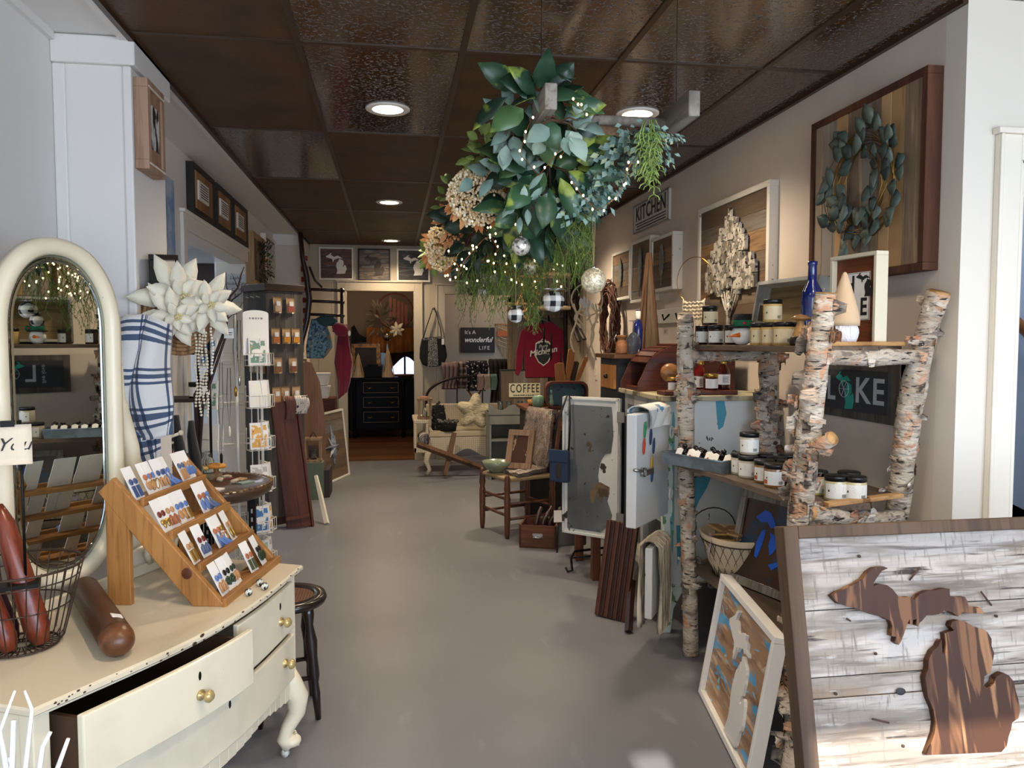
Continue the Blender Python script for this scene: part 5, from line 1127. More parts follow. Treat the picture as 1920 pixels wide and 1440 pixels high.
for i, x in enumerate((-.12, -.03, .09)):
    t = T('drinking_glass', 'clear drinking glass on the grey shelf unit, %s of three' % ['left', 'middle', 'right'][i], 'glass', (1.24+x, 7.97, .701), group='glasses on the grey shelf')
    MB().lathe([(.001, 0), (.026, 0), (.03, .11), (.028, .11), (.024, .006), (.001, .006)], n=20).build('glass_body', thin, t)
t = framed('coffee_picture', 'black framed barnwood picture with a cream COFFEE plaque on the grey shelf unit', 'picture', TR(1.40, 8.12, .701) @ rotm(x=-.04), .54, .44, .03, .014, blk, barn, planks=('z', 5))
p = MB().box((-.17, -.036, .14), (.17, -.022, .29)).build('plaque', mat('cream_plaque', 'd8cfae', .5), t, bevel=.003)
text('COFFEE', .125, ink, t, TR(-.0, -.037, .23) @ FX, sx=.62, space=1.25, th=.001); scribble(t, ink, -.145, .145, .15, .172, -.0362, 1, 5)
# sweatshirt on a hanger
mar = mat('maroon_fleece', '780f2a', .95, sheen=.15)
t = T('maroon_sweatshirt', 'maroon sweatshirt with a shield print on a hanger near the right back corner', 'sweatshirt', (0, 0, 0), M=TR(1.60, 8.15, 1.05) @ MX.Scale(.95, 4))
out = [(-.20, 0), (.20, 0), (.21, .35), (.24, .10), (.285, .02), (.315, .05), (.30, .30), (.25, .52), (.12, .62), (.07, .635), (0, .60), (-.07, .635), (-.12, .62), (-.25, .52), (-.30, .30), (-.315, .05), (-.285, .02), (-.24, .10), (-.21, .35)]
m = MB().prism(out, -.05, .03, 'y'); m.build('body', mar, t, bevel=.009, bseg=3)
MB().tube([(.075*cos(a), -.045-.01*sin(a), .625+.035*sin(a)) for a in [pi+k*pi/10 for k in range(11)]], .011, 8).build('neckband', mat('maroon_rib', '5a0a1e', .95), t)
sh = [(-.055, .37), (-.03, .39), (.04, .39), (.062, .36), (.065, .25), (.04, .19), (.005, .155), (-.035, .19), (-.06, .25)]
MB().prism([(x*1.55, (z-.27)*1.2+.27) for x, z in sh], -.053, -.051, 'y').build('shield_outline', wt, t); MB().prism([(x*1.36, (z-.27)*1.08+.27) for x, z in sh], -.0545, -.053, 'y').build('shield', mat('charcoal_print', '2a2b30', .8), t)
MB().tube([(-.05, -.053, .385), (-.02, -.053, .42), (.0, -.053, .44), (.03, -.053, .42), (.05, -.053, .385)], .006, 6).build('mountain_line', wt, t)
text('Pure', .055, wt, t, TR(0, -.0575, .355) @ rotm(y=-.15) @ FX, shear=.3, ext=.001); text('Michigan', .092, wt, t, TR(0.0, -.0575, .295) @ rotm(y=-.18) @ FX, shear=.3, ext=.001, th=.002)
MB().ell((-.10, -.055, .50), (.02, .004, .02), 12, 6).build('patch', mat('pink_patch', 'a2606e', .8), t)
MB().tube([(-.16, 0, .59), (0, 0, .665), (.16, 0, .59)], .008, 8).tube([(0, 0, .665), (0, 0, .70), (.025, 0, .72), (.02, 0, .745), (-.01, 0, .75)], .003, 6).build('hanger', mat('grey_hanger', '7d7f80', .4), t)
t = T('weathered_rail', 'weathered wood frame with cross rail holding the maroon sweatshirt', 'clothes rail', (1.57, 8.26, 0))
for x in (-.30, .29): MB().box((x-.025, 0, 0), (x+.025, .05, 1.92)).build('post', lw_, t)
MB().box((-.31, -.07, 1.70), (.31, -.04, 1.73)).build('rail', lw_, t); MB().box((-.32, .0, 1.87), (.32, .05, 1.92)).build('rail', lw_, t)
MB().box((-.28, .035, .6), (.28, .05, 1.87)).build('panel', mat('beige_hutch_panel', '8b7c62', .7), t)
for i, (x, y0, y1) in enumerate(((.02, 1.75, 1.40), (.12, 1.75, 1.25))):
    solo(MB().tube([(1.58+x*.8, 8.18, y0-.03), (1.595+x*.8, 8.10, (y0+y1)/2), (1.59+x*.8, 8.09, y1)], .010, 8, flat=.6), 'black_strap', blk, 'black leather strap hanging in front of the maroon sweatshirt, %s one' % ['shorter', 'longer'][i], 'strap', group='black straps')
# ladder-back chair with fur, bowl and picture
cw = wood('chair_wood', '5f3620', '3b1f12', .45, 6, 'z', coat=.15)
CM = TR(.935, 5.73, 0) @ rotm(z=math.radians(-68.3)); t = T('ladderback_chair', 'brown turned-leg wooden chair with a woven rush seat facing the aisle', 'chair', M=CM)
for x, y, h in ((-.19, -.20, .47), (.19, -.20, .47), (-.18, .20, .88), (.18, .20, .88)):
    m = MB(); zs = [0, .05, .12, .30, .33, .36, .40, h-.03, h]; rs = [.015, .02, .022, .024, .018, .025, .021, .022, .012]
    m.tube([(x, y+(.06*max(0, z-.45)/.4), z) for z in zs], rs, 12)
    if h > .5: m.ell((x, y+.065, h+.015), (.017, .017, .025))
    m.build('leg', cw, t)
for z in (.14, .25): 
    for x in (-.185, .185): MB().cyl((x, -.2, z), (x, .2, z), .011).build('stretcher', cw, t)
for y, z in ((-.2, .17), (-.2, .29), (.2, .2)): MB().cyl((-.19, y, z), (.19, y, z), .011).build('stretcher', cw, t)
rush = mat('rush_seat', '8f7a5a', .8, bump=(1, 120, (1, .2, 1), .006))
MB().box((-.20, -.21, .415), (.20, .20, .445)).build('seat', rush, t, bevel=.012)
for z in (.60, .72, .83): MB().box((-.18, .21+.06*(z-.45)/.4, z-.03), (.18, .225+.06*(z-.45)/.4, z+.03)).build('back_slat', cw, t, bevel=.004)
fur = mat('brown_fur', '7b5f4a', 1, layers=[('a3917c', 14, (1, 1, 1), .5, .62), ('4a3a30', 22, (1, 1, 1), .55, .65)], bump=(1, 90, (1, 1, 1), .02), sheen=.5)
t = T('fur_throw', 'shaggy brown and grey fur throw draped over the chair back and seat', 'throw', M=CM @ TR(0, .0, .447))
def ff(u, v):
    x = (u-.5)*.40+.012*sin(v*9+u*2); n_ = .018*noise.noise(V((u*6, v*9, 3)))
    if v < .45: q = v/.45; return (x, -.12+.26*q, .012+n_+.02*q)
    if v < .82: q = (v-.45)/.37; return (x*.95, .14+.06*q+n_, .03+.43*q)
    q = (v-.82)/.18; return (x*.9, .20+.10*q, .46+.02*sin(q*pi)-.14*q*q)
MB().sheet(ff, 26, 40, .028).build('fur', fur, t)
t = T('green_bowl', 'pale green stoneware bowl on the front of the chair seat', 'bowl', M=CM @ TR(-.07, -.14, .4465) @ MX.Scale(1.15, 4))
MB().lathe([(.001, 0), (.04, 0), (.05, .01), (.085, .045), (.098, .075), (.093, .075), (.08, .045), (.045, .016), (.001, .014)], n=36).build('bowl', mat('celadon_glaze', '7f8a72', .25, layers=[('6a7460', 8, (1, 1, 1), .5, .7)], coat=.5), t)
t = framed('horse_picture', 'pale wood framed picture leaning on the fur throw on the chair', 'picture', CM @ TR(.05, -.02, .475) @ rotm(z=math.radians(38)) @ rotm(x=-.34), .21, .30, .03, .045, wood('pale_oak', '9a7d62', '6f5642', .6, 7), mat('sepia_print', '4a2d20', .4, layers=[('b39a80', 11, (1.4, 1, .7), .58, .62), ('1f120c', 9, (1, 1, 1), .55, .6)]))
# wooden box with handle, things in it
t = T('wooden_drawer_box', 'small brown wooden drawer box with brass pull on the floor beside the chair', 'box', M=TR(1.03, 5.30, 0) @ rotm(z=-.35))
for a, b in (((-.13, -.12, 0), (-.118, .12, .16)), ((.118, -.12, 0), (.13, .12, .16)), ((-.13, -.12, 0), (.13, -.108, .16)), ((-.13, .108, 0), (.13, .12, .16)), ((-.13, -.12, 0), (.13, .12, .012))): MB().box(a, b).build('board', wood('box_brown', '6a3c24', '40210f', .5, 6, 'x'), t)
MB().tube([(-.03, -.122, .085), (-.025, -.14, .08), (.025, -.14, .08), (.03, -.122, .085)], .006, 6).box((-.035, -.123, .075), (.035, -.12, .105)).build('pull', MATS['silver'], t)
for i in range(3):
    a = TR(1.03+(-.04+.05*i), 5.32, .014) ; m = MB().tube([(0, 0, 0), (.02, .02, .14), (.06+.03*i, .04, .24)], [.016, .02, .012], 8)
    solo(m, 'dark_tool_handle', dkb, 'dark wooden handle sticking out of the drawer box, %s' % ['leftmost', 'middle', 'rightmost'][i], 'tool', M=a, group='handles in the drawer box')
t = T('grey_satchel', 'grey cloth case with a black strap and white tag hanging beside the enamel door', 'bag', (1.20, 5.02, .06))
MB().box((-.10, -.03, .0), (.09, .03, .26)).build('body', mat('grey_canvas', '4a4845', .9), t, bevel=.012)
MB().tube([(-.085, -.03, .24), (-.06, -.02, .6), (.02, 0, .97)], .008, 6).tube([(-.11, -.03, .18), (-.115, -.03, -.04)], .006, 6).build('strap', blk, t)
MB().box((-.14, -.042, .17), (-.085, -.04, .25)).build('tag', paper, t)
t = T('iron_scroll_stand', 'low black wrought iron scroll foot on the floor below the enamel door', 'stand', (1.12, 4.72, 0))
MB().tube([(-.06, -.1, .03), (-.05, -.12, .008), (-.02, -.11, .012), (-.02, -.07, .08), (.02, 0, .10), (.30, .04, .11)], .008, 8).tube([(-.02, -.07, .08), (.28, -.04, .085)], .006, 6).build('scroll', blkm, t)
# dark cabinet with its things
t = T('dark_cabinet', 'tall black-brown cabinet with a brown tray top behind the chair', 'cabinet', (1.46, 6.45, 0))
MB().box((-.34, -.25, 0), (.38, .28, .86)).build('body', mat('black_brown', '17120f', .6), t, bevel=.004); MB().box((-.37, -.28, .86), (.40, .29, .89)).build('top', wood('tray_brown', '6b4128', '402213', .5, 6, 'x'), t, bevel=.004)
for x in (-.33, .02): MB().box((x, -.262, .06), (x+.33, -.25, .82)).build('door', MATS['black_brown'], t, bevel=.003)
for x, nm in ((-.32, 'post'),): MB().cyl((x+.01, -.29, .6), (x+.01, -.29, .88), .022).build(nm, cw, t)
CT = lambda x, y: (1.46+x, 6.45+y, .8915)
t = T('green_vase', 'round pale green glazed vase on the dark cabinet', 'vase', CT(-.27, -.22))
MB().lathe([(.001, 0), (.032, 0), (.05, .03), (.053, .06), (.043, .095), (.038, .10), (.036, .095), (.045, .06), (.03, .01), (.001, .008)], n=28).build('vase_body', mat('green_glaze', '6f8f78', .2, layers=[('8a7a50', 5, (1, 1, 4), .58, .7)], coat=.5), t)
t = T('shallow_basket', 'shallow golden brown basket with trinkets on the dark cabinet', 'basket', CT(-.24, -.05))
MB().lathe([(.001, 0), (.07, 0), (.09, .05), (.084, .05), (.066, .008), (.001, .008)], n=24).build('tray', mat('golden_wicker', '9a6c30', .7, bump=(1, 80, (1, 1, 1), .006)), t)
for k in range(5): MB().ell((.04*cos(k*1.3), .04*sin(k*1.3), .045), (.022, .02, .02), 10, 7).build('trinket', [mat('tr1', '2b241f', .5), brass, mat('tr3', '8f5a3a', .5)][k % 3], t)
t = T('slim_bottle', 'slim greenish patterned bottle on the dark cabinet', 'bottle', CT(-.16, -.21))
MB().lathe([(.001, 0), (.026, 0), (.028, .02), (.024, .06), (.018, .10), (.012, .15), (.011, .20), (.014, .205), (.011, .215), (.001, .215)], n=18).build('bottle_body', mat('green_bottle', '8ba38a', .15, layers=[('4d5f4a', 30, (1, 1, 1), .5, .55)], coat=.5), t)
t = T('blue_suitcase', 'open vintage suitcase with a worn blue lining propped on the dark cabinet', 'suitcase', (1.42, 6.19, .8915))
def rr(w, h, r, n=6): return [(sx*(w/2-r)+r*cos(a), sz*(h/2-r)+r*sin(a)+h/2) for (sx, sz, a0) in ((1, 1, 0), (-1, 1, pi/2), (-1, -1, pi), (1, -1, 3*pi/2)) for a in [a0+k*pi/2/n for k in range(n+1)]]
m = MB().prism(rr(.34, .20, .06), .04, .05, 'y'); m.build('lid_lining', mat('worn_blue_lining', '3f5a68', .8, layers=[('1f1a18', 12, (1, 1, 1), .52, .58)]), t)
m = MB(); o_ = rr(.36, .22, .065); i_ = rr(.325, .185, .055); n = len(o_)
m.add([(x, y, z-.0) for (x, z) in o_ for y in (-.03, .05)]+[(x, y, z+.015) for (x, z) in i_ for y in (-.03, .05)], [f for k in range(n) for f in ((2*k, 2*((k+1) % n), 2*((k+1) % n)+1, 2*k+1), (2*n+2*k, 2*n+2*k+1, 2*n+2*((k+1) % n)+1, 2*n+2*((k+1) % n)), (2*k, 2*n+2*k, 2*n+2*((k+1) % n), 2*((k+1) % n)))])
m.build('leather_rim', mat('red_brown_leather', '5a2a1a', .5), t)
t = T('utensil_crock', 'dark crock behind the suitcase holding wooden spatulas', 'crock', (1.46, 6.42, .8915)); MB().lathe([(.001, 0), (.06, 0), (.07, .05), (.065, .13), (.058, .13), (.055, .02), (.001, .02)], n=24).build('crock_body', mat('dark_glaze', '2c211b', .3), t)
spw = wood('honey_spatula', 'b57a3f', '8a5526', .5, 8)
for i, (dx, lean, h, wd, lb) in enumerate(((-.03, -.16, .34, .045, 'broad pale wooden spatula, leftmost in the crock'), (.02, .12, .46, .032, 'tallest wooden spatula in the crock'), (.04, .28, .36, .025, 'dark brown wooden spoon in the crock'), (.06, .48, .42, .02, 'slim pale wooden spatula leaning farthest right in the crock'))):
    M = TR(1.46+dx*.5, 6.41, .92) @ rotm(y=lean*.8)
    pr = [(-.009, 0), (.009, 0), (.009, h*.35), (wd, h*.55), (wd*1.05, h*.97), (wd*.3, h), (-wd*.8, h*.98), (-wd, h*.6), (-.009, h*.35)]
    solo(MB().prism(pr, -.004, .004, 'y'), 'wooden_spatula', spw if i != 2 else dkb, lb, 'spatula', M=M, group='spatulas in the crock', bevel=.002)
# ---- small table legs and dark underside under the enamel door ----
t = T('low_brown_table', 'low brown wooden table with square legs under the enamel door', 'table', (1.42, 4.72, 0))
rbw = wood('reddish_table', '6f4026', '45230f', .5, 6)
for x in (-.24, .2):
    for y in (-.30, .12): MB().box((x, y, 0), (x+.05, y+.05, .30)).build('leg', rbw, t, bevel=.002)
MB().box((-.26, -.32, .30), (.27, .2, .34)).build('top', rbw, t)
# ---- icebox ----
wp = mat('old_white_paint', 'd0d0c8', .45, layers=[('bbbdb5', 3, (1, 1, .4), .45, .7), ('3d3a34', 26, (1, 1, .5), .71, .725, 3)], coat=.1, bump=(.15, 20, (1, 1, 1), .004))
tealp = mat('teal_chipped', 'c3cdc5', .5, layers=[('5a9b9e', 9, (2.5, 2.5, .35), .54, .56, 4), ('5f8a62', 22, (1, 1, .6), .58, .60, 4), ('4a3d30', 30, (1, 1, 1), .68, .70, 4)])
greyp = mat('grey_worn_paint', 'b0b0aa', .5, layers=[('6e6d68', 8, (1, 1, .3), .5, .7), ('3b342c', 24, (1, 1, .4), .68, .7)])
IX0, IX1, IY0, IY1, IZ = 1.31, 1.87, 3.56, 4.22, 1.15
t = T('old_icebox', 'old white painted icebox cabinet with teal paint showing through and open doors', 'cabinet', ((IX0+IX1)/2, (IY0+IY1)/2, 0)); ib = t
B = lambda a, b, nm, m_, **k: MB().box(a, b).build(nm, m_, t, True, **k)
B((IX0+.04, IY0+.012, .24), (IX1-.04, IY0+.03, IZ), 'side_panel', wp)
B((IX0+.02, IY1-.03, .24), (IX1, IY1, IZ), 'side_panel', greyp); B((IX1-.02, IY0, .24), (IX1, IY1, IZ), 'back_panel', greyp)
B((IX0+.02, IY0+.03, .26), (IX1-.02, IY1-.03, .29), 'floor_board', greyp); B((IX0+.02, IY0+.03, .56), (IX1-.02, IY1-.03, .59), 'inner_shelf', mat('zinc', '55585a', .4, .6))
B((IX0-.03, IY0-.03, IZ), (IX1+.015, IY1+.03, IZ+.025), 'top', mat('cream_grime_top', 'b3a888', .5, layers=[('57503f', 8, (1, 1, 1), .5, .62), ('6fa0a6', 5, (1, 1, 1), .66, .69)]), bevel=.004)
for (x, y) in ((IX0, IY0), (IX0, IY1-.05), (IX1-.05, IY0), (IX1-.05, IY1-.05)):
    m = MB().box((x, y, .22), (x+.05, y+.05, IZ)).prism([(x-.005 if x < 1.5 else x, 0), (x+.04, 0), (x+.055, .12), (x+.12 if x < 1.5 else x+.05, .24), (x, .24)], y+.002, y+.045, 'y')
    m.build('corner_post', tealp if y < 3.8 and x < 1.5 else greyp, t, True, bevel=.003)
B((IX0, IY0+.05, 1.09), (IX0+.03, IY1-.05, IZ), 'front_rail', greyp); B((IX0, IY0+.05, .545), (IX0+.03, IY0+.33, .58), 'front_rail', greyp); B((IX0, IY0+.05, .24), (IX0+.03, IY1-.05, .28), 'front_rail', greyp); B((IX0, IY0+.32, .28), (IX0+.03, IY0+.36, 1.09), 'front_stile', greyp)
for P_ in ([(1342, 752), (1358, 752), (1362, 775), (1356, 800), (1347, 806), (1344, 780)], [(1303, 895), (1335, 890), (1325, 915), (1310, 940), (1300, 965), (1294, 975), (1297, 930)], [(1268, 985), (1275, 985), (1277, 1040), (1270, 1060)]):
    m = MB(); m.M = INV[t.name]; Q_ = [PY(a, b, IY0+.011) for a, b in P_]; m.prism([(q.x, q.z) for q in Q_], IY0+.0095, IY0+.012, 'y'); m.build('teal_drip', mat('teal_drip_paint', '4a93a6', .5), t)
# doors
def door(nm, a, b, z0, z1, m_, th=.035, chipm=None, lab=None):
    a = V((a[0], a[1], 0)); b = V((b[0], b[1], 0)); L_ = (b-a).length; ang = math.atan2((b-a).y, (b-a).x); M = INV[t.name] @ (TR(a.x, a.y, z0) @ rotm(z=ang))
    m = MB(); m.M = M; m.box((0, 0, 0), (L_, th, z1-z0)); o = m.build(nm, m_, t, bevel=.006, bseg=3, label=lab); return o, M, L_
zincp = mat('scratched_zinc', '6f7375', .42, .35, layers=[('4f5254', 2.5, (1, 1, 1), .45, .65), ('2a241e', 28, (1, 1, 1), .66, .69), ('5a4c3a', 12, (1, 1, 1), .69, .72)])
enam = mat('white_enamel_chipped', 'c8c9c6', .3, layers=[('3a342d', 14, (1, 1, 1), .66, .68)], coat=.3)
o, M, L_ = door('large_door', (1.0, 4.45), (1.275, 4.205), .30, 1.115, enam)
m = MB(); m.M = M; r_ = random.Random(3)
zp = [(.035, .03)]+[(L_*.70+.012*r_.uniform(-1, 1), .03), (L_*.82, .07), (L_*.86+.01, .14), (L_*.80, .22), (L_*.84, .27), (L_*.74, .28), (L_*.66, .31), (L_*.64, .36), (L_*.66, .42), (L_*.70, .46), (L_*.76, .49), (L_*.86, .50), (L_*.90, .60), (L_*.88, .72)]+[(L_-.05, .765), (.06, .768), (.04, .75)]
m.prism(zp, -.004, .002, 'y'); m.build('zinc_lining', zincp, o, label='scratched grey zinc sheet torn at the lower right')
m = MB(); m.M = M; m.prism([(L_*.50, .27), (L_*.60, .31), (L_*.68, .325), (L_*.84, .30), (L_*.82, .24), (L_*.74, .25), (L_*.70, .20), (L_*.62, .26), (L_*.57, .19), (L_*.52, .20)], -.005, .001, 'y'); m.build('rust_patch', mat('rust_patch', '6b5a44', .8, layers=[('4a3a28', 20, (1, 1, 1), .5, .6)]), o)
m = MB(); m.M = M
for z in (0, .80): m.box((.004, -.012, z), (L_-.004, 0, z+.013))
for x in (.004, L_-.017): m.box((x, -.012, 0), (x+.013, 0, .813))
m.build('raised_rim', enam, o)
for z in (.10, .68):
    m = MB(); m.M = M; m.box((L_-.01, -.014, z), (L_+.035, -.008, z+.06)); m.build('hinge', MATS['silver'], o)
o, M, L_ = door('upper_door', (1.07, 3.27), (1.325, 3.55), .60, 1.115, mat('door_white', 'cfd1d0', .35, coat=.2, layers=[('3a342d', 10, (1, 1, 1), .75, .77)]), .05)
m = MB(); m.M = M @ TR(0, .05, 0); m.box((.01, 0, .01), (L_-.01, .012, .505)); m.build('dark_backing', mat('dark_wood_back', '231b15', .8), o)
m = MB(); m.M = M; m.cyl((.06, 0, .25), (.06, -.018, .25), .022, n=16).box((.055, -.026, .235), (.14, -.014, .262)).tube([(-.02, -.0, .27), (.03, -.02, .26)], .008, 6); m.build('latch', MATS['silver'], o)
for z in (.10, .40):
    m = MB(); m.M = M; m.tube([(L_+.005+.018*cos(k*pi/8), -.012, z+.028*sin(k*pi/8)) for k in range(16)], .005, 6, closed=True); m.build('hinge', wh, o)
mg = [((.085, .44), 'green', '3a8a58'), ((.075, .365), 'red', 'c24a33'), ((.15, .40), 'navy', '27385c'), ((.185, .355), 'dark blue', '2c3f5e'), ((.165, .275), 'yellow', 'c9a23c'), ((.17, .225), 'blue', '34507c')]
WM = TR(1.07, 3.27, .60) @ rotm(z=math.atan2(.28, .255))
for (x, z), cn, c in mg:
    solo(MB().ell((0, -.004, 0), (.014, .004, .036), 10, 8, nzs=.4, nsc=3), 'chess_magnet', mat('mag_'+c, c, .4), '%s long magnet stuck on the open white icebox door' % cn, 'magnet', M=WM @ TR(x, -.001, z) @ rotm(y=.1), group='coloured magnets')
tw_ = cloth_over(WM @ TR(L_*.55, .03, .535), 'printed_tea_towel', 'white printed tea towel draped over the top of the open icebox door', mat('tea_towel_print', 'd3d5ce', .9, layers=[('4a86ac', 9, (1, 1, 1), .60, .62), ('b58f86', 12, (1, 1, 1), .64, .66)]), .26, .09, .22, 'tea towel', .005, .008, None, 1, .045)
o, M, L_ = door('lower_door', (1.16, 3.30), (1.325, 3.55), .17, .50, enam, .035)
cloth_over(TR(1.16, 3.30, .515) @ rotm(z=math.atan2(.25, .165)) @ TR(.13, .02, 0), 'cream_cloth', 'long cream gauze cloth draped over the lower open icebox door', mat('cream_gauze', 'd0c5b0', .95, layers=[('a3937a', 14, (2, 2, .3), .5, .7)], bump=(.8, 60, (1, 1, .1), .006)), .22, .42, .40, 'cloth', .006, .022, None, 4, .03)
m = MB()
for k in range(7): m.box((-.09+k*.0255, 0, 0), (-.065+k*.0255, .03, .50), tint=(k % 2))
solo(m, 'striped_cutting_board', mat('striped_walnut', '55301f', .45, tcols=['4e2c1d', '33190f'], layers=[('2a150c', 8, (1, 1, .1), .5, .8)]), 'long striped dark walnut cutting board leaning on the icebox front', 'cutting board', M=TR(1.10, 3.78, .005) @ rotm(z=-.75) @ rotm(x=-.16, y=.06), bevel=.006)
solo(MB().tube([(0, 0, .01), (.05, .13, .12), (.08, .2, .2)], .02, 4, smooth=False), 'dark_board_end', dkb, 'dark wooden foot slanting out below the icebox lower door', 'wooden foot', M=TR(1.14, 3.58, 0))
# blue bag hung on the large door
t = T('blue_bag', 'small navy blue shoulder bag hanging on a black strap over the enamel door', 'bag', M=TR(1.0, 4.43, .66) @ rotm(z=-.7))
nav = mat('navy_leather', '1f2f48', .6)
MB().box((-.065, -.06, -.05), (.06, -.018, .14)).build('body', nav, t, bevel=.014, bseg=3); MB().box((-.066, -.064, .07), (.061, -.056, .145)).build('flap', nav, t, bevel=.004)
MB().ell((0.0, -.0615, .02), (.018, .003, .05)).build('leaf_patch', mat('patch_brown', '2b2320', .6), t)
MB().tube([(.05, -.03, .12), (.052, -.018, .30), (.045, -.012, .463), (.045, .045, .463), (.045, .05, .2)], .008, 6, flat=.6).tube([(-.06, -.03, .12), (-.03, -.02, .30), (.03, -.014, .463)], .006, 6).build('strap', blk, t)
# ---- bread box on the icebox, small dark chest behind, things on them ----
ITZ = IZ+.0255
brw = wood('red_brown_breadbox', '5b2a18', '36150b', .45, 6, 'x', coat=.1)
t = T('roll_top_bread_box', 'red-brown wooden roll-top bread box standing on the icebox', 'bread box', (1.56, 4.06, ITZ))
prof = [(-.28, 0), (.26, 0), (.26, .24), (-.06, .24)]+[(-.06-.20*sin(k*pi/12), .04+.20*cos(k*pi/12)) for k in range(1, 6)]+[(-.28, .04)]
MB().prism(prof, -.17, -.155, 'y').build('side_panel', brw, t); MB().prism(prof, .135, .15, 'y').build('side_panel', brw, t)
MB().box((-.27, -.155, 0), (.26, .135, .018)).build('bottom', brw, t); MB().box((-.07, -.17, .24), (.27, .15, .252)).build('top', brw, t, bevel=.003); MB().box((.24, -.155, .018), (.26, .135, .24)).build('back', brw, t)
m = MB()
for k in range(5):
    a = k*pi/14; m.cb((-.065-.19*sin(a), -.01, .045+.19*cos(a)), (.035, .29, .012), M=rotm(y=-a))
m.build('roll_slats', brw, t)
t = T('dark_blue_chest', 'dark blue-black small chest with a wooden top behind the bread box', 'chest', (1.50, 4.50, 0)); MB().box((-.20, -.18, .345), (.36, .2, 1.34)).build('body', mat('blue_black', '161c24', .6), t); MB().box((-.23, -.2, 1.34), (.38, .22, 1.365)).build('top', wood('chest_top', '6e4a2c', '43290f', .5, 6, 'x'), t); MB().box((-.215, -.14, 1.16), (-.20, .14, 1.30)).build('drawer', spw, t); MB().ell((-.225, 0, 1.23), .014).build('knob', blk, t)
amber = mat('amber_glass', '3a0d08', .08, coat=.6); redg = mat('red_sauce', '5f120c', .08, coat=.6); bluebt = mat('cobalt_glass', '0f1f66', .06, coat=.8); goldl = mat('gold_lid', 'b3924a', .3, .9)
BTZ = ITZ+.2525
def bottle(lab, loc, prof, m_, cap=None, capm=None, lbl=None, grp=None, sc=1):
    t = T('bottle', lab, 'bottle', loc, group=grp); MB().lathe([(r*sc, z*sc) for r, z in prof], n=24).build('glass_body', m_, t)
    if cap: MB().lathe([(r*sc, z*sc) for r, z in cap], n=18).build('cap', capm, t)
    if lbl:
        r, z0, z1 = [q*sc for q in lbl]; m = MB().lathe([(r, z0), (r, z1)], n=24, cap=False); l = m.build('label_paper', paper, t)
        m = MB()
        for j in range(5): m.box((-r*.5, -r-.0006, z0+(z1-z0)*(.2+.13*j)), (r*.4-.1*r*(j % 2), -r*.9, z0+(z1-z0)*(.24+.13*j)))
        m.build('label_print', ink, l)
    return t
wine = [(.001, 0), (.036, 0), (.038, .01), (.038, .17), (.034, .20), (.016, .235), (.0145, .29), (.017, .295), (.017, .305), (.013, .306)]
flask = [(.001, 0), (.038, 0), (.04, .01), (.04, .09), (.03, .125), (.016, .15), (.015, .17)]
cap_ = [(.0165, .15), (.0175, .155), (.0175, .19), (.001, .192)]
bottle('cobalt blue bottle with white cap on the small dark chest', (1.45, 4.42, 1.3655), wine, bluebt, [(.0165, .24), (.018, .25), (.018, .30), (.001, .302)], wh, None, sc=.85)
bottle('red sauce bottle with gold cap and white label on the bread box', (1.70, 4.02, BTZ), flask, redg, cap_, goldl, (.0405, .025, .085), sc=1.05)
jar('jam_jar', 'dark jam jar with gold lid and pale label on the bread box', 'jar', TR(1.60, 4.02, BTZ), .032, .075, amber, goldl, text_m=False)
jar('jam_jar', 'dark jam jar with white scalloped label on the icebox in front of bread box', 'jar', TR(1.405, 3.72, ITZ), .03, .082, amber, goldl, text_m=False)
t = T('wine_glass', 'upturned wine glass beside the blue bottle', 'glass', (1.40, 4.35, 1.3655))
MB().lathe([(.03, 0), (.042, .05), (.04, .09), (.015, .125), (.004, .13), (.004, .19), (.03, .195), (.001, .198)], n=24, cap=False).build('glass_body', thin, t)
t = T('wooden_milk_can', 'small turned wooden milk can on the small dark chest', 'ornament', (1.335, 4.37, 1.3655))
MB().lathe([(.001, 0), (.034, 0), (.036, .01), (.036, .06), (.024, .08), (.024, .09), (.033, .10), (.033, .11), (.001, .112)], n=24).build('can_body', wood('can_wood', '8f5f3c', '633c22', .5, 10, 'x'), t); MB().tube([(-.034, 0, .05), (-.045, 0, .09), (-.03, 0, .12)], .003, 6).build('handle', MATS['silver'], t)
t = T('wooden_obelisk', 'tall slim pyramid of rough wood standing on the small dark chest', 'ornament', (1.52, 4.44, 1.3655))
m = MB(); h = .60
for s1, s2 in ((-1, -1), (1, -1), (1, 1), (-1, 1)): m.tube([(.05*s1, .05*s2, 0), (.006*s1, .006*s2, h)], .010, 4, smooth=False)
m.build('edge_strips', stk, t)
MB().add([(-.046, -.046, 0), (.046, -.046, 0), (.046, .046, 0), (-.046, .046, 0), (0, 0, h*.98)], [(0, 1, 4), (1, 2, 4), (2, 3, 4), (3, 0, 4), (3, 2, 1, 0)]).build('core', wood('obelisk_wood', '6f5a42', '4a3a29', .7, 6), t)
t = T('wooden_scoop', 'large olive wood scoop with a paper tag leaning on the bread box', 'scoop', (1.43, 3.80, ITZ))
MB().ell((0, .02, .10), (.055, .03, .05), 20, 12, rotm(y=.4)).tube([(.03, .01, .07), (.06, 0, .01)], .012, 8).build('scoop_body', wood('olive_wood', '9a6a3c', '5e3a1c', .4, 9, 'x', coat=.3), t); MB().box((.025, -.045, .01), (.06, -.043, .07), M=rotm(y=.25)).build('tag', mat('kraft_tag', 'c9ad84', .7), t)
for i, (x, y) in enumerate(((1.40, 3.62), (1.60, 3.64))):
    solo(MB().box((-.095, -.055, 0), (.095, .055, .022)), 'walnut_riser', brw, 'small walnut riser block on the near edge of the icebox, %s one' % ['left', 'right'][i], 'riser', loc=(x, y, ITZ), group='walnut risers', bevel=.004)
RZ_ = ITZ+.0225
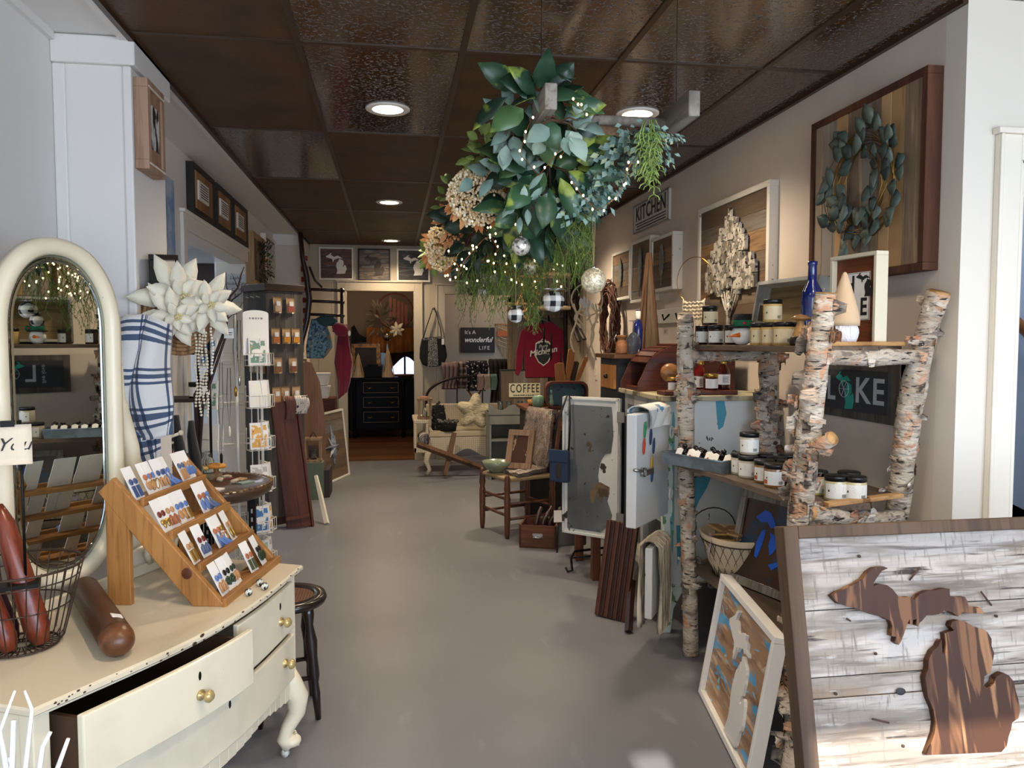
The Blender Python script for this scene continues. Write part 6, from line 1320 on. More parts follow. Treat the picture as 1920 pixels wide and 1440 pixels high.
jar('jam_jar', 'dark jam jar with gold lid standing on the right walnut riser', 'jar', TR(1.57, 3.63, RZ_), .036, .08, amber, goldl, text_m=False)
bottle('dark syrup bottle behind the jam jar on the right walnut riser', (1.65, 3.66, RZ_), flask, amber, cap_, goldl, (.0405, .03, .09), sc=.85)
bottle('amber syrup bottle with gold cap at the back of the icebox top', (1.57, 3.76, ITZ), flask, redg, cap_, goldl, (.0405, .03, .09), sc=.95)
jar('jam_jar', 'small dark jam jar half hidden behind the birch post on left riser', 'jar', TR(1.44, 3.62, RZ_), .03, .075, amber, goldl, text_m=False)
# ================= BIRCH SHELF AND WHAT STANDS ON IT =================
birch = mat('birch_bark', 'c3b7a6', .8, tcols=['c3b7a6', 'c3b7a6', 'c3b7a6', 'd2c4b2', 'c79c7c', 'a9765a', '665c52', 'cbb096', 'b98467', 'd6cbbd'], layers=[('a0917f', 11, (1, 1, 2), .42, .62, 5), ('b98f70', 9, (1, 1, 1), .575, .62, 5, 1), ('7b6f62', 17, (1, 1, 2.4), .57, .64, 6), ('2b2723', 36, (.6, .6, 3.2), .60, .64, 4), ('423a33', 13, (1, 1, 1.4), .63, .67, 6, .8), ('ddd5ca', 20, (1, 1, 2), .64, .7, 5)], bump=(1, 26, (1, 1, 2.5), .02))
bcurl = mat('birch_curl', 'c4a488', .8, tcols=['c8a98e', 'd6cbbd', 'a9765a', '6f655b', 'cdb7a0', 'b98467'], layers=[('8c7f72', 12, (1, 1, 1), .6, .7)])
cutw = mat('cut_birch_end', 'b98f5e', .7, layers=[('8f6536', 30, (1, 1, 1), .5, .62)])
t = T('birch_shelf', 'rustic open shelf built of peeling birch trunks with three weathered board shelves on the right', 'shelf', (1.58, 2.85, 0)); bs = t
def trunk(nm, pts, rs, curls=20, seed=1, cs=1.0, top=True, n=16):
    r = random.Random(seed); P = []; RR = []; ln = len(pts)
    for i in range(ln-1):
        k = max(2, int((V(pts[i+1])-V(pts[i])).length/.035))
        for j in range(k): q = j/k; P.append(V(pts[i]).lerp(V(pts[i+1]), q)); RR.append(rs[i]+(rs[i+1]-rs[i])*q)
    P.append(V(pts[-1])); RR.append(rs[-1])
    m = MB(); m.M = INV[t.name]; m.tube(P, RR, n, tint=.12)
    for i in range(len(m.v)):
        p = m.v[i]; k = i//n; c = m.M @ P[min(k, len(P)-1)]; d = p-c; f = 1+.16*noise.noise(p*9+V((seed, 0, 0)))+.08*noise.noise(p*28); m.v[i] = c+d*f
    cm = m
    for k in range(int(curls*1.8)):
        i = r.randrange(1, len(P)-1); d = (P[i+1]-P[i-1]).normalized(); X, Y_, Z_ = frame(d, V((1, 0, 0)) if abs(d.z) > .9 else V((0, 0, 1))); a0 = r.uniform(0, 2*pi); wd = r.uniform(.5, 1.5); hh = r.uniform(.01, .034)*cs; lift = r.uniform(.15, .8)*cs; dirn = r.choice((-1, 1)); tn = r.uniform(.3, 1); r_s = r.uniform(-1, 1); sd = r.random()*9
        def fn(u, v, P=P[i], R_=RR[i]):
            a = a0+dirn*u*wd*(1-.35*u*lift); q = R_*(1.0+lift*u**1.7)-.001+.004*noise.noise(V((u*5, v*4, sd))); jag = hh*(1-.55*u+.5*noise.noise(V((u*7, sd, v)))); return P+X*(q*cos(a))+Y_*(q*sin(a))+Z_*((v-.5)*jag*2+.012*u*u*r_s)
        cm.sheet(fn, 7, 4, .0012, tint=tn)
    o = m.build(nm, birch, t)
    if top:
        for e, a in ((-1, P[-2]), (0, P[1])):
            d = (P[e]-a).normalized(); c = MB(); c.M = INV[t.name]; c.cyl(tuple(P[e]), tuple(P[e]+d*.002), RR[e]*.93, n=18); c.build('cut_end', cutw, o)
    return o
pp = lambda L: [PX(x, y, X_) for x, y, X_ in L]
A = [V((1.345, 3.29, 0)), V((1.35, 3.33, .35)), V((1.345, 3.37, .8)), V((1.35, 3.40, 1.2)), V((1.35, 3.42, 1.57))]
trunk('post', A, [.036, .035, .037, .040, .036], 26, 1)
B_ = [V((1.235, 2.18, 0))]+[PX(1500, 1400, 1.29), PX(1492, 1250, 1.30), PX(1495, 1100, 1.31), PX(1502, 950, 1.32), PX(1516, 800, 1.33), PX(1536, 650, 1.34), PX(1549, 550, 1.345)]
trunk('post', B_, [.046, .045, .042, .044, .040, .040, .038, .034], 52, 2, 1.5)
C_ = [V((1.79, 3.45, 0)), V((1.79, 3.46, .6)), V((1.78, 3.45, 1.0)), V((1.79, 3.45, 1.40))]
trunk('post', C_, [.05, .052, .05, .045], 60, 3, 1.3)
D_ = [V((1.80, 2.62, 0)), V((1.80, 2.58, .5)), PX(1683, 960, 1.80), PX(1695, 860, 1.80), PX(1705, 760, 1.80), PX(1728, 660, 1.81), PX(1742, 600, 1.82), PX(1762, 548, 1.83)]
trunk('post', D_, [.042, .042, .038, .040, .043, .038, .036, .038], 40, 4, 1.1)
# branch stubs
trunk('branch_stub', [PX(1495, 1340, 1.27), PX(1466, 1300, 1.24), PX(1437, 1250, 1.21)], [.03, .024, .017], 9, 5, .9, n=12)
q = PX(1516, 855, 1.33); trunk('branch_stub', [q, q+V((.0, -.03, .03)), q+V((.02, -.10, .07))], [.03, .026, .024], 4, 6, .7, n=12)
# rungs
trunk('rung', [V((1.37, 3.40, 1.375)), V((1.60, 3.43, 1.37)), V((1.78, 3.45, 1.375))], [.026, .025, .026], 6, 7, .6, n=12)
trunk('rung', [PX(1540, 668, 1.36)+V((0, .03, 0)), PX(1640, 670, 1.6), PX(1720, 668, 1.79)], [.028, .030, .026], 7, 8, .6, n=12)
trunk('rung', [PX(1520, 962, 1.34), PX(1600, 975, 1.56), PX(1690, 968, 1.79)], [.027, .029, .024], 16, 9, 1, n=12)
trunk('rung', [V((1.37, 3.37, .83)), V((1.78, 3.45, .84))], [.026, .026], 9, 10, 1, n=12)
trunk('rung', [V((1.37, 3.33, .345)), V((1.78, 3.45, .345))], [.026, .026], 5, 11, 1, n=12)
trunk('rung', [V((1.33, 2.26, .36)), V((1.80, 2.56, .36))], [.028, .026], 5, 12, 1, n=12)
shw = wood('weathered_shelf', '6b5a4b', '42372e', .75, 5, 'y', tint=.15)
Z1, Z2, Z3 = 1.424, .893, .405
def brd(z, pts, nm='shelf_board'):
    m = MB(); m.M = INV[t.name]; m.prism(pts, z-.022, z, 'z'); return m.build(nm, shw, t, bevel=.002)
brd(Z1, [(1.385, 3.47), (1.385, 2.30), (1.60, 2.34), (1.60, 3.51)]); brd(Z1, [(1.603, 3.51), (1.603, 2.34), (1.80, 2.50), (1.80, 3.52)])
brd(Z2, [(1.26, 3.44), (1.385, 2.34), (1.60, 2.36), (1.60, 3.50)]); brd(Z2, [(1.603, 3.50), (1.603, 2.36), (1.79, 2.52), (1.80, 3.52)])
brd(Z3, [(1.36, 3.36), (1.36, 2.28), (1.60, 2.42), (1.60, 3.50)]); brd(Z3, [(1.603, 3.50), (1.603, 2.42), (1.80, 2.56), (1.80, 3.52)])
slb = wood('split_birch_slat', 'c49a68', '9a6d3d', .6, 7, 'x')
for z, pts in ((Z1+.001, [(1553, 646), (1625, 646)]), (Z1+.001, [(1628, 648), (1702, 650)]), (Z2+.001, [(1548, 952), (1622, 952)]), (Z2+.001, [(1625, 955), (1700, 952)])):
    a = PZ(pts[0][0], 0, 0); x0 = PY(pts[0][0], pts[0][1], 2.33).x; x1 = PY(pts[1][0], pts[1][1], 2.40).x; y0 = 2.30+.30*(x0-1.38); y1 = 2.30+.30*(x1-1.38)
    m = MB(); m.M = INV[t.name]; m.prism([(x0, y0), (x1, y1), (x1, y1+.035), (x0, y0+.035)], z-.001, z+.014, 'z'); m.build('split_slat', slb, t, bevel=.003)
# ---- jars ----
wj = mat('cream_candle_wax', 'b8ad98', .2, coat=.5); dj = mat('brown_syrup_glass', '2a1d16', .15, coat=.5); yj = mat('yellow_candle', 'c9a869', .2, coat=.4); oj = mat('caramel_glass', '8a5f35', .2, coat=.5)
lab_w = mat('label_white', 'e6e4dc', .5); lab_c = mat('label_cream', 'd9c9a3', .5)
def jrow(lst, z, body, lm, grp, X_=None, r=.0355, h=.088, zz=None):
    for (x, y, rz, lb) in lst: jar('candle_jar', lb, 'jar', TR(x, y, z) @ rotm(z=rz), r, h, body, blk, lm, grp)
jrow([(1.43, 3.40, -.4, 'white-labelled dark jar on the top birch shelf, leftmost of the lower row'), (1.435, 3.27, -.3, 'white-labelled dark jar on top birch shelf, second from left'), (1.45, 3.13, -.3, 'white-labelled dark jar on top birch shelf, right beside the snowman')], Z1, dj, lab_w, 'white-labelled jars on the top shelf')
jrow([(1.435, 3.335, -.2, 'cream-labelled jar stacked alone on the white-labelled jars, top birch shelf')], Z1+.089, dj, lab_c, 'cream-labelled jars on the top shelf')
jrow([(1.44, 2.865, -.3, 'cream-labelled candle jar on top birch shelf, right beside the snowman'), (1.445, 2.783, -.3, 'cream-labelled candle jar directly under the stacked one, top birch shelf'), (1.45, 2.700, -.35, 'cream-labelled candle jar left of the wooden spool'), (1.53, 2.74, -.3, 'cream-labelled candle jar in the back row near the blue bottle')], Z1, yj, lab_c, 'cream-labelled jars on the top shelf')
jrow([(1.455, 2.79, -.3, 'cream-labelled candle jar stacked on others, with a blue bow behind it')], Z1+.089, yj, lab_c, 'cream-labelled jars on the top shelf')
sides = [(1388, 882, 'front left'), (1407, 887, ''), (1434, 895, ''), (1463, 905, '')]
L2 = [(1.418, 2.965), (1.412, 2.885), (1.425, 2.775), (1.420, 2.685), (1.50, 2.93), (1.51, 2.84), (1.505, 2.745), (1.49, 2.63), (1.59, 2.90), (1.60, 2.80)]
N2 = ['front row, first from the tray', 'front row, second from the tray', 'front row, third from the tray', 'front row, nearest the birch post', 'second row, first from the tray', 'second row, second from the tray', 'second row, third from the tray', 'second row, half behind the birch post', 'back row, left', 'back row, right']
for i, ((x, y), nm) in enumerate(zip(L2, N2)):
    c = wj if i in (0, 1, 4, 5) else oj; o = jar('sugar_scrub_jar', '%s jar on the middle birch shelf, %s' % ('cream' if c is wj else 'caramel', nm), 'jar', TR(x, y, Z2) @ rotm(z=-.45), .039, .088, c, blk, lab_w, 'jars left of the post on the middle shelf')
    if c is oj: MB().add([(.0402*cos(a), .0402*sin(a), z) for a in [-pi/2-1.1+k*.1 for k in range(5)] for z in (.014, .03)], [(2*k, 2*k+2, 2*k+3, 2*k+1) for k in range(4)]).build('orange_band', mat('orange_label', 'b5562c', .5), o)
jar('sugar_scrub_jar', 'cream jar with black lid and brown twigs stacked on top, middle birch shelf', 'jar', TR(1.435, 2.925, Z2+.089) @ rotm(z=-.4), .039, .088, wj, blk, lab_w, 'jars left of the post on the middle shelf')
for i, (x, y, nm) in enumerate(((1.51, 2.425, 'front left'), (1.565, 2.40, 'front right'), (1.50, 2.53, 'back left, half hidden by the post'), (1.60, 2.49, 'back right'))):
    jar('candle_jar', 'pale yellow jar right of near birch post, '+nm, 'jar', TR(x, y, Z2) @ rotm(z=-.35), .0385, .086, mat('pale_yellow_wax', 'c2b585', .2, coat=.5), blk, lab_w, 'pale yellow jars right of the post')
# galvanised tray with wrapped truffles
gm = mat('galvanised_tray', '8b979f', .4, .6, layers=[('77838b', 14, (1, 1, 1), .45, .6)])
GM = TR(1.335, 3.16, Z2) @ rotm(z=math.atan2(-.287, .131)) ; t2 = T('galvanised_tray', 'long galvanised metal tray at the left end of the middle birch shelf', 'tray', M=GM)
m = MB(); w, d, h = .165, .07, .052
m.box((-w, -d, 0), (w, d, .003))
for a, b in (((-w, -d), (w, -d)), ((w, -d), (w, d)), ((w, d), (-w, d)), ((-w, d), (-w, -d))):
    ox = .008; f = lambda p: (p[0]+(ox if p[0] > 0 else -ox), p[1]+(ox if p[1] > 0 else -ox))
    A1, B1 = f(a), f(b); m.add([(a[0], a[1], 0), (b[0], b[1], 0), (B1[0], B1[1], h), (A1[0], A1[1], h)], [(0, 1, 2, 3)])
m.build('tray_body', gm, t2, solid=.003); MB().tube([(-w-.009, -d-.009, h), (w+.009, -d-.009, h), (w+.009, d+.009, h), (-w-.009, d+.009, h)], .003, 6, closed=True).build('rolled_rim', gm, t2)
choc = mat('dark_wrapped_sweets', '1d120e', .25, coat=.6)
for k in range(6):
    x = -.13+.052*k; M = GM @ TR(x, -.015+.02*(k % 2), .006) @ rotm(x=-.62, z=.12)
    t3 = T('wrapped_sweet_packet', 'clear wrapped packet of dark sweets in the galvanised tray, %s from the left' % ['first', 'second', 'third', 'fourth', 'fifth', 'sixth'][k], 'sweet packet', M=M, group='sweet packets in the galvanised tray')
    m = MB(); r = random.Random(k)
    for j in range(13): m.ell((r.uniform(-.02, .02), r.uniform(-.004, .03), .012+.006*j), (.014, .012, .010), 9, 6, nzs=.3)
    m.build('sweets', choc, t3)
    MB().prism([(-.017, .012), (.017, .012), (.017, .055), (0, .062), (-.017, .055)], -.022, -.0205, 'y').build('header_label', paper, t3); MB().ell((0, -.0225, .026), (.005, .001, .0045), 8, 4).build('red_heart', mat('heart_red', '8e1f1c', .5), t3)
# snowman, crate tray, spool, bottle, gnome, home sign
t2 = T('snowman_ornament', 'round wooden snowman ornament with black hat and orange nose on the top birch shelf', 'ornament', M=TR(1.425, 2.985, Z1) @ rotm(z=-.75))
MB().ell((0, 0, .042), (.048, .03, .042), 22, 14).build('face', mat('snow_white', 'dcdad4', .6), t2)
MB().cyl((0, 0, .075), (0, 0, .128), .036, .038, 22).lathe([(.001, .070), (.056, .070), (.056, .078), (.001, .079)], n=24, sy=.75).build('black_hat', mat('black_felt', '17181b', .9), t2)
MB().lathe([(.0385, .078), (.040, .082), (.040, .098), (.0385, .102)], n=24, cap=False).ell((.035, -.025, .088), (.018, .012, .016)).build('green_band', mat('green_felt', '0f5a3a', .8), t2)
MB().cyl((0, -.028, .042), (-.045, -.05, .036), .010, .001, 12).build('carrot_nose', mat('carrot_orange', 'd2691e', .6), t2); MB().ell((.02, -.038, .09), .006).build('red_berry', mat('heart_red2', 'a8252a', .4), t2)
t2 = T('white_crate_tray', 'white and grey wooden crate tray with slot handles leaning on the wall behind the jars', 'tray', M=TR(1.66, 3.02, Z1) @ rotm(z=-pi/2+.15) @ rotm(x=-.18))
gw = mat('whitewash_grey', 'b5b3ac', .6, layers=[('9a9a95', 8, (1, 1, 1), .45, .65)])
MB().box((-.20, -.005, 0), (.20, .005, .27)).build('base_board', wood('crate_base', '8a744f', '5f4c30', .6, 6, 'x'), t2)
for z in (0, .255): MB().box((-.20, -.075, z), (.20, 0, z+.015)).build('long_side', gw, t2)
for s in (-1, 1):
    x = s*.195; m = MB()
    for a, b in (((-.075, 0), (-.02, .27)), ((-.075, .0), (0, .09)), ((-.075, .18), (0, .27)), ((-.055+.04, .0), (0, .27)), ((-.075, 0), (-.058, .27))): m.box((x-.006, a[0], a[1]), (x+.006, b[0], b[1]))
    m.build('handle_side', gw, t2); MB().box((x-.0065, -.052, .10), (x+.0065, -.022, .17)).build('slot', mat('slot_dark', '55493a', .8), t2)
t2 = T('mushroom_stool_ornament', 'turned two-tone wooden mushroom ornament left of the near birch post', 'ornament', (1.435, 2.545, Z1))
MB().lathe([(.001, 0), (.034, 0), (.038, .012), (.034, .03), (.030, .034)], n=28).build('dark_base', mat('dark_turned', '24170f', .45), t2)
MB().lathe([(.030, .034), (.022, .055), (.013, .078), (.012, .088)], n=28, cap=False).lathe([(.012, .088), (.034, .094), (.036, .098), (.02, .108), (.001, .112)], n=28).build('pale_top', wood('turned_pale', 'b08550', '7b5527', .35, 14, 'x', coat=.3), t2)
bottle('tall cobalt blue bottle standing behind the near birch post', (1.56, 2.69, Z1), wine, bluebt, None, None, None, sc=1.03)
t2 = T('gnome', 'tall gnome with pointed beige hat and round white beard on the top shelf', 'gnome', (1.50, 2.385, Z1+.0))
beige_f = mat('beige_felt', 'c9ad8c', .95, bump=(.3, 120, (1, 1, 1), .003))
MB().ell((0, 0, .045), (.050, .046, .047), 24, 14, nzs=.08, nsc=5).build('white_beard', mat('white_fluff', 'e2dfe2', 1, bump=(1, 50, (3, 3, .5), .01), sheen=.4), t2)
MB().lathe([(.001, .068), (.050, .068), (.051, .085), (.044, .12), (.032, .165), (.020, .205), (.010, .235), (.006, .245), (.001, .248)], n=28).build('pointed_hat', beige_f, t2)
hm = T('home_sign', 'deep cream framed brown wood panel with HOME plate and Michigan mitten behind the gnome', 'sign', M=TR(1.665, 2.53, Z1) @ rotm(z=-pi/2+.12))
m = MB(); W2, H2 = .118, .325
for a, b in (((-W2, -.05, 0), (W2, 0, .014)), ((-W2, -.05, H2-.014), (W2, 0, H2)), ((-W2, -.05, .014), (-W2+.014, 0, H2-.014)), ((W2-.014, -.05, .014), (W2, 0, H2-.014))): m.box(a, b)
m.build('deep_frame', mat('cream_box_frame', 'd0c8b0', .5), hm, bevel=.002); MB().box((-W2+.014, -.03, .014), (W2-.014, -.001, H2-.014)).build('brown_panel', wood('chestnut_panel', '7c4220', '552a12', .4, 7, 'x'), hm)
p = MB().box((-.06, -.034, .09), (.07, -.030, .26)).build('plate', paper, hm, bevel=.002)
for s, x, z in (('H', -.028, .215), ('M', -.028, .135), ('E', .042, .135)): text(s, .085, ink, hm, TR(x, -.0345, z) @ FX, ext=.0006, sx=.8, th=.002)
for P_, nm in zip(mich(.085, .045, .215), ('upper_peninsula', 'lower_peninsula')): MB().prism(P_, -.0352, -.034, 'y').build(nm, ink, hm)
MB().tube([(-.05, -.0345, .257), (.07, -.0345, .257), (.07, -.0345, .093), (-.05, -.0345, .093)], .0012, 4, closed=True).build('border_line', ink, hm)
# macrame hoop
t2 = T('macrame_hoop', 'thin brass hoop with cream macrame fringe behind the far birch post', 'wall hanging', M=TR(1.62, 3.98, 1.43) @ rotm(z=-pi/2+.45))
MB().tube(circ(.125, 0, 48), .0022, 6, closed=True).build('hoop', brass, t2).matrix_local = TR(0, 0, .34) @ rotm(x=pi/2)
m = MB()
for k in range(15): x = -.075+.15*k/14; z1 = .34-math.sqrt(max(.125**2-x*x, 0)); m.tube([(x+.003*sin(j*2.3+k), -.003, z1-(z1-.03-.04*abs(x)/.08)*j/8) for j in range(9)], .0042, 5)
for j in range(5): m.tube([(-.07+.014*i, -.006, .215-.02*j+.008*(i % 2)) for i in range(11)], .005, 5)
m.build('fringe', mat('pale_fringe', 'c2b49c', .9), t2)
# basket on bottom shelf
BK = V((1.485, 3.17, Z3)); t2 = T('chip_basket', 'oval basket with chicken wire sides and cream liner holding wood slabs, bottom birch shelf', 'basket', tuple(BK))
m = MB()
for q, z in ((.10, .004), (.165, .16)): m.tube([(q*.8*cos(k*pi/20), q*1.05*sin(k*pi/20), z) for k in range(40)], .003, 6, closed=True)
for s in (1, -1):
    for k in range(22):
        a0 = 2*pi*k/22; m.tube([((.10+.065*j/5)*.8*cos(a0+s*j*.10), (.10+.065*j/5)*1.05*sin(a0+s*j*.10), .004+.156*j/5) for j in range(6)], .0012, 4)
m.build('wire_mesh', wirem, t2)
lin = mat('cream_liner', 'c9b79b', .9, bump=(.4, 20, (1, 1, 1), .01))
MB().lathe([(.001, .004), (.095, .005), (.125, .06), (.158, .15), (.172, .185), (.165, .19), (.150, .15), (.001, .03)], n=36, M=MX.Diagonal((.8, 1.05, 1, 1))).build('liner', lin, t2)
MB().tube([(.125*cos(a)*.9-.01, -.19+.0*a, .16+.10*sin(a)) for a in [k*pi/12 for k in range(13)]], .003, 6).build('handle', wirem, t2).matrix_local = TR(0, .38, 0)
m = MB().sheet(lambda u, v: (-.125-.02*u+.004*sin(v*8)+(.03*v), -.06+.09*v-.02*u, .195-.085*u), 6, 6, .002); m.build('floral_patch', mat('lilac_print', 'b9a8ac', .9, layers=[('7f6878', 60, (1, 1, 1), .55, .6)]), t2)
slab = wood('pale_wood_slab', 'b08a58', '805f35', .6, 9, 'x'); r = random.Random(4)
for k in range(10):
    a = k*1.9; solo(MB().box((-.045, -.03, -.005), (.045, .03, .005)), 'wood_slab', slab, 'rough pale wood slab in the wire basket, %s' % ['bottom left', 'bottom right', 'bottom back', 'bottom front', 'middle left', 'middle right', 'middle back', 'top left', 'top right', 'topmost'][k], 'wood slab', M=TR(BK.x+.055*cos(a), BK.y+.075*sin(a), BK.z+.165+.012*(k//4)+.005*k*.3) @ rotm(x=r.uniform(-.2, .2), y=r.uniform(-.2, .2), z=r.uniform(0, 3)), group='wood slabs in the basket', bevel=.003)
# Great Lakes picture
GL = TR(1.50, 2.93, Z3+.001) @ rotm(z=math.atan2(-.294, .06)+.1) @ rotm(x=-.22)
t2 = framed('great_lakes_picture', 'grey wood framed picture of blue great lakes on dark brown, bottom birch shelf', 'picture', GL, .36, .40, .03, .035, grey_w if 0 else wood('silver_grey_frame', '8b857c', '5f5a52', .7, 7), mat('lakes_ground', '3a2413', .35, layers=[('123a52', 8, (1, 1, 1), .52, .62)], coat=.6))
for P_ in ([(-.07, .09), (-.03, .125), (0, .12), (.02, .10), (.04, .07), (.01, .065), (-.01, .085), (-.04, .075)], [(-.03, .045), (-.01, .055), (-.015, 0), (-.03, -.06), (-.045, -.055), (-.045, 0)], [(.01, .05), (.04, .04), (.06, .01), (.045, -.02), (.03, -.035), (.015, 0), (.02, .03)], [(.03, -.07), (.07, -.05), (.10, -.035), (.095, -.05), (.05, -.085)], [(.085, -.005), (.12, .0), (.135, -.015), (.10, -.02)]):
    MB().prism([(x*1.1, z*1.1+.195) for x, z in P_], -.0245, -.0215, 'y').build('lake', mat('lake_blue', '0f55c0', .3, coat=.5), t2)
MB().tube([(-.145, -.031, .035), (.145, -.031, .035), (.145, -.031, .365), (-.145, -.031, .365)], .002, 4, closed=True).build('silver_lip', MATS['silver'], t2)
# Michigan picture leaning on the floor
bl = V((1.27, 2.91, 0)); br_ = V((1.155, 2.245, 0)); ang = math.atan2((br_-bl).y, (br_-bl).x); MW = (br_-bl).length
MM_ = TR(*((bl+br_)*.5)) @ rotm(z=ang) @ rotm(x=-.17)
t2 = framed('leaning_michigan_picture', 'white framed wood picture with white Michigan cutout and blue streaks leaning on the floor', 'picture', MM_, MW, .50, .045, .022, mat('bright_white_frame', 'e2e0dc', .4), mat('blue_streak_wood', '9a7350', .4, layers=[('6e4a2e', 11, (.3, 1, 1.4), .48, .62, 4, 1), ('c2a07a', 18, (.3, 1, 2), .55, .66), ('2a8fc4', 8.5, (.55, 1, 1.5), .565, .60, 5, 1.2), ('6cb8d8', 20, (.5, 1, 1.3), .63, .67, 5, 1)], coat=.5), planks=None, inset=.02)
for P_, nm in zip(mich(.42, .02, .235), ('upper_peninsula_cutout', 'lower_peninsula_cutout')): MB().prism([(x*.8+.0, z) for x, z in P_], -.036, -.024, 'y').build(nm, mat('silver_white_cutout', 'd4d3d0', .4), t2)
# ---- big barnwood Michigan sign in front ----
SY = 1.425
BM_ = TR(.872+.62, SY, .0) @ rotm(x=-math.radians(12.4))
t2 = T('barnwood_michigan_sign', 'large dark framed whitewashed barnwood sign with brown Michigan cutout at the right front', 'sign', M=BM_); SW, SH_ = .62, 1.035
bw_ = mat('bleached_barnwood', '857a6e', .8, tint=.15, layers=[('aaa096', 12, (.25, 1, 1.5), .42, .60, 6, 1), ('6b5f55', 26, (.14, 1, 2.4), .50, .64, 6, .8), ('7f6a53', 7, (.4, 1, 1.5), .56, .70, 5), ('3a3029', 60, (.10, 1, 1.6), .60, .68, 5), ('aaa298', 70, (.25, 1, 1.6), .62, .74, 5), ('70665c', 60, (2.2, 1, .35), .56, .72, 4)], bump=(.6, 30, (.15, 1, 3), .006))
df = wood('dark_umber_frame', '54402f', '38281c', .75, 5, 'z', tint=.05)
FRW = .036
for a, b in (((-SW, -.045, 0), (-SW+FRW, .0, SH_)), ((SW-FRW, -.045, 0), (SW, 0, SH_)), ((-SW+FRW, -.045, SH_-.028), (SW-FRW, 0, SH_)), ((-SW+FRW, -.045, 0), (SW-FRW, 0, .03))): MB().box(a, b).build('frame_rail', df, t2, bevel=.003)
cuts = [SH_-.028, .845, .70, .655, .435, .395, .26, .12, .03]; rj = random.Random(9); m = MB()
for i in range(len(cuts)-1): y = -.022-rj.uniform(0, .004); m.box((-SW+FRW, y, cuts[i+1]+.0012), (SW-FRW, -.002, cuts[i]-.0012), tint=rj.random())
m.build('barnwood_planks', bw_, t2)
mp = mat('stained_plywood', '40281b', .5, layers=[('6f4c33', 26, (.9, 1, .10), .51, .55, 3, .8), ('3a251b', 9, (.9, 1, .2), .54, .60, 3, 1.5), ('8a6344', 34, (.9, 1, .09), .60, .64, 2, .6)], bump=(.3, 30, (1, 1, .2), .003), spec=.2)
def s2(px, py, d=-.035):     # point of the photographed sign on the plane of the boards
    n = (BM_.to_3x3() @ V((0, 1, 0))); p0 = BM_ @ V((0, d, 0)); r_ = ray(px, py); tt_ = (p0-O0).dot(n)/r_.dot(n); q = BM_.inverted() @ (O0+r_*tt_); return (q.x, q.z)
for P_, nm in ((UP_, 'upper_peninsula_cutout'), (LP_, 'lower_peninsula_cutout')):
    MB().prism([s2(1300+x/3, 960+y/3) for x, y in P_][::-1], -.042, -.025, 'y').build(nm, mp, t2, label='dark brown plywood cutout with orange grain')
nl = mat('rusty_nail', '3f2c22', .7)
for k, (a, b) in enumerate((((1275, 313), (1225, 385)), ((1620, 448), (1688, 527)), ((1010, 1165), (1110, 1190)), ((865, 600), (892, 615)))):
    A_ = s2(1300+a[0]/3, 960+a[1]/3); B2 = s2(1300+b[0]/3, 960+b[1]/3); MB().cyl((A_[0], -.034, A_[1]), (B2[0], -.029, B2[1]), .0022, n=6).build('bent_nail', nl, t2)
for x, y in ((945, 250), (1037, 800), (812, 1027), (1718, 588), (1192, 1322)):
    A_ = s2(1300+x/3, 960+y/3); MB().cyl((A_[0], -.029, A_[1]), (A_[0], -.026, A_[1]), .0035, n=10).build('nail_head', nl, t2)
A_ = s2(1300+1180/3, 960+1015/3); MB().ell((A_[0], -.027, A_[1]), (.012, .001, .008), 12, 6).build('knot_hole', ink, t2)
MB().box((.1, .02, .0), (.14, .05, .9)).build('strut', df, t2)
# ================= RIGHT WALL =================
red_fr = wood('reddish_frame', '6a4029', '422517', .85, 5, 'z')
wbp = mat('mixed_pallet', '7a6450', .7, layers=[('6b5541', 30, (1.6, 1, .1), .58, .75, 5, .5), ('b8a17e', 22, (1.4, 1, .12), .55, .68, 4), ('463628', 12, (1.2, 1, .35), .70, .74, 4, 1.5)], bump=(.3, 40, (1, 1, .1), .004), tint=.08, tcols=['a3917e', 'bb9364', '989089', 'c49b6c', '8a7460', 'b5996f', '9f958b', 'c8a274'])
t = framed('wreath_picture', 'large dark framed panel of mixed vertical boards with metal leaf wreath, nearest on right wall', 'picture', RW(2.83, 1.69), .75, .705, .062, .028, red_fr, wbp, planks=('z', 9))
wc = V((.02, -.075, .37)); gwir = mat('brass_wire', '9a7a45', .35, .9)
m = MB(); rj = random.Random(2)
for k in range(9): r = .13+.011*k; m.tube([(wc.x+r*cos(a*pi/20)*(1+.05*sin(k)), wc.y-.02*sin(a*.3+k), wc.z+r*sin(a*pi/20)) for a in range(40)], .0018, 5, closed=True)
m.build('wire_rings', gwir, t)
pat = mat('patina_leaf', '55625a', .6, .15, tcols=['58665e', '47564f', '66736a', '3d4b46', '5e685c'])
m = MB()
for k in range(78):
    a = rj.uniform(0, 2*pi); q = rj.uniform(.08, .24); p = wc+V((q*cos(a), -rj.uniform(.0, .03), q*sin(a))); b = a+rj.uniform(-1.6, 1.6); m.leaf(p, (cos(b), -.35, sin(b)), rj.uniform(.06, .085), .062, up=V((0, -1, 0)), curl=.15, fold=-.3)
m.build('metal_leaves', pat, t, solid=.001)
t = framed('birch_tree_picture', 'white framed barnwood picture with birch bark tree cutout on the right wall', 'picture', RW(4.05, 1.42), .90, .82, .05, .03, whf, barnx, planks=('x', 8))
bk_ = mat('birch_strip', 'bdb6a8', .7, layers=[('7e786b', 26, (1, 1, .7), .48, .54), ('2e2a24', 44, (1, 1, .8), .57, .61), ('d9d4ca', 30, (1, 1, 1), .6, .64)]); rj = random.Random(6); m = MB()
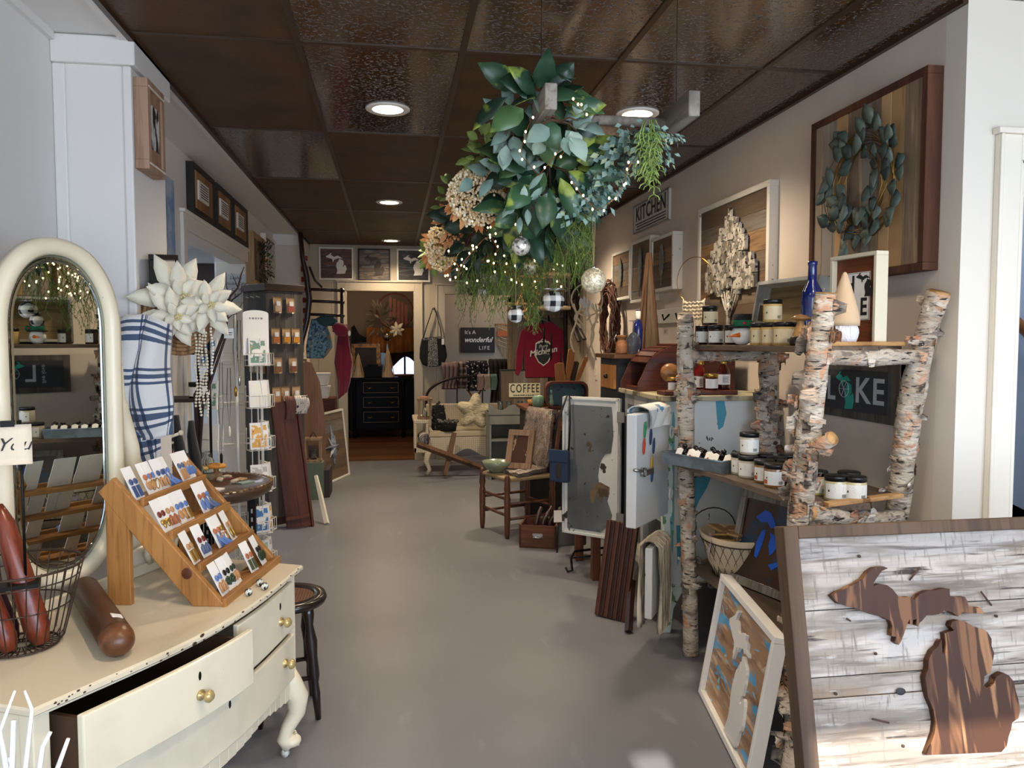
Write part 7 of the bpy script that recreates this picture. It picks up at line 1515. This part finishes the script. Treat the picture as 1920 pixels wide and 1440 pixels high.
for c in range(17):
    x = -.30+c*.0375; q_ = 1-abs(c-8)/9.2; ztop = .30+.43*q_**.62; zbot = .27+.05*rj.random()-.0*q_; zc = .50+.02*sin(c); z = zbot
    while z < ztop:
        l = rj.uniform(.05, .13); 
        if rj.random() < .9: m.box((x+rj.uniform(-.006, .006), -.062-rj.random()*.008, z), (x+.0385, -.05, min(z+l, ztop+.02)), tint=rj.random())
        z += l+.006
m.build('bark_strips', bk_, t)
m = MB(); m.tube([(.01, -.055, .03), (.01, -.055, .2), (.015, -.055, .3)], [.016, .011, .008], 6)
for dx in (-.12, -.07, -.03, .05, .09, .14): m.tube([(.012, -.055, .15), (.012+dx*.5, -.056, .23), (.012+dx, -.056, .33)], [.008, .006, .004], 6)
m.build('trunk', bk_, t)
fe = mat('grey_metal_leaf', '82857f', .5, .4)
for i, (y0, y1, z0, z1, lb) in enumerate(((5.80, 6.29, 1.775, 2.17, 'farthest and smallest looking'), (5.32, 5.78, 1.735, 2.20, 'middle, half behind the wooden obelisk'), (4.87, 5.30, 1.785, 2.165, 'nearest'))):
    t = framed('feather_picture', 'white framed barnwood picture with grey metal feather, %s of three' % lb, 'picture', RW((y0+y1)/2, z0), y1-y0, z1-z0, .07, .022, whf, barnx, group='feather pictures', planks=('x', 5))
    h = z1-z0; pts = []
    for k in range(13): q = k/12; pts.append((.045*sin(pi*q)**.7*(1 if k % 2 else .72), .10+(h-.16)*q))
    pl = [(x, z) for x, z in pts]+[(-x, z) for x, z in reversed(pts[1:-1])]
    MB().prism([(x+.01*z, z) for x, z in pl], -.075, -.068, 'y').build('feather', fe, t); MB().cyl((0, -.072, .04), (.003, -.072, h*.6), .003, n=6).build('quill', fe, t)
t = T('kitchen_sign', 'white metal sign lettered KITCHEN with small print high on the right wall', 'sign', M=RW(5.47, 2.275, XR-.001))
MB().box((-.385, -.02, 0), (.385, 0, .215)).build('plate', mat('galv_white', 'c3c1bb', .45), t, bevel=.004); 
for a, b in (((-.385, -.026, 0), (.385, -.02, .01)), ((-.385, -.026, .205), (.385, -.02, .215)), ((-.385, -.026, 0), (-.375, -.02, .215)), ((.375, -.026, 0), (.385, -.02, .215))): MB().box(a, b).build('rim', mat('galv_rim', '8f8f8a', .4, .6), t)
text('KITCHEN', .155, ink, t, TR(0, -.0215, .135) @ FX, ext=.0008, sx=.98, space=1.05, th=.002); scribble(t, ink, -.35, .33, .015, .075, -.0215, 3, 8)
t = T('lake_sign', 'grey weathered framed dark board lettered LAKE with a teal Michigan, between the birch posts', 'sign', M=RW(2.94, 1.12, XR-.001))
MB().box((-.33, -.02, 0), (.33, 0, .045)).build('frame_board', grey_w, t); MB().box((-.33, -.02, .19), (.33, 0, .235)).build('frame_board', grey_w, t); MB().box((.27, -.022, .0), (.33, -.001, .235)).build('frame_board', grey_w, t); MB().box((-.33, -.022, .0), (-.29, -.001, .235)).build('frame_board', grey_w, t)
MB().box((-.29, -.03, .035), (.27, -.01, .20)).build('dark_board', mat('chalk_grey', '35363a', .7), t)
lt = mat('pale_letter', 'b5bcc0', .6); te = mat('teal_paint', '1f9a8a', .5)
text('L', .145, lt, t, TR(-.112, -.031, .117) @ FX, ext=.0008, sx=.9, th=.002); text('KE', .145, lt, t, TR(.155, -.031, .117) @ FX, ext=.0008, sx=1.1, space=1.12, th=.002); text('live love', .035, lt, t, TR(-.18, -.031, .117) @ rotm(y=-pi/2) @ FX, ext=.0006, shear=.2)
for P_ in mich(.155, -.012, .117): MB().prism([(x*.85, z) for x, z in P_], -.0325, -.0305, 'y').build('teal_peninsula', te, t)
m = MB(); m.tube([(-.014+.034*cos(k*pi/12), -.0335, .122+.034*sin(k*pi/12)) for k in range(24)], .0016, 4, closed=True)
for k in range(6): a = k*pi/3; m.cyl((-.014, -.0335, .122), (-.014+.036*cos(a), -.0335, .122+.036*sin(a)), .0012, n=5)
m.build('ship_wheel', lt, t)
q = PX(1097, 441, XR); solo(MB().lathe([(.001, 0), (.05, 0), (.05, .02), (.035, .035), (.001, .038)], n=24, M=rotm(y=-pi/2)), 'wall_sensor', wh, 'small round white sensor high on the right wall beside the greenery', 'sensor', loc=tuple(q+V((-.001, 0, 0))))
q = PX(1118, 700, XR); solo(MB().box((-.008, -.035, -.06), (0, .035, .06)).box((-.016, -.008, -.02), (-.008, .008, .02)), 'light_switch', mat('plate_white', 'cfc6b4', .4), 'cream light switch on the right wall beside the panelled door', 'light switch', loc=tuple(q))
# coat rack, garland piece
q = PX(1235, 588, XR-.02); t = T('white_hook_rail', 'weathered white hook rail on the right wall below the feather pictures', 'hook rail', M=RW(5.05, 1.565, XR-.001))
MB().box((-.35, -.02, 0), (.35, 0, .10)).build('rail_board', whf, t, bevel=.004)
for x in (-.25, 0, .25): MB().tube([(x, -.02, .06), (x, -.06, .02), (x, -.07, .06)], .007, 6).build('hook', blkm, t)
# horse hames, grapevine wreath and dream catcher
hb2 = mat('black_leather', '16110f', .5, layers=[('2f201a', 8, (1, 1, 1), .5, .65)])
t = T('harness_hames', 'tall black curved harness pieces with crossing straps hung on the far right wall', 'harness', (1.85, 7.55, 1.3)); m_ = MB(); m_.M = INV[t.name]
for pts in ([(1062, 700), (1060, 600), (1063, 530), (1068, 495), (1078, 478), (1086, 490), (1084, 530), (1082, 600)], [(1072, 560), (1074, 510), (1080, 482)]): m_.tube([PX(x, y, 1.84) for x, y in pts], .022, 8)
m_.tube([PX(1060, 560, 1.80), PX(1072, 600, 1.80), PX(1086, 640, 1.79)], .022, 8, flat=.5).tube([PX(1064, 562, 1.79), PX(1078, 600, 1.78), PX(1096, 636, 1.77)], .022, 8, flat=.5).tube([PX(1056, 560, 1.8), PX(1074, 557, 1.78)], .03, 8)
m_.build('curved_bars', hb2, t)
m = MB(); m.M = INV[t.name]; m.tube([PX(x, y, 1.87) for x, y in ((1096, 478), (1089, 480), (1087, 500), (1092, 512))], .008, 6); m.build('hook', hb2, t)
vine = mat('grapevine', '4a2a1b', .8, layers=[('6b442c', 10, (1, 1, 1), .5, .65)])
t = T('grapevine_wreath', 'large oval dark grapevine wreath hanging on the right wall behind the dream catcher', 'wreath', M=RW(6.35, 1.60, XR-.06)); m = MB(); rj = random.Random(5)
for k in range(38):
    a0 = rj.uniform(0, 6.28); q = rj.uniform(.15, .24); m.tube([(q*1.05*cos(a0+j*.42), rj.uniform(-.05, .03), q*1.55*sin(a0+j*.42)) for j in range(rj.randint(7, 14))], rj.uniform(.004, .009), 5)
m.build('vines', vine, t)
t = T('dream_catcher', 'white and cream dream catcher with long wool strands hanging in front of the grapevine wreath', 'dream catcher', (1.44, 5.60, 1.70)); m = MB()
cwl = mat('cream_wool', 'c4b498', .95); rj = random.Random(3)
for k, (x, l) in enumerate(((-.10, .36), (-.07, .18), (-.05, .20), (.0, .12), (.03, .36), (.06, .20), (.09, .14), (.055, .42), (-.02, .08))): m.tube([(x+.02*sin(j*.8+k), .02*cos(j+k), .02-l*j/8) for j in range(9)], .007, 6)
m.build('wool_strands', cwl, t); MB().tube([(.12*cos(a*pi/12), 0, .05+.12*sin(a*pi/12)) for a in range(24)], .006, 6, closed=True).tube([(0, 0, .17), (0, 0, Z0-1.70)], .0015, 4).build('hoop', cwl, t)
m = MB()
for k in range(10): m.leaf((rj.uniform(-.05, .05), -.02, rj.uniform(-.02, .08)), (rj.uniform(-.5, .5), -.2, -1), .06, .025, up=V((0, -1, 0)))
m.build('pale_feathers', mat('pale_feather', 'cdc7ba', .8), t, solid=.001)
# ================= HANGING LADDER WITH GREENERY =================
LZ = 2.147; lg = wood('grey_ladder', '8d867c', '5f574d', .75, 5, 'y')
t = T('hanging_ladder', 'weathered grey wooden ladder hanging flat from the ceiling above the aisle', 'ladder', (.67, 3.05, LZ))
for x in (.455, .885): MB().box((x-.018, 2.19, LZ-.045), (x+.018, 4.0, LZ+.03)).build('rail', lg, t, True, bevel=.004)
for y in (2.40, 2.74, 3.08, 3.42, 3.76): MB().cyl((.46, y, LZ-.008), (.88, y, LZ-.008), .016, n=12).build('rung', lg, t, True)
for x in (.455, .885):
    for y in (2.34, 3.75): MB().cyl((x, y, LZ+.025), (x, y, Z0), .0012, n=5).build('wire', blkm, t, True)
q = PY(1101, 207, 2.36); MB().tube([(q.x+.022*cos(a*pi/8), 2.385, q.z+.022*sin(a*pi/8)) for a in range(16)], .006, 6, closed=True).build('screw_eye', wire_w, t, True)
rj = random.Random(21)
poth = mat('rubber_leaf', '24382b', .35, tcols=['2b4a35', '24402e', '35563b', '1f3529', '43603a', '2e4a34'], layers=[('8a9a42', 12, (1, 1, 1), .57, .64)])
sage = mat('lambs_ear_leaf', '8aa195', .75, tcols=['8fa69a', '7d968b', '9db1a5', '71897f'])
euc = mat('eucalyptus_leaf', '6f8f86', .6, tcols=['6f8f88', '5f7f78', '84a198', '557068', '93aea4', 'a8b893'])
mossm = mat('fern_moss', '4f6229', .8, tcols=['637a33', '4c6023', '768a42', '42541f', '6b8038'])
limem = mat('lime_leaf', '6f8542', .6, tcols=['7a9148', '5f7538', '88a056', '6a7f3e'])
brn = mat('stem_brown', '4a3322', .8)
def bunch(name, lab, cat, px, py, y, sx, sy, n, L_, w_, m_, seed, sd=.14, down=.2, stems=6, kind=None, fold=.25, curl=.25, grp=None, out=1.0):
    c = PY(px, py, y); r = random.Random(seed); k_ = y/1440; t = T(name, lab, cat, tuple(c), group=grp); m = MB()
    for i in range(n):
        a = r.uniform(0, 2*pi); q = r.random()**.6; p = V((cos(a)*sx*k_*q, r.uniform(-sd, sd), sin(a)*sy*k_*q)); d = V((cos(a)*out+r.uniform(-.6, .6), r.uniform(-1, .6), sin(a)*out+r.uniform(-.6, .6)-down))
        m.leaf(p, d, L_*r.uniform(.65, 1.25), w_*r.uniform(.75, 1.2), up=V((r.uniform(-.5, .5), -1, r.uniform(-.2, .8))), fold=fold, curl=curl)
    m.build('leaves', m_, t, solid=.0008)
    m = MB()
    for i in range(stems):
        a = r.uniform(0, 2*pi); e = V((cos(a)*sx*k_*.8, r.uniform(-sd, sd)*.8, sin(a)*sy*k_*.8)); m.tube([V((0, 0, .02)), e*.5+V((0, 0, .02)), e], [.004, .003, .0015], 5)
    m.build('stems', brn, t); return t
bunch('rubber_plant_spray', 'glossy dark green leaf spray at the near end of the hanging ladder', 'foliage', 1000, 200, 2.35, 60, 55, 34, .115, .07, poth, 1, .1)
bunch('rubber_plant_spray', 'glossy dark green leaf spray hanging in the middle of the ladder', 'foliage', 1030, 320, 2.55, 75, 75, 62, .12, .072, poth, 2, .14)
bunch('rubber_plant_spray', 'dark green leaf spray at the lower centre of the hanging greenery', 'foliage', 1010, 395, 2.7, 80, 45, 46, .11, .07, poth, 3, .14)
bunch('dark_ivy_spray', 'darkest leaf mass below the cream berries', 'foliage', 900, 430, 3.2, 60, 60, 90, .09, .055, mat('dark_ivy', '1a2a20', .5, tcols=['1c2e22', '16241b', '24382a', '2d4030']), 4, .2)
bunch('lambs_ear_spray', 'pale sage velvet leaves beside the near left rail of the ladder', 'foliage', 1050, 240, 2.28, 48, 28, 13, .085, .05, sage, 5, .05)
bunch('lambs_ear_spray', 'pale sage leaves at the upper left of the greenery', 'foliage', 962, 235, 2.4, 30, 45, 14, .085, .045, sage, 6, .06)
bunch('lambs_ear_spray', 'pale sage leaves left of centre above the cream berries', 'foliage', 950, 325, 2.6, 70, 24, 20, .085, .038, sage, 7, .08)
bunch('lambs_ear_spray', 'small pale sage spray hanging low in the centre of the greenery', 'foliage', 985, 382, 2.45, 24, 24, 10, .06, .025, sage, 8, .04)
bunch('lime_leaf_spray', 'yellow-green small leaved spray at the top left of the greenery', 'foliage', 910, 295, 2.8, 32, 48, 70, .05, .028, limem, 9, .08, down=-.2)
bunch('lime_leaf_spray', 'light green leaf tips at the far left edge of the greenery', 'foliage', 815, 480, 3.6, 18, 22, 26, .055, .03, limem, 10, .06)
bunch('lime_leaf_spray', 'light green leaves below the dark ivy at left', 'foliage', 850, 385, 3.4, 20, 50, 40, .05, .026, limem, 13, .06)
# eucalyptus: swag from the right rail to the middle
def garland(name, lab, pts, n, L_, w_, m_, rad, seed, y=None, droop=.4):
    r = random.Random(seed); P = [PY(a, b, c) for a, b, c in pts]; t = T(name, lab, 'garland', tuple(P[0])); m = MB(); m.M = INV[t.name]
    for i in range(n):
        k = r.random()*(len(P)-1); j = min(int(k), len(P)-2); p = P[j].lerp(P[j+1], k-j); a = r.uniform(0, 2*pi); d = V((cos(a), sin(a), r.uniform(-1, .4)))
        q = p+d*(rad*r.random()); m.leaf(q, d+V((0, 0, -droop)), L_*r.uniform(.7, 1.2), w_*r.uniform(.8, 1.2), up=V((r.random(), -1, r.random())), seg=3, fold=.15)
    m.build('leaves', m_, t); m = MB(); m.M = INV[t.name]; m.tube(P, .004, 5); m.build('stem', brn, t)
    return t, P
garland('eucalyptus_swag', 'blue-green eucalyptus swag draped from the right rail to the ladder middle', [(1195, 240, 2.35), (1165, 285, 2.4), (1140, 330, 2.45), (1100, 370, 2.5), (1080, 395, 2.5)], 620, .028, .019, euc, .062, 1)
garland('eucalyptus_sprig', 'blue-green eucalyptus sprig spilling off the right ladder rail', [(1215, 235, 2.3), (1235, 265, 2.28), (1245, 300, 2.28)], 110, .026, .017, euc, .035, 2)
garland('eucalyptus_sprig', 'thin eucalyptus sprig reaching right behind the ladder rail', [(1215, 240, 2.32), (1250, 250, 2.32), (1272, 258, 2.32)], 50, .02, .013, euc, .02, 3)
garland('eucalyptus_sprig', 'eucalyptus sprig hanging down left of the string of moss', [(1205, 250, 2.3), (1200, 290, 2.28), (1198, 310, 2.28)], 60, .024, .016, euc, .025, 4)
def moss(name, lab, zones, seed, m_=mossm, rl=1):
    r = random.Random(seed); c = PY(zones[0][0], zones[0][1], zones[0][4]); t = T(name, lab, 'foliage', tuple(c)); m = MB(); m.M = INV[t.name]
    for (px, py, sx, ln, y, n) in zones:
        for i in range(n):
            x = px+r.uniform(-sx, sx); yy = py+r.uniform(-14, 14); d = y+r.uniform(-.15, .15); p = PY(x, yy, d); l = ln*d/1440*r.uniform(.45, 1.05); a = r.uniform(0, 6.28); amp = r.uniform(.006, .02)
            pts = [p+V((amp*sin(a+j*.9)+.012*j/7*cos(a), amp*cos(a*2+j*.8), -l*j/7)) for j in range(8)]; tn = r.random(); m.tube(pts, .0011, 3, tint=tn, cap=False)
            for j in range(1, 8):
                for e in range(2): b = r.uniform(0, 6.28); m.leaf(pts[j]+V((0, 0, l/7*r.random())), (cos(b), sin(b), -.7), .018*rl, .0035, seg=3, tint=r.random(), fold=0)
    o = m.build('strands', m_, t); o['kind'] = 'stuff'; return t
moss('trailing_moss', 'fine green trailing fern moss hanging from the ladder centre and right', [(1075, 420, 36, 120, 2.7, 70), (1060, 340, 25, 110, 2.9, 40), (1000, 440, 60, 110, 2.9, 60), (1085, 400, 18, 80, 2.6, 30)], 1)
moss('trailing_moss', 'long thin trailing fern strands below the dark leaves at left', [(885, 470, 30, 120, 3.2, 46), (930, 480, 24, 120, 3.1, 40), (870, 500, 14, 110, 3.3, 14), (985, 500, 25, 110, 3.0, 26)], 2)
moss('trailing_moss', 'small patch of fern strands beside the checked fabric balls', [(1000, 560, 14, 60, 3.0, 12), (975, 500, 40, 80, 2.9, 30)], 3)
t = T('string_succulent', 'curly green string plant dangling from the right ladder rail', 'foliage', tuple(PY(1220, 235, 2.25))); m = MB(); m.M = INV[t.name]; r = random.Random(2)
for k in range(9):
    x = 1218+r.uniform(-15, 15); a = r.uniform(0, 6); l = r.uniform(90, 150); m.tube([PY(x+5*sin(a+j*.9), 225+l*j/9, 2.25+.02*sin(a+j)) for j in range(10)], .0018, 4, tint=r.random())
    for j in range(2, 10):
        for e in (-1, 1): p = PY(x+5*sin(a+j*.9), 225+l*j/9, 2.25); m.tube([p, p+V((e*.014, -.004, -.008)), p+V((e*.018, -.004, -.018))], .0018, 4, tint=r.random())
m.build('curly_strands', limem, t)
# cream berry bouquets with peach leaves
crb = mat('cream_berry', 'f5e4bf', .6, tcols=['fcebc6', 'f3deb4', 'fff4da', 'e9c898']); pch = mat('peach_leaf', 'b87a4a', .7, tcols=['c08652', 'a9683c', 'd39b66', 'b0713f'])
def berries(lab, px, py, y, rx, ry, n, seed, m_=crb):
    r = random.Random(seed); c = PY(px, py, y); t = T('berry_bouquet', lab, 'flower bouquet', tuple(c), group=None); m = MB(); k_ = y/1440; st_ = MB()
    for i in range(n):
        a = r.uniform(0, 2*pi); q = r.random()**.45; b = r.uniform(-1, 1); p = V((cos(a)*rx*k_*q, -.07*math.sqrt(max(0, 1-q*q))+.03*b, sin(a)*ry*k_*q)); s = r.uniform(.0038, .0068); m.ell(p, s, 6, 4, tint=r.random())
        if i % 5 == 0: st_.tube([V((0, .03, 0)), p*.6, p], .0009, 3)
    m.build('berries', m_, t)['kind'] = 'stuff'; st_.build('stalks', mat('berry_stalk', 'a5774a', .8), t); m = MB()
    for i in range(15): a = r.uniform(0, 2*pi); m.leaf(V((cos(a)*rx*k_*.7, r.uniform(-.02, .04), sin(a)*ry*k_*.7)), (cos(a), r.uniform(-.6, .3), sin(a)-.3), .055, .022, up=V((0, -1, .3)))
    m.build('peach_leaves', pch, t)
berries('large round bouquet of cream berries with peach leaves at the left of the greenery', 892, 370, 2.8, 54, 54, 950, 1)
berries('smaller peach and cream berry spray at the far left edge of the greenery', 830, 465, 3.5, 34, 44, 480, 2)
berries('dusty berry twigs between the two cream bouquets', 848, 420, 3.2, 22, 34, 120, 3, pch)
# fairy lights
t = T('fairy_light_string', 'copper string of warm fairy lights wound through the hanging greenery', 'string lights', tuple(PY(1000, 300, 2.5))); r = random.Random(11); bulbs = []
paths = [[(1070, 185), (1085, 195), (1098, 215)], [(1000, 215), (985, 250), (975, 290), (1010, 330), (1050, 280), (1075, 265), (1045, 300)], [(1195, 290), (1175, 320), (1172, 345), (1150, 375), (1120, 395), (1090, 365), (1065, 330)], [(840, 470), (860, 500), (835, 515), (850, 530), (870, 490), (905, 450), (940, 430), (965, 430), (1000, 460), (1040, 470), (1075, 440), (1030, 425), (1000, 400), (1060, 430), (1085, 420)], [(880, 400), (920, 440), (935, 470), (900, 490), (960, 500), (1010, 480), (1050, 500), (985, 540), (960, 520)]]
yd = [2.25, 2.35, 2.3, 2.9, 3.0]; m = MB(); m.M = INV[t.name]
for P_, y in zip(paths, yd):
    Q = [PY(a, b, y-.12+.08*r.random()) for a, b in P_]; m.tube(Q, .0011, 4)
    for i in range(len(Q)-1):
        for k in range(2): bulbs.append(Q[i].lerp(Q[i+1], (k+.5)/2)+V((r.uniform(-.01, .01), -.01, r.uniform(-.012, .012))))
m.build('copper_wire', mat('copper_wire', '9a5a34', .35, .9), t); bm = None; gl_ = mat('fairy_glow', 'fff0c8', .5, emit=('ffdf9a', 9))
for i in range(34): bulbs.append(PY(r.uniform(855, 1090), r.uniform(395, 540), r.uniform(2.7, 3.0)))
for b in bulbs:
    p = INV[t.name] @ b
    if bm is None: bm = MB().ell((0, 0, 0), (.003, .003, .0042), 8, 6).build('bulb', gl_, t); bm.location = p
    else: o = bm.copy(); COL.objects.link(o); o.location = p
# hanging ornaments
def hang_ball(name, lab, cat, px, py, y, rp, m_, cap=MATS['silver'], sub=None, two=False, grp=None):
    c = PY(px, py, y); r = rp*y/1440; t = T(name, lab, cat, tuple(c), group=grp); MB().ell((0, 0, 0), r, 28, 18).build('ball', m_, t)
    MB().cyl((0, 0, r*.96), (0, 0, r*1.12), r*.2, n=12).build('cap', cap, t)
    h = LZ-c.z if c.z+.05 < LZ else .1
    for s in ((-1, 1) if two else (0,)): MB().cyl((0, 0, r*1.1), (s*.012, 0, h), .0009, n=4).build('string', mat('twine', 'b09a6a', .8), t)
    return t
merc = mat('mercury_glass', 'e4e0d3', .3, .45, layers=[('7d7a70', 70, (1, 1, 1), .5, .56)], bump=(.6, 90, (1, 1, 1), .004))
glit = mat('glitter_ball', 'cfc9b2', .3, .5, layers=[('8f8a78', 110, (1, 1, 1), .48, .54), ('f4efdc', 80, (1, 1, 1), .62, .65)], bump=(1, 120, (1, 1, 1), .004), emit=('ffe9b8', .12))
hang_ball('mercury_glass_ball', 'silver speckled glass ball hanging at the centre of the greenery', 'ornament', 977, 462, 2.6, 17.5, merc)
hang_ball('glitter_glass_ball', 'large pale crackled glass ball hanging on twine right of the greenery', 'ornament', 1113, 526, 2.5, 24, glit, two=True)
hang_ball('mercury_glass_ball', 'blurred pale glass ball among the fern strands at left', 'ornament', 915, 517, 3.3, 14, merc); hang_ball('mercury_glass_ball', 'small silver glass ball at the lowest left of the fern strands', 'ornament', 905, 546, 3.4, 10, merc)
hang_ball('mercury_glass_ball', 'pale glass ball half hidden in the ferns right of centre', 'ornament', 995, 500, 3.0, 16, merc); hang_ball('twig_ball', 'small brown twig ball hanging among the fern strands', 'ornament', 885, 545, 3.4, 9, mat('twig_brown', '4a2f20', .9, bump=(1, 80, (1, 1, 1), .01)))
chk = mat('buffalo_check', '121213', .9, checker=('dcd9d2', 26, (0, 2), .5))
for px, py, rp, lb in ((1038, 565, 21, 'larger'), (967, 591, 15, 'smaller')):
    c = PY(px, py, 2.75); r = rp*2.75/1440; t = T('checked_fabric_ball', 'black and white checked fabric ball ornament below the ferns, the %s one' % lb, 'ornament', tuple(c)); MB().ell((0, 0, 0), (r, r, r*.95), 26, 16, nzs=.1, nsc=2).build('ball', chk, t)
    m = MB()
    for k in range(7): a = k*.9; m.leaf((0, 0, r*.8), (cos(a), sin(a), .9), r*.9, r*.5, fold=.3, curl=.4)
    m.build('gathered_top', chk, t, solid=.001); MB().cyl((0, 0, r*.9), (0, 0, LZ-c.z), .0009, n=4).build('string', MATS['twine'], t)
# birdcage and small wooden star hangings further back
c = PY(1036, 545, 5.0); t = T('wire_birdcage', 'domed wire birdcage with pale wooden bands hanging behind the greenery', 'birdcage', tuple(c)); r = .115; m = MB(); cwm = mat('cage_wire', '8a7b63', .5, .5)
for k in range(20): a = k*pi/10; m.tube([(r*cos(a), r*sin(a), -.11), (r*cos(a), r*sin(a), .10)]+[(r*cos(b)*cos(a), r*cos(b)*sin(a), .10+.12*sin(b)) for b in [j*pi/2/6 for j in range(1, 7)]], .002, 4)
m.tube(circ(r, 0, 30), .003, 5, closed=True); m.tube([(0, 0, .22), (0, 0, Z0-c.z)], .002, 4); m.build('cage_wires', cwm, t)
for z in (-.125, .09): MB().lathe([(r-.006, z), (r+.006, z), (r+.006, z+.022), (r-.006, z+.022)], n=30, cap=False).build('wooden_band', mat('pale_band', 'b59a6c', .6), t)
MB().lathe([(.001, -.125), (r, -.125)], n=30, cap=False).build('base', MATS['pale_band'], t)
for i, (px, py, s, lb) in enumerate(((985, 510, .10, 'upper'), (968, 560, .09, 'lower'))):
    c = PY(px+8, py+18, 4.6); t = T('stick_star', 'rough driftwood stick star hanging behind the ferns, %s one' % lb, 'ornament', tuple(c), group='stick stars'); 
    for k in range(5):
        a = pi/2+k*4*pi/5; b = pi/2+(k+1)*4*pi/5; MB().tube([(s*cos(a), .004*k, s*sin(a)), (s*cos(b), .004*k, s*sin(b))], .008, 6).build('stick', mat('driftwood', '8f6a42', .8), t)
    MB().cyl((0, 0, s), (0, 0, Z0-c.z), .001, n=4).build('string', MATS['twine'], t)
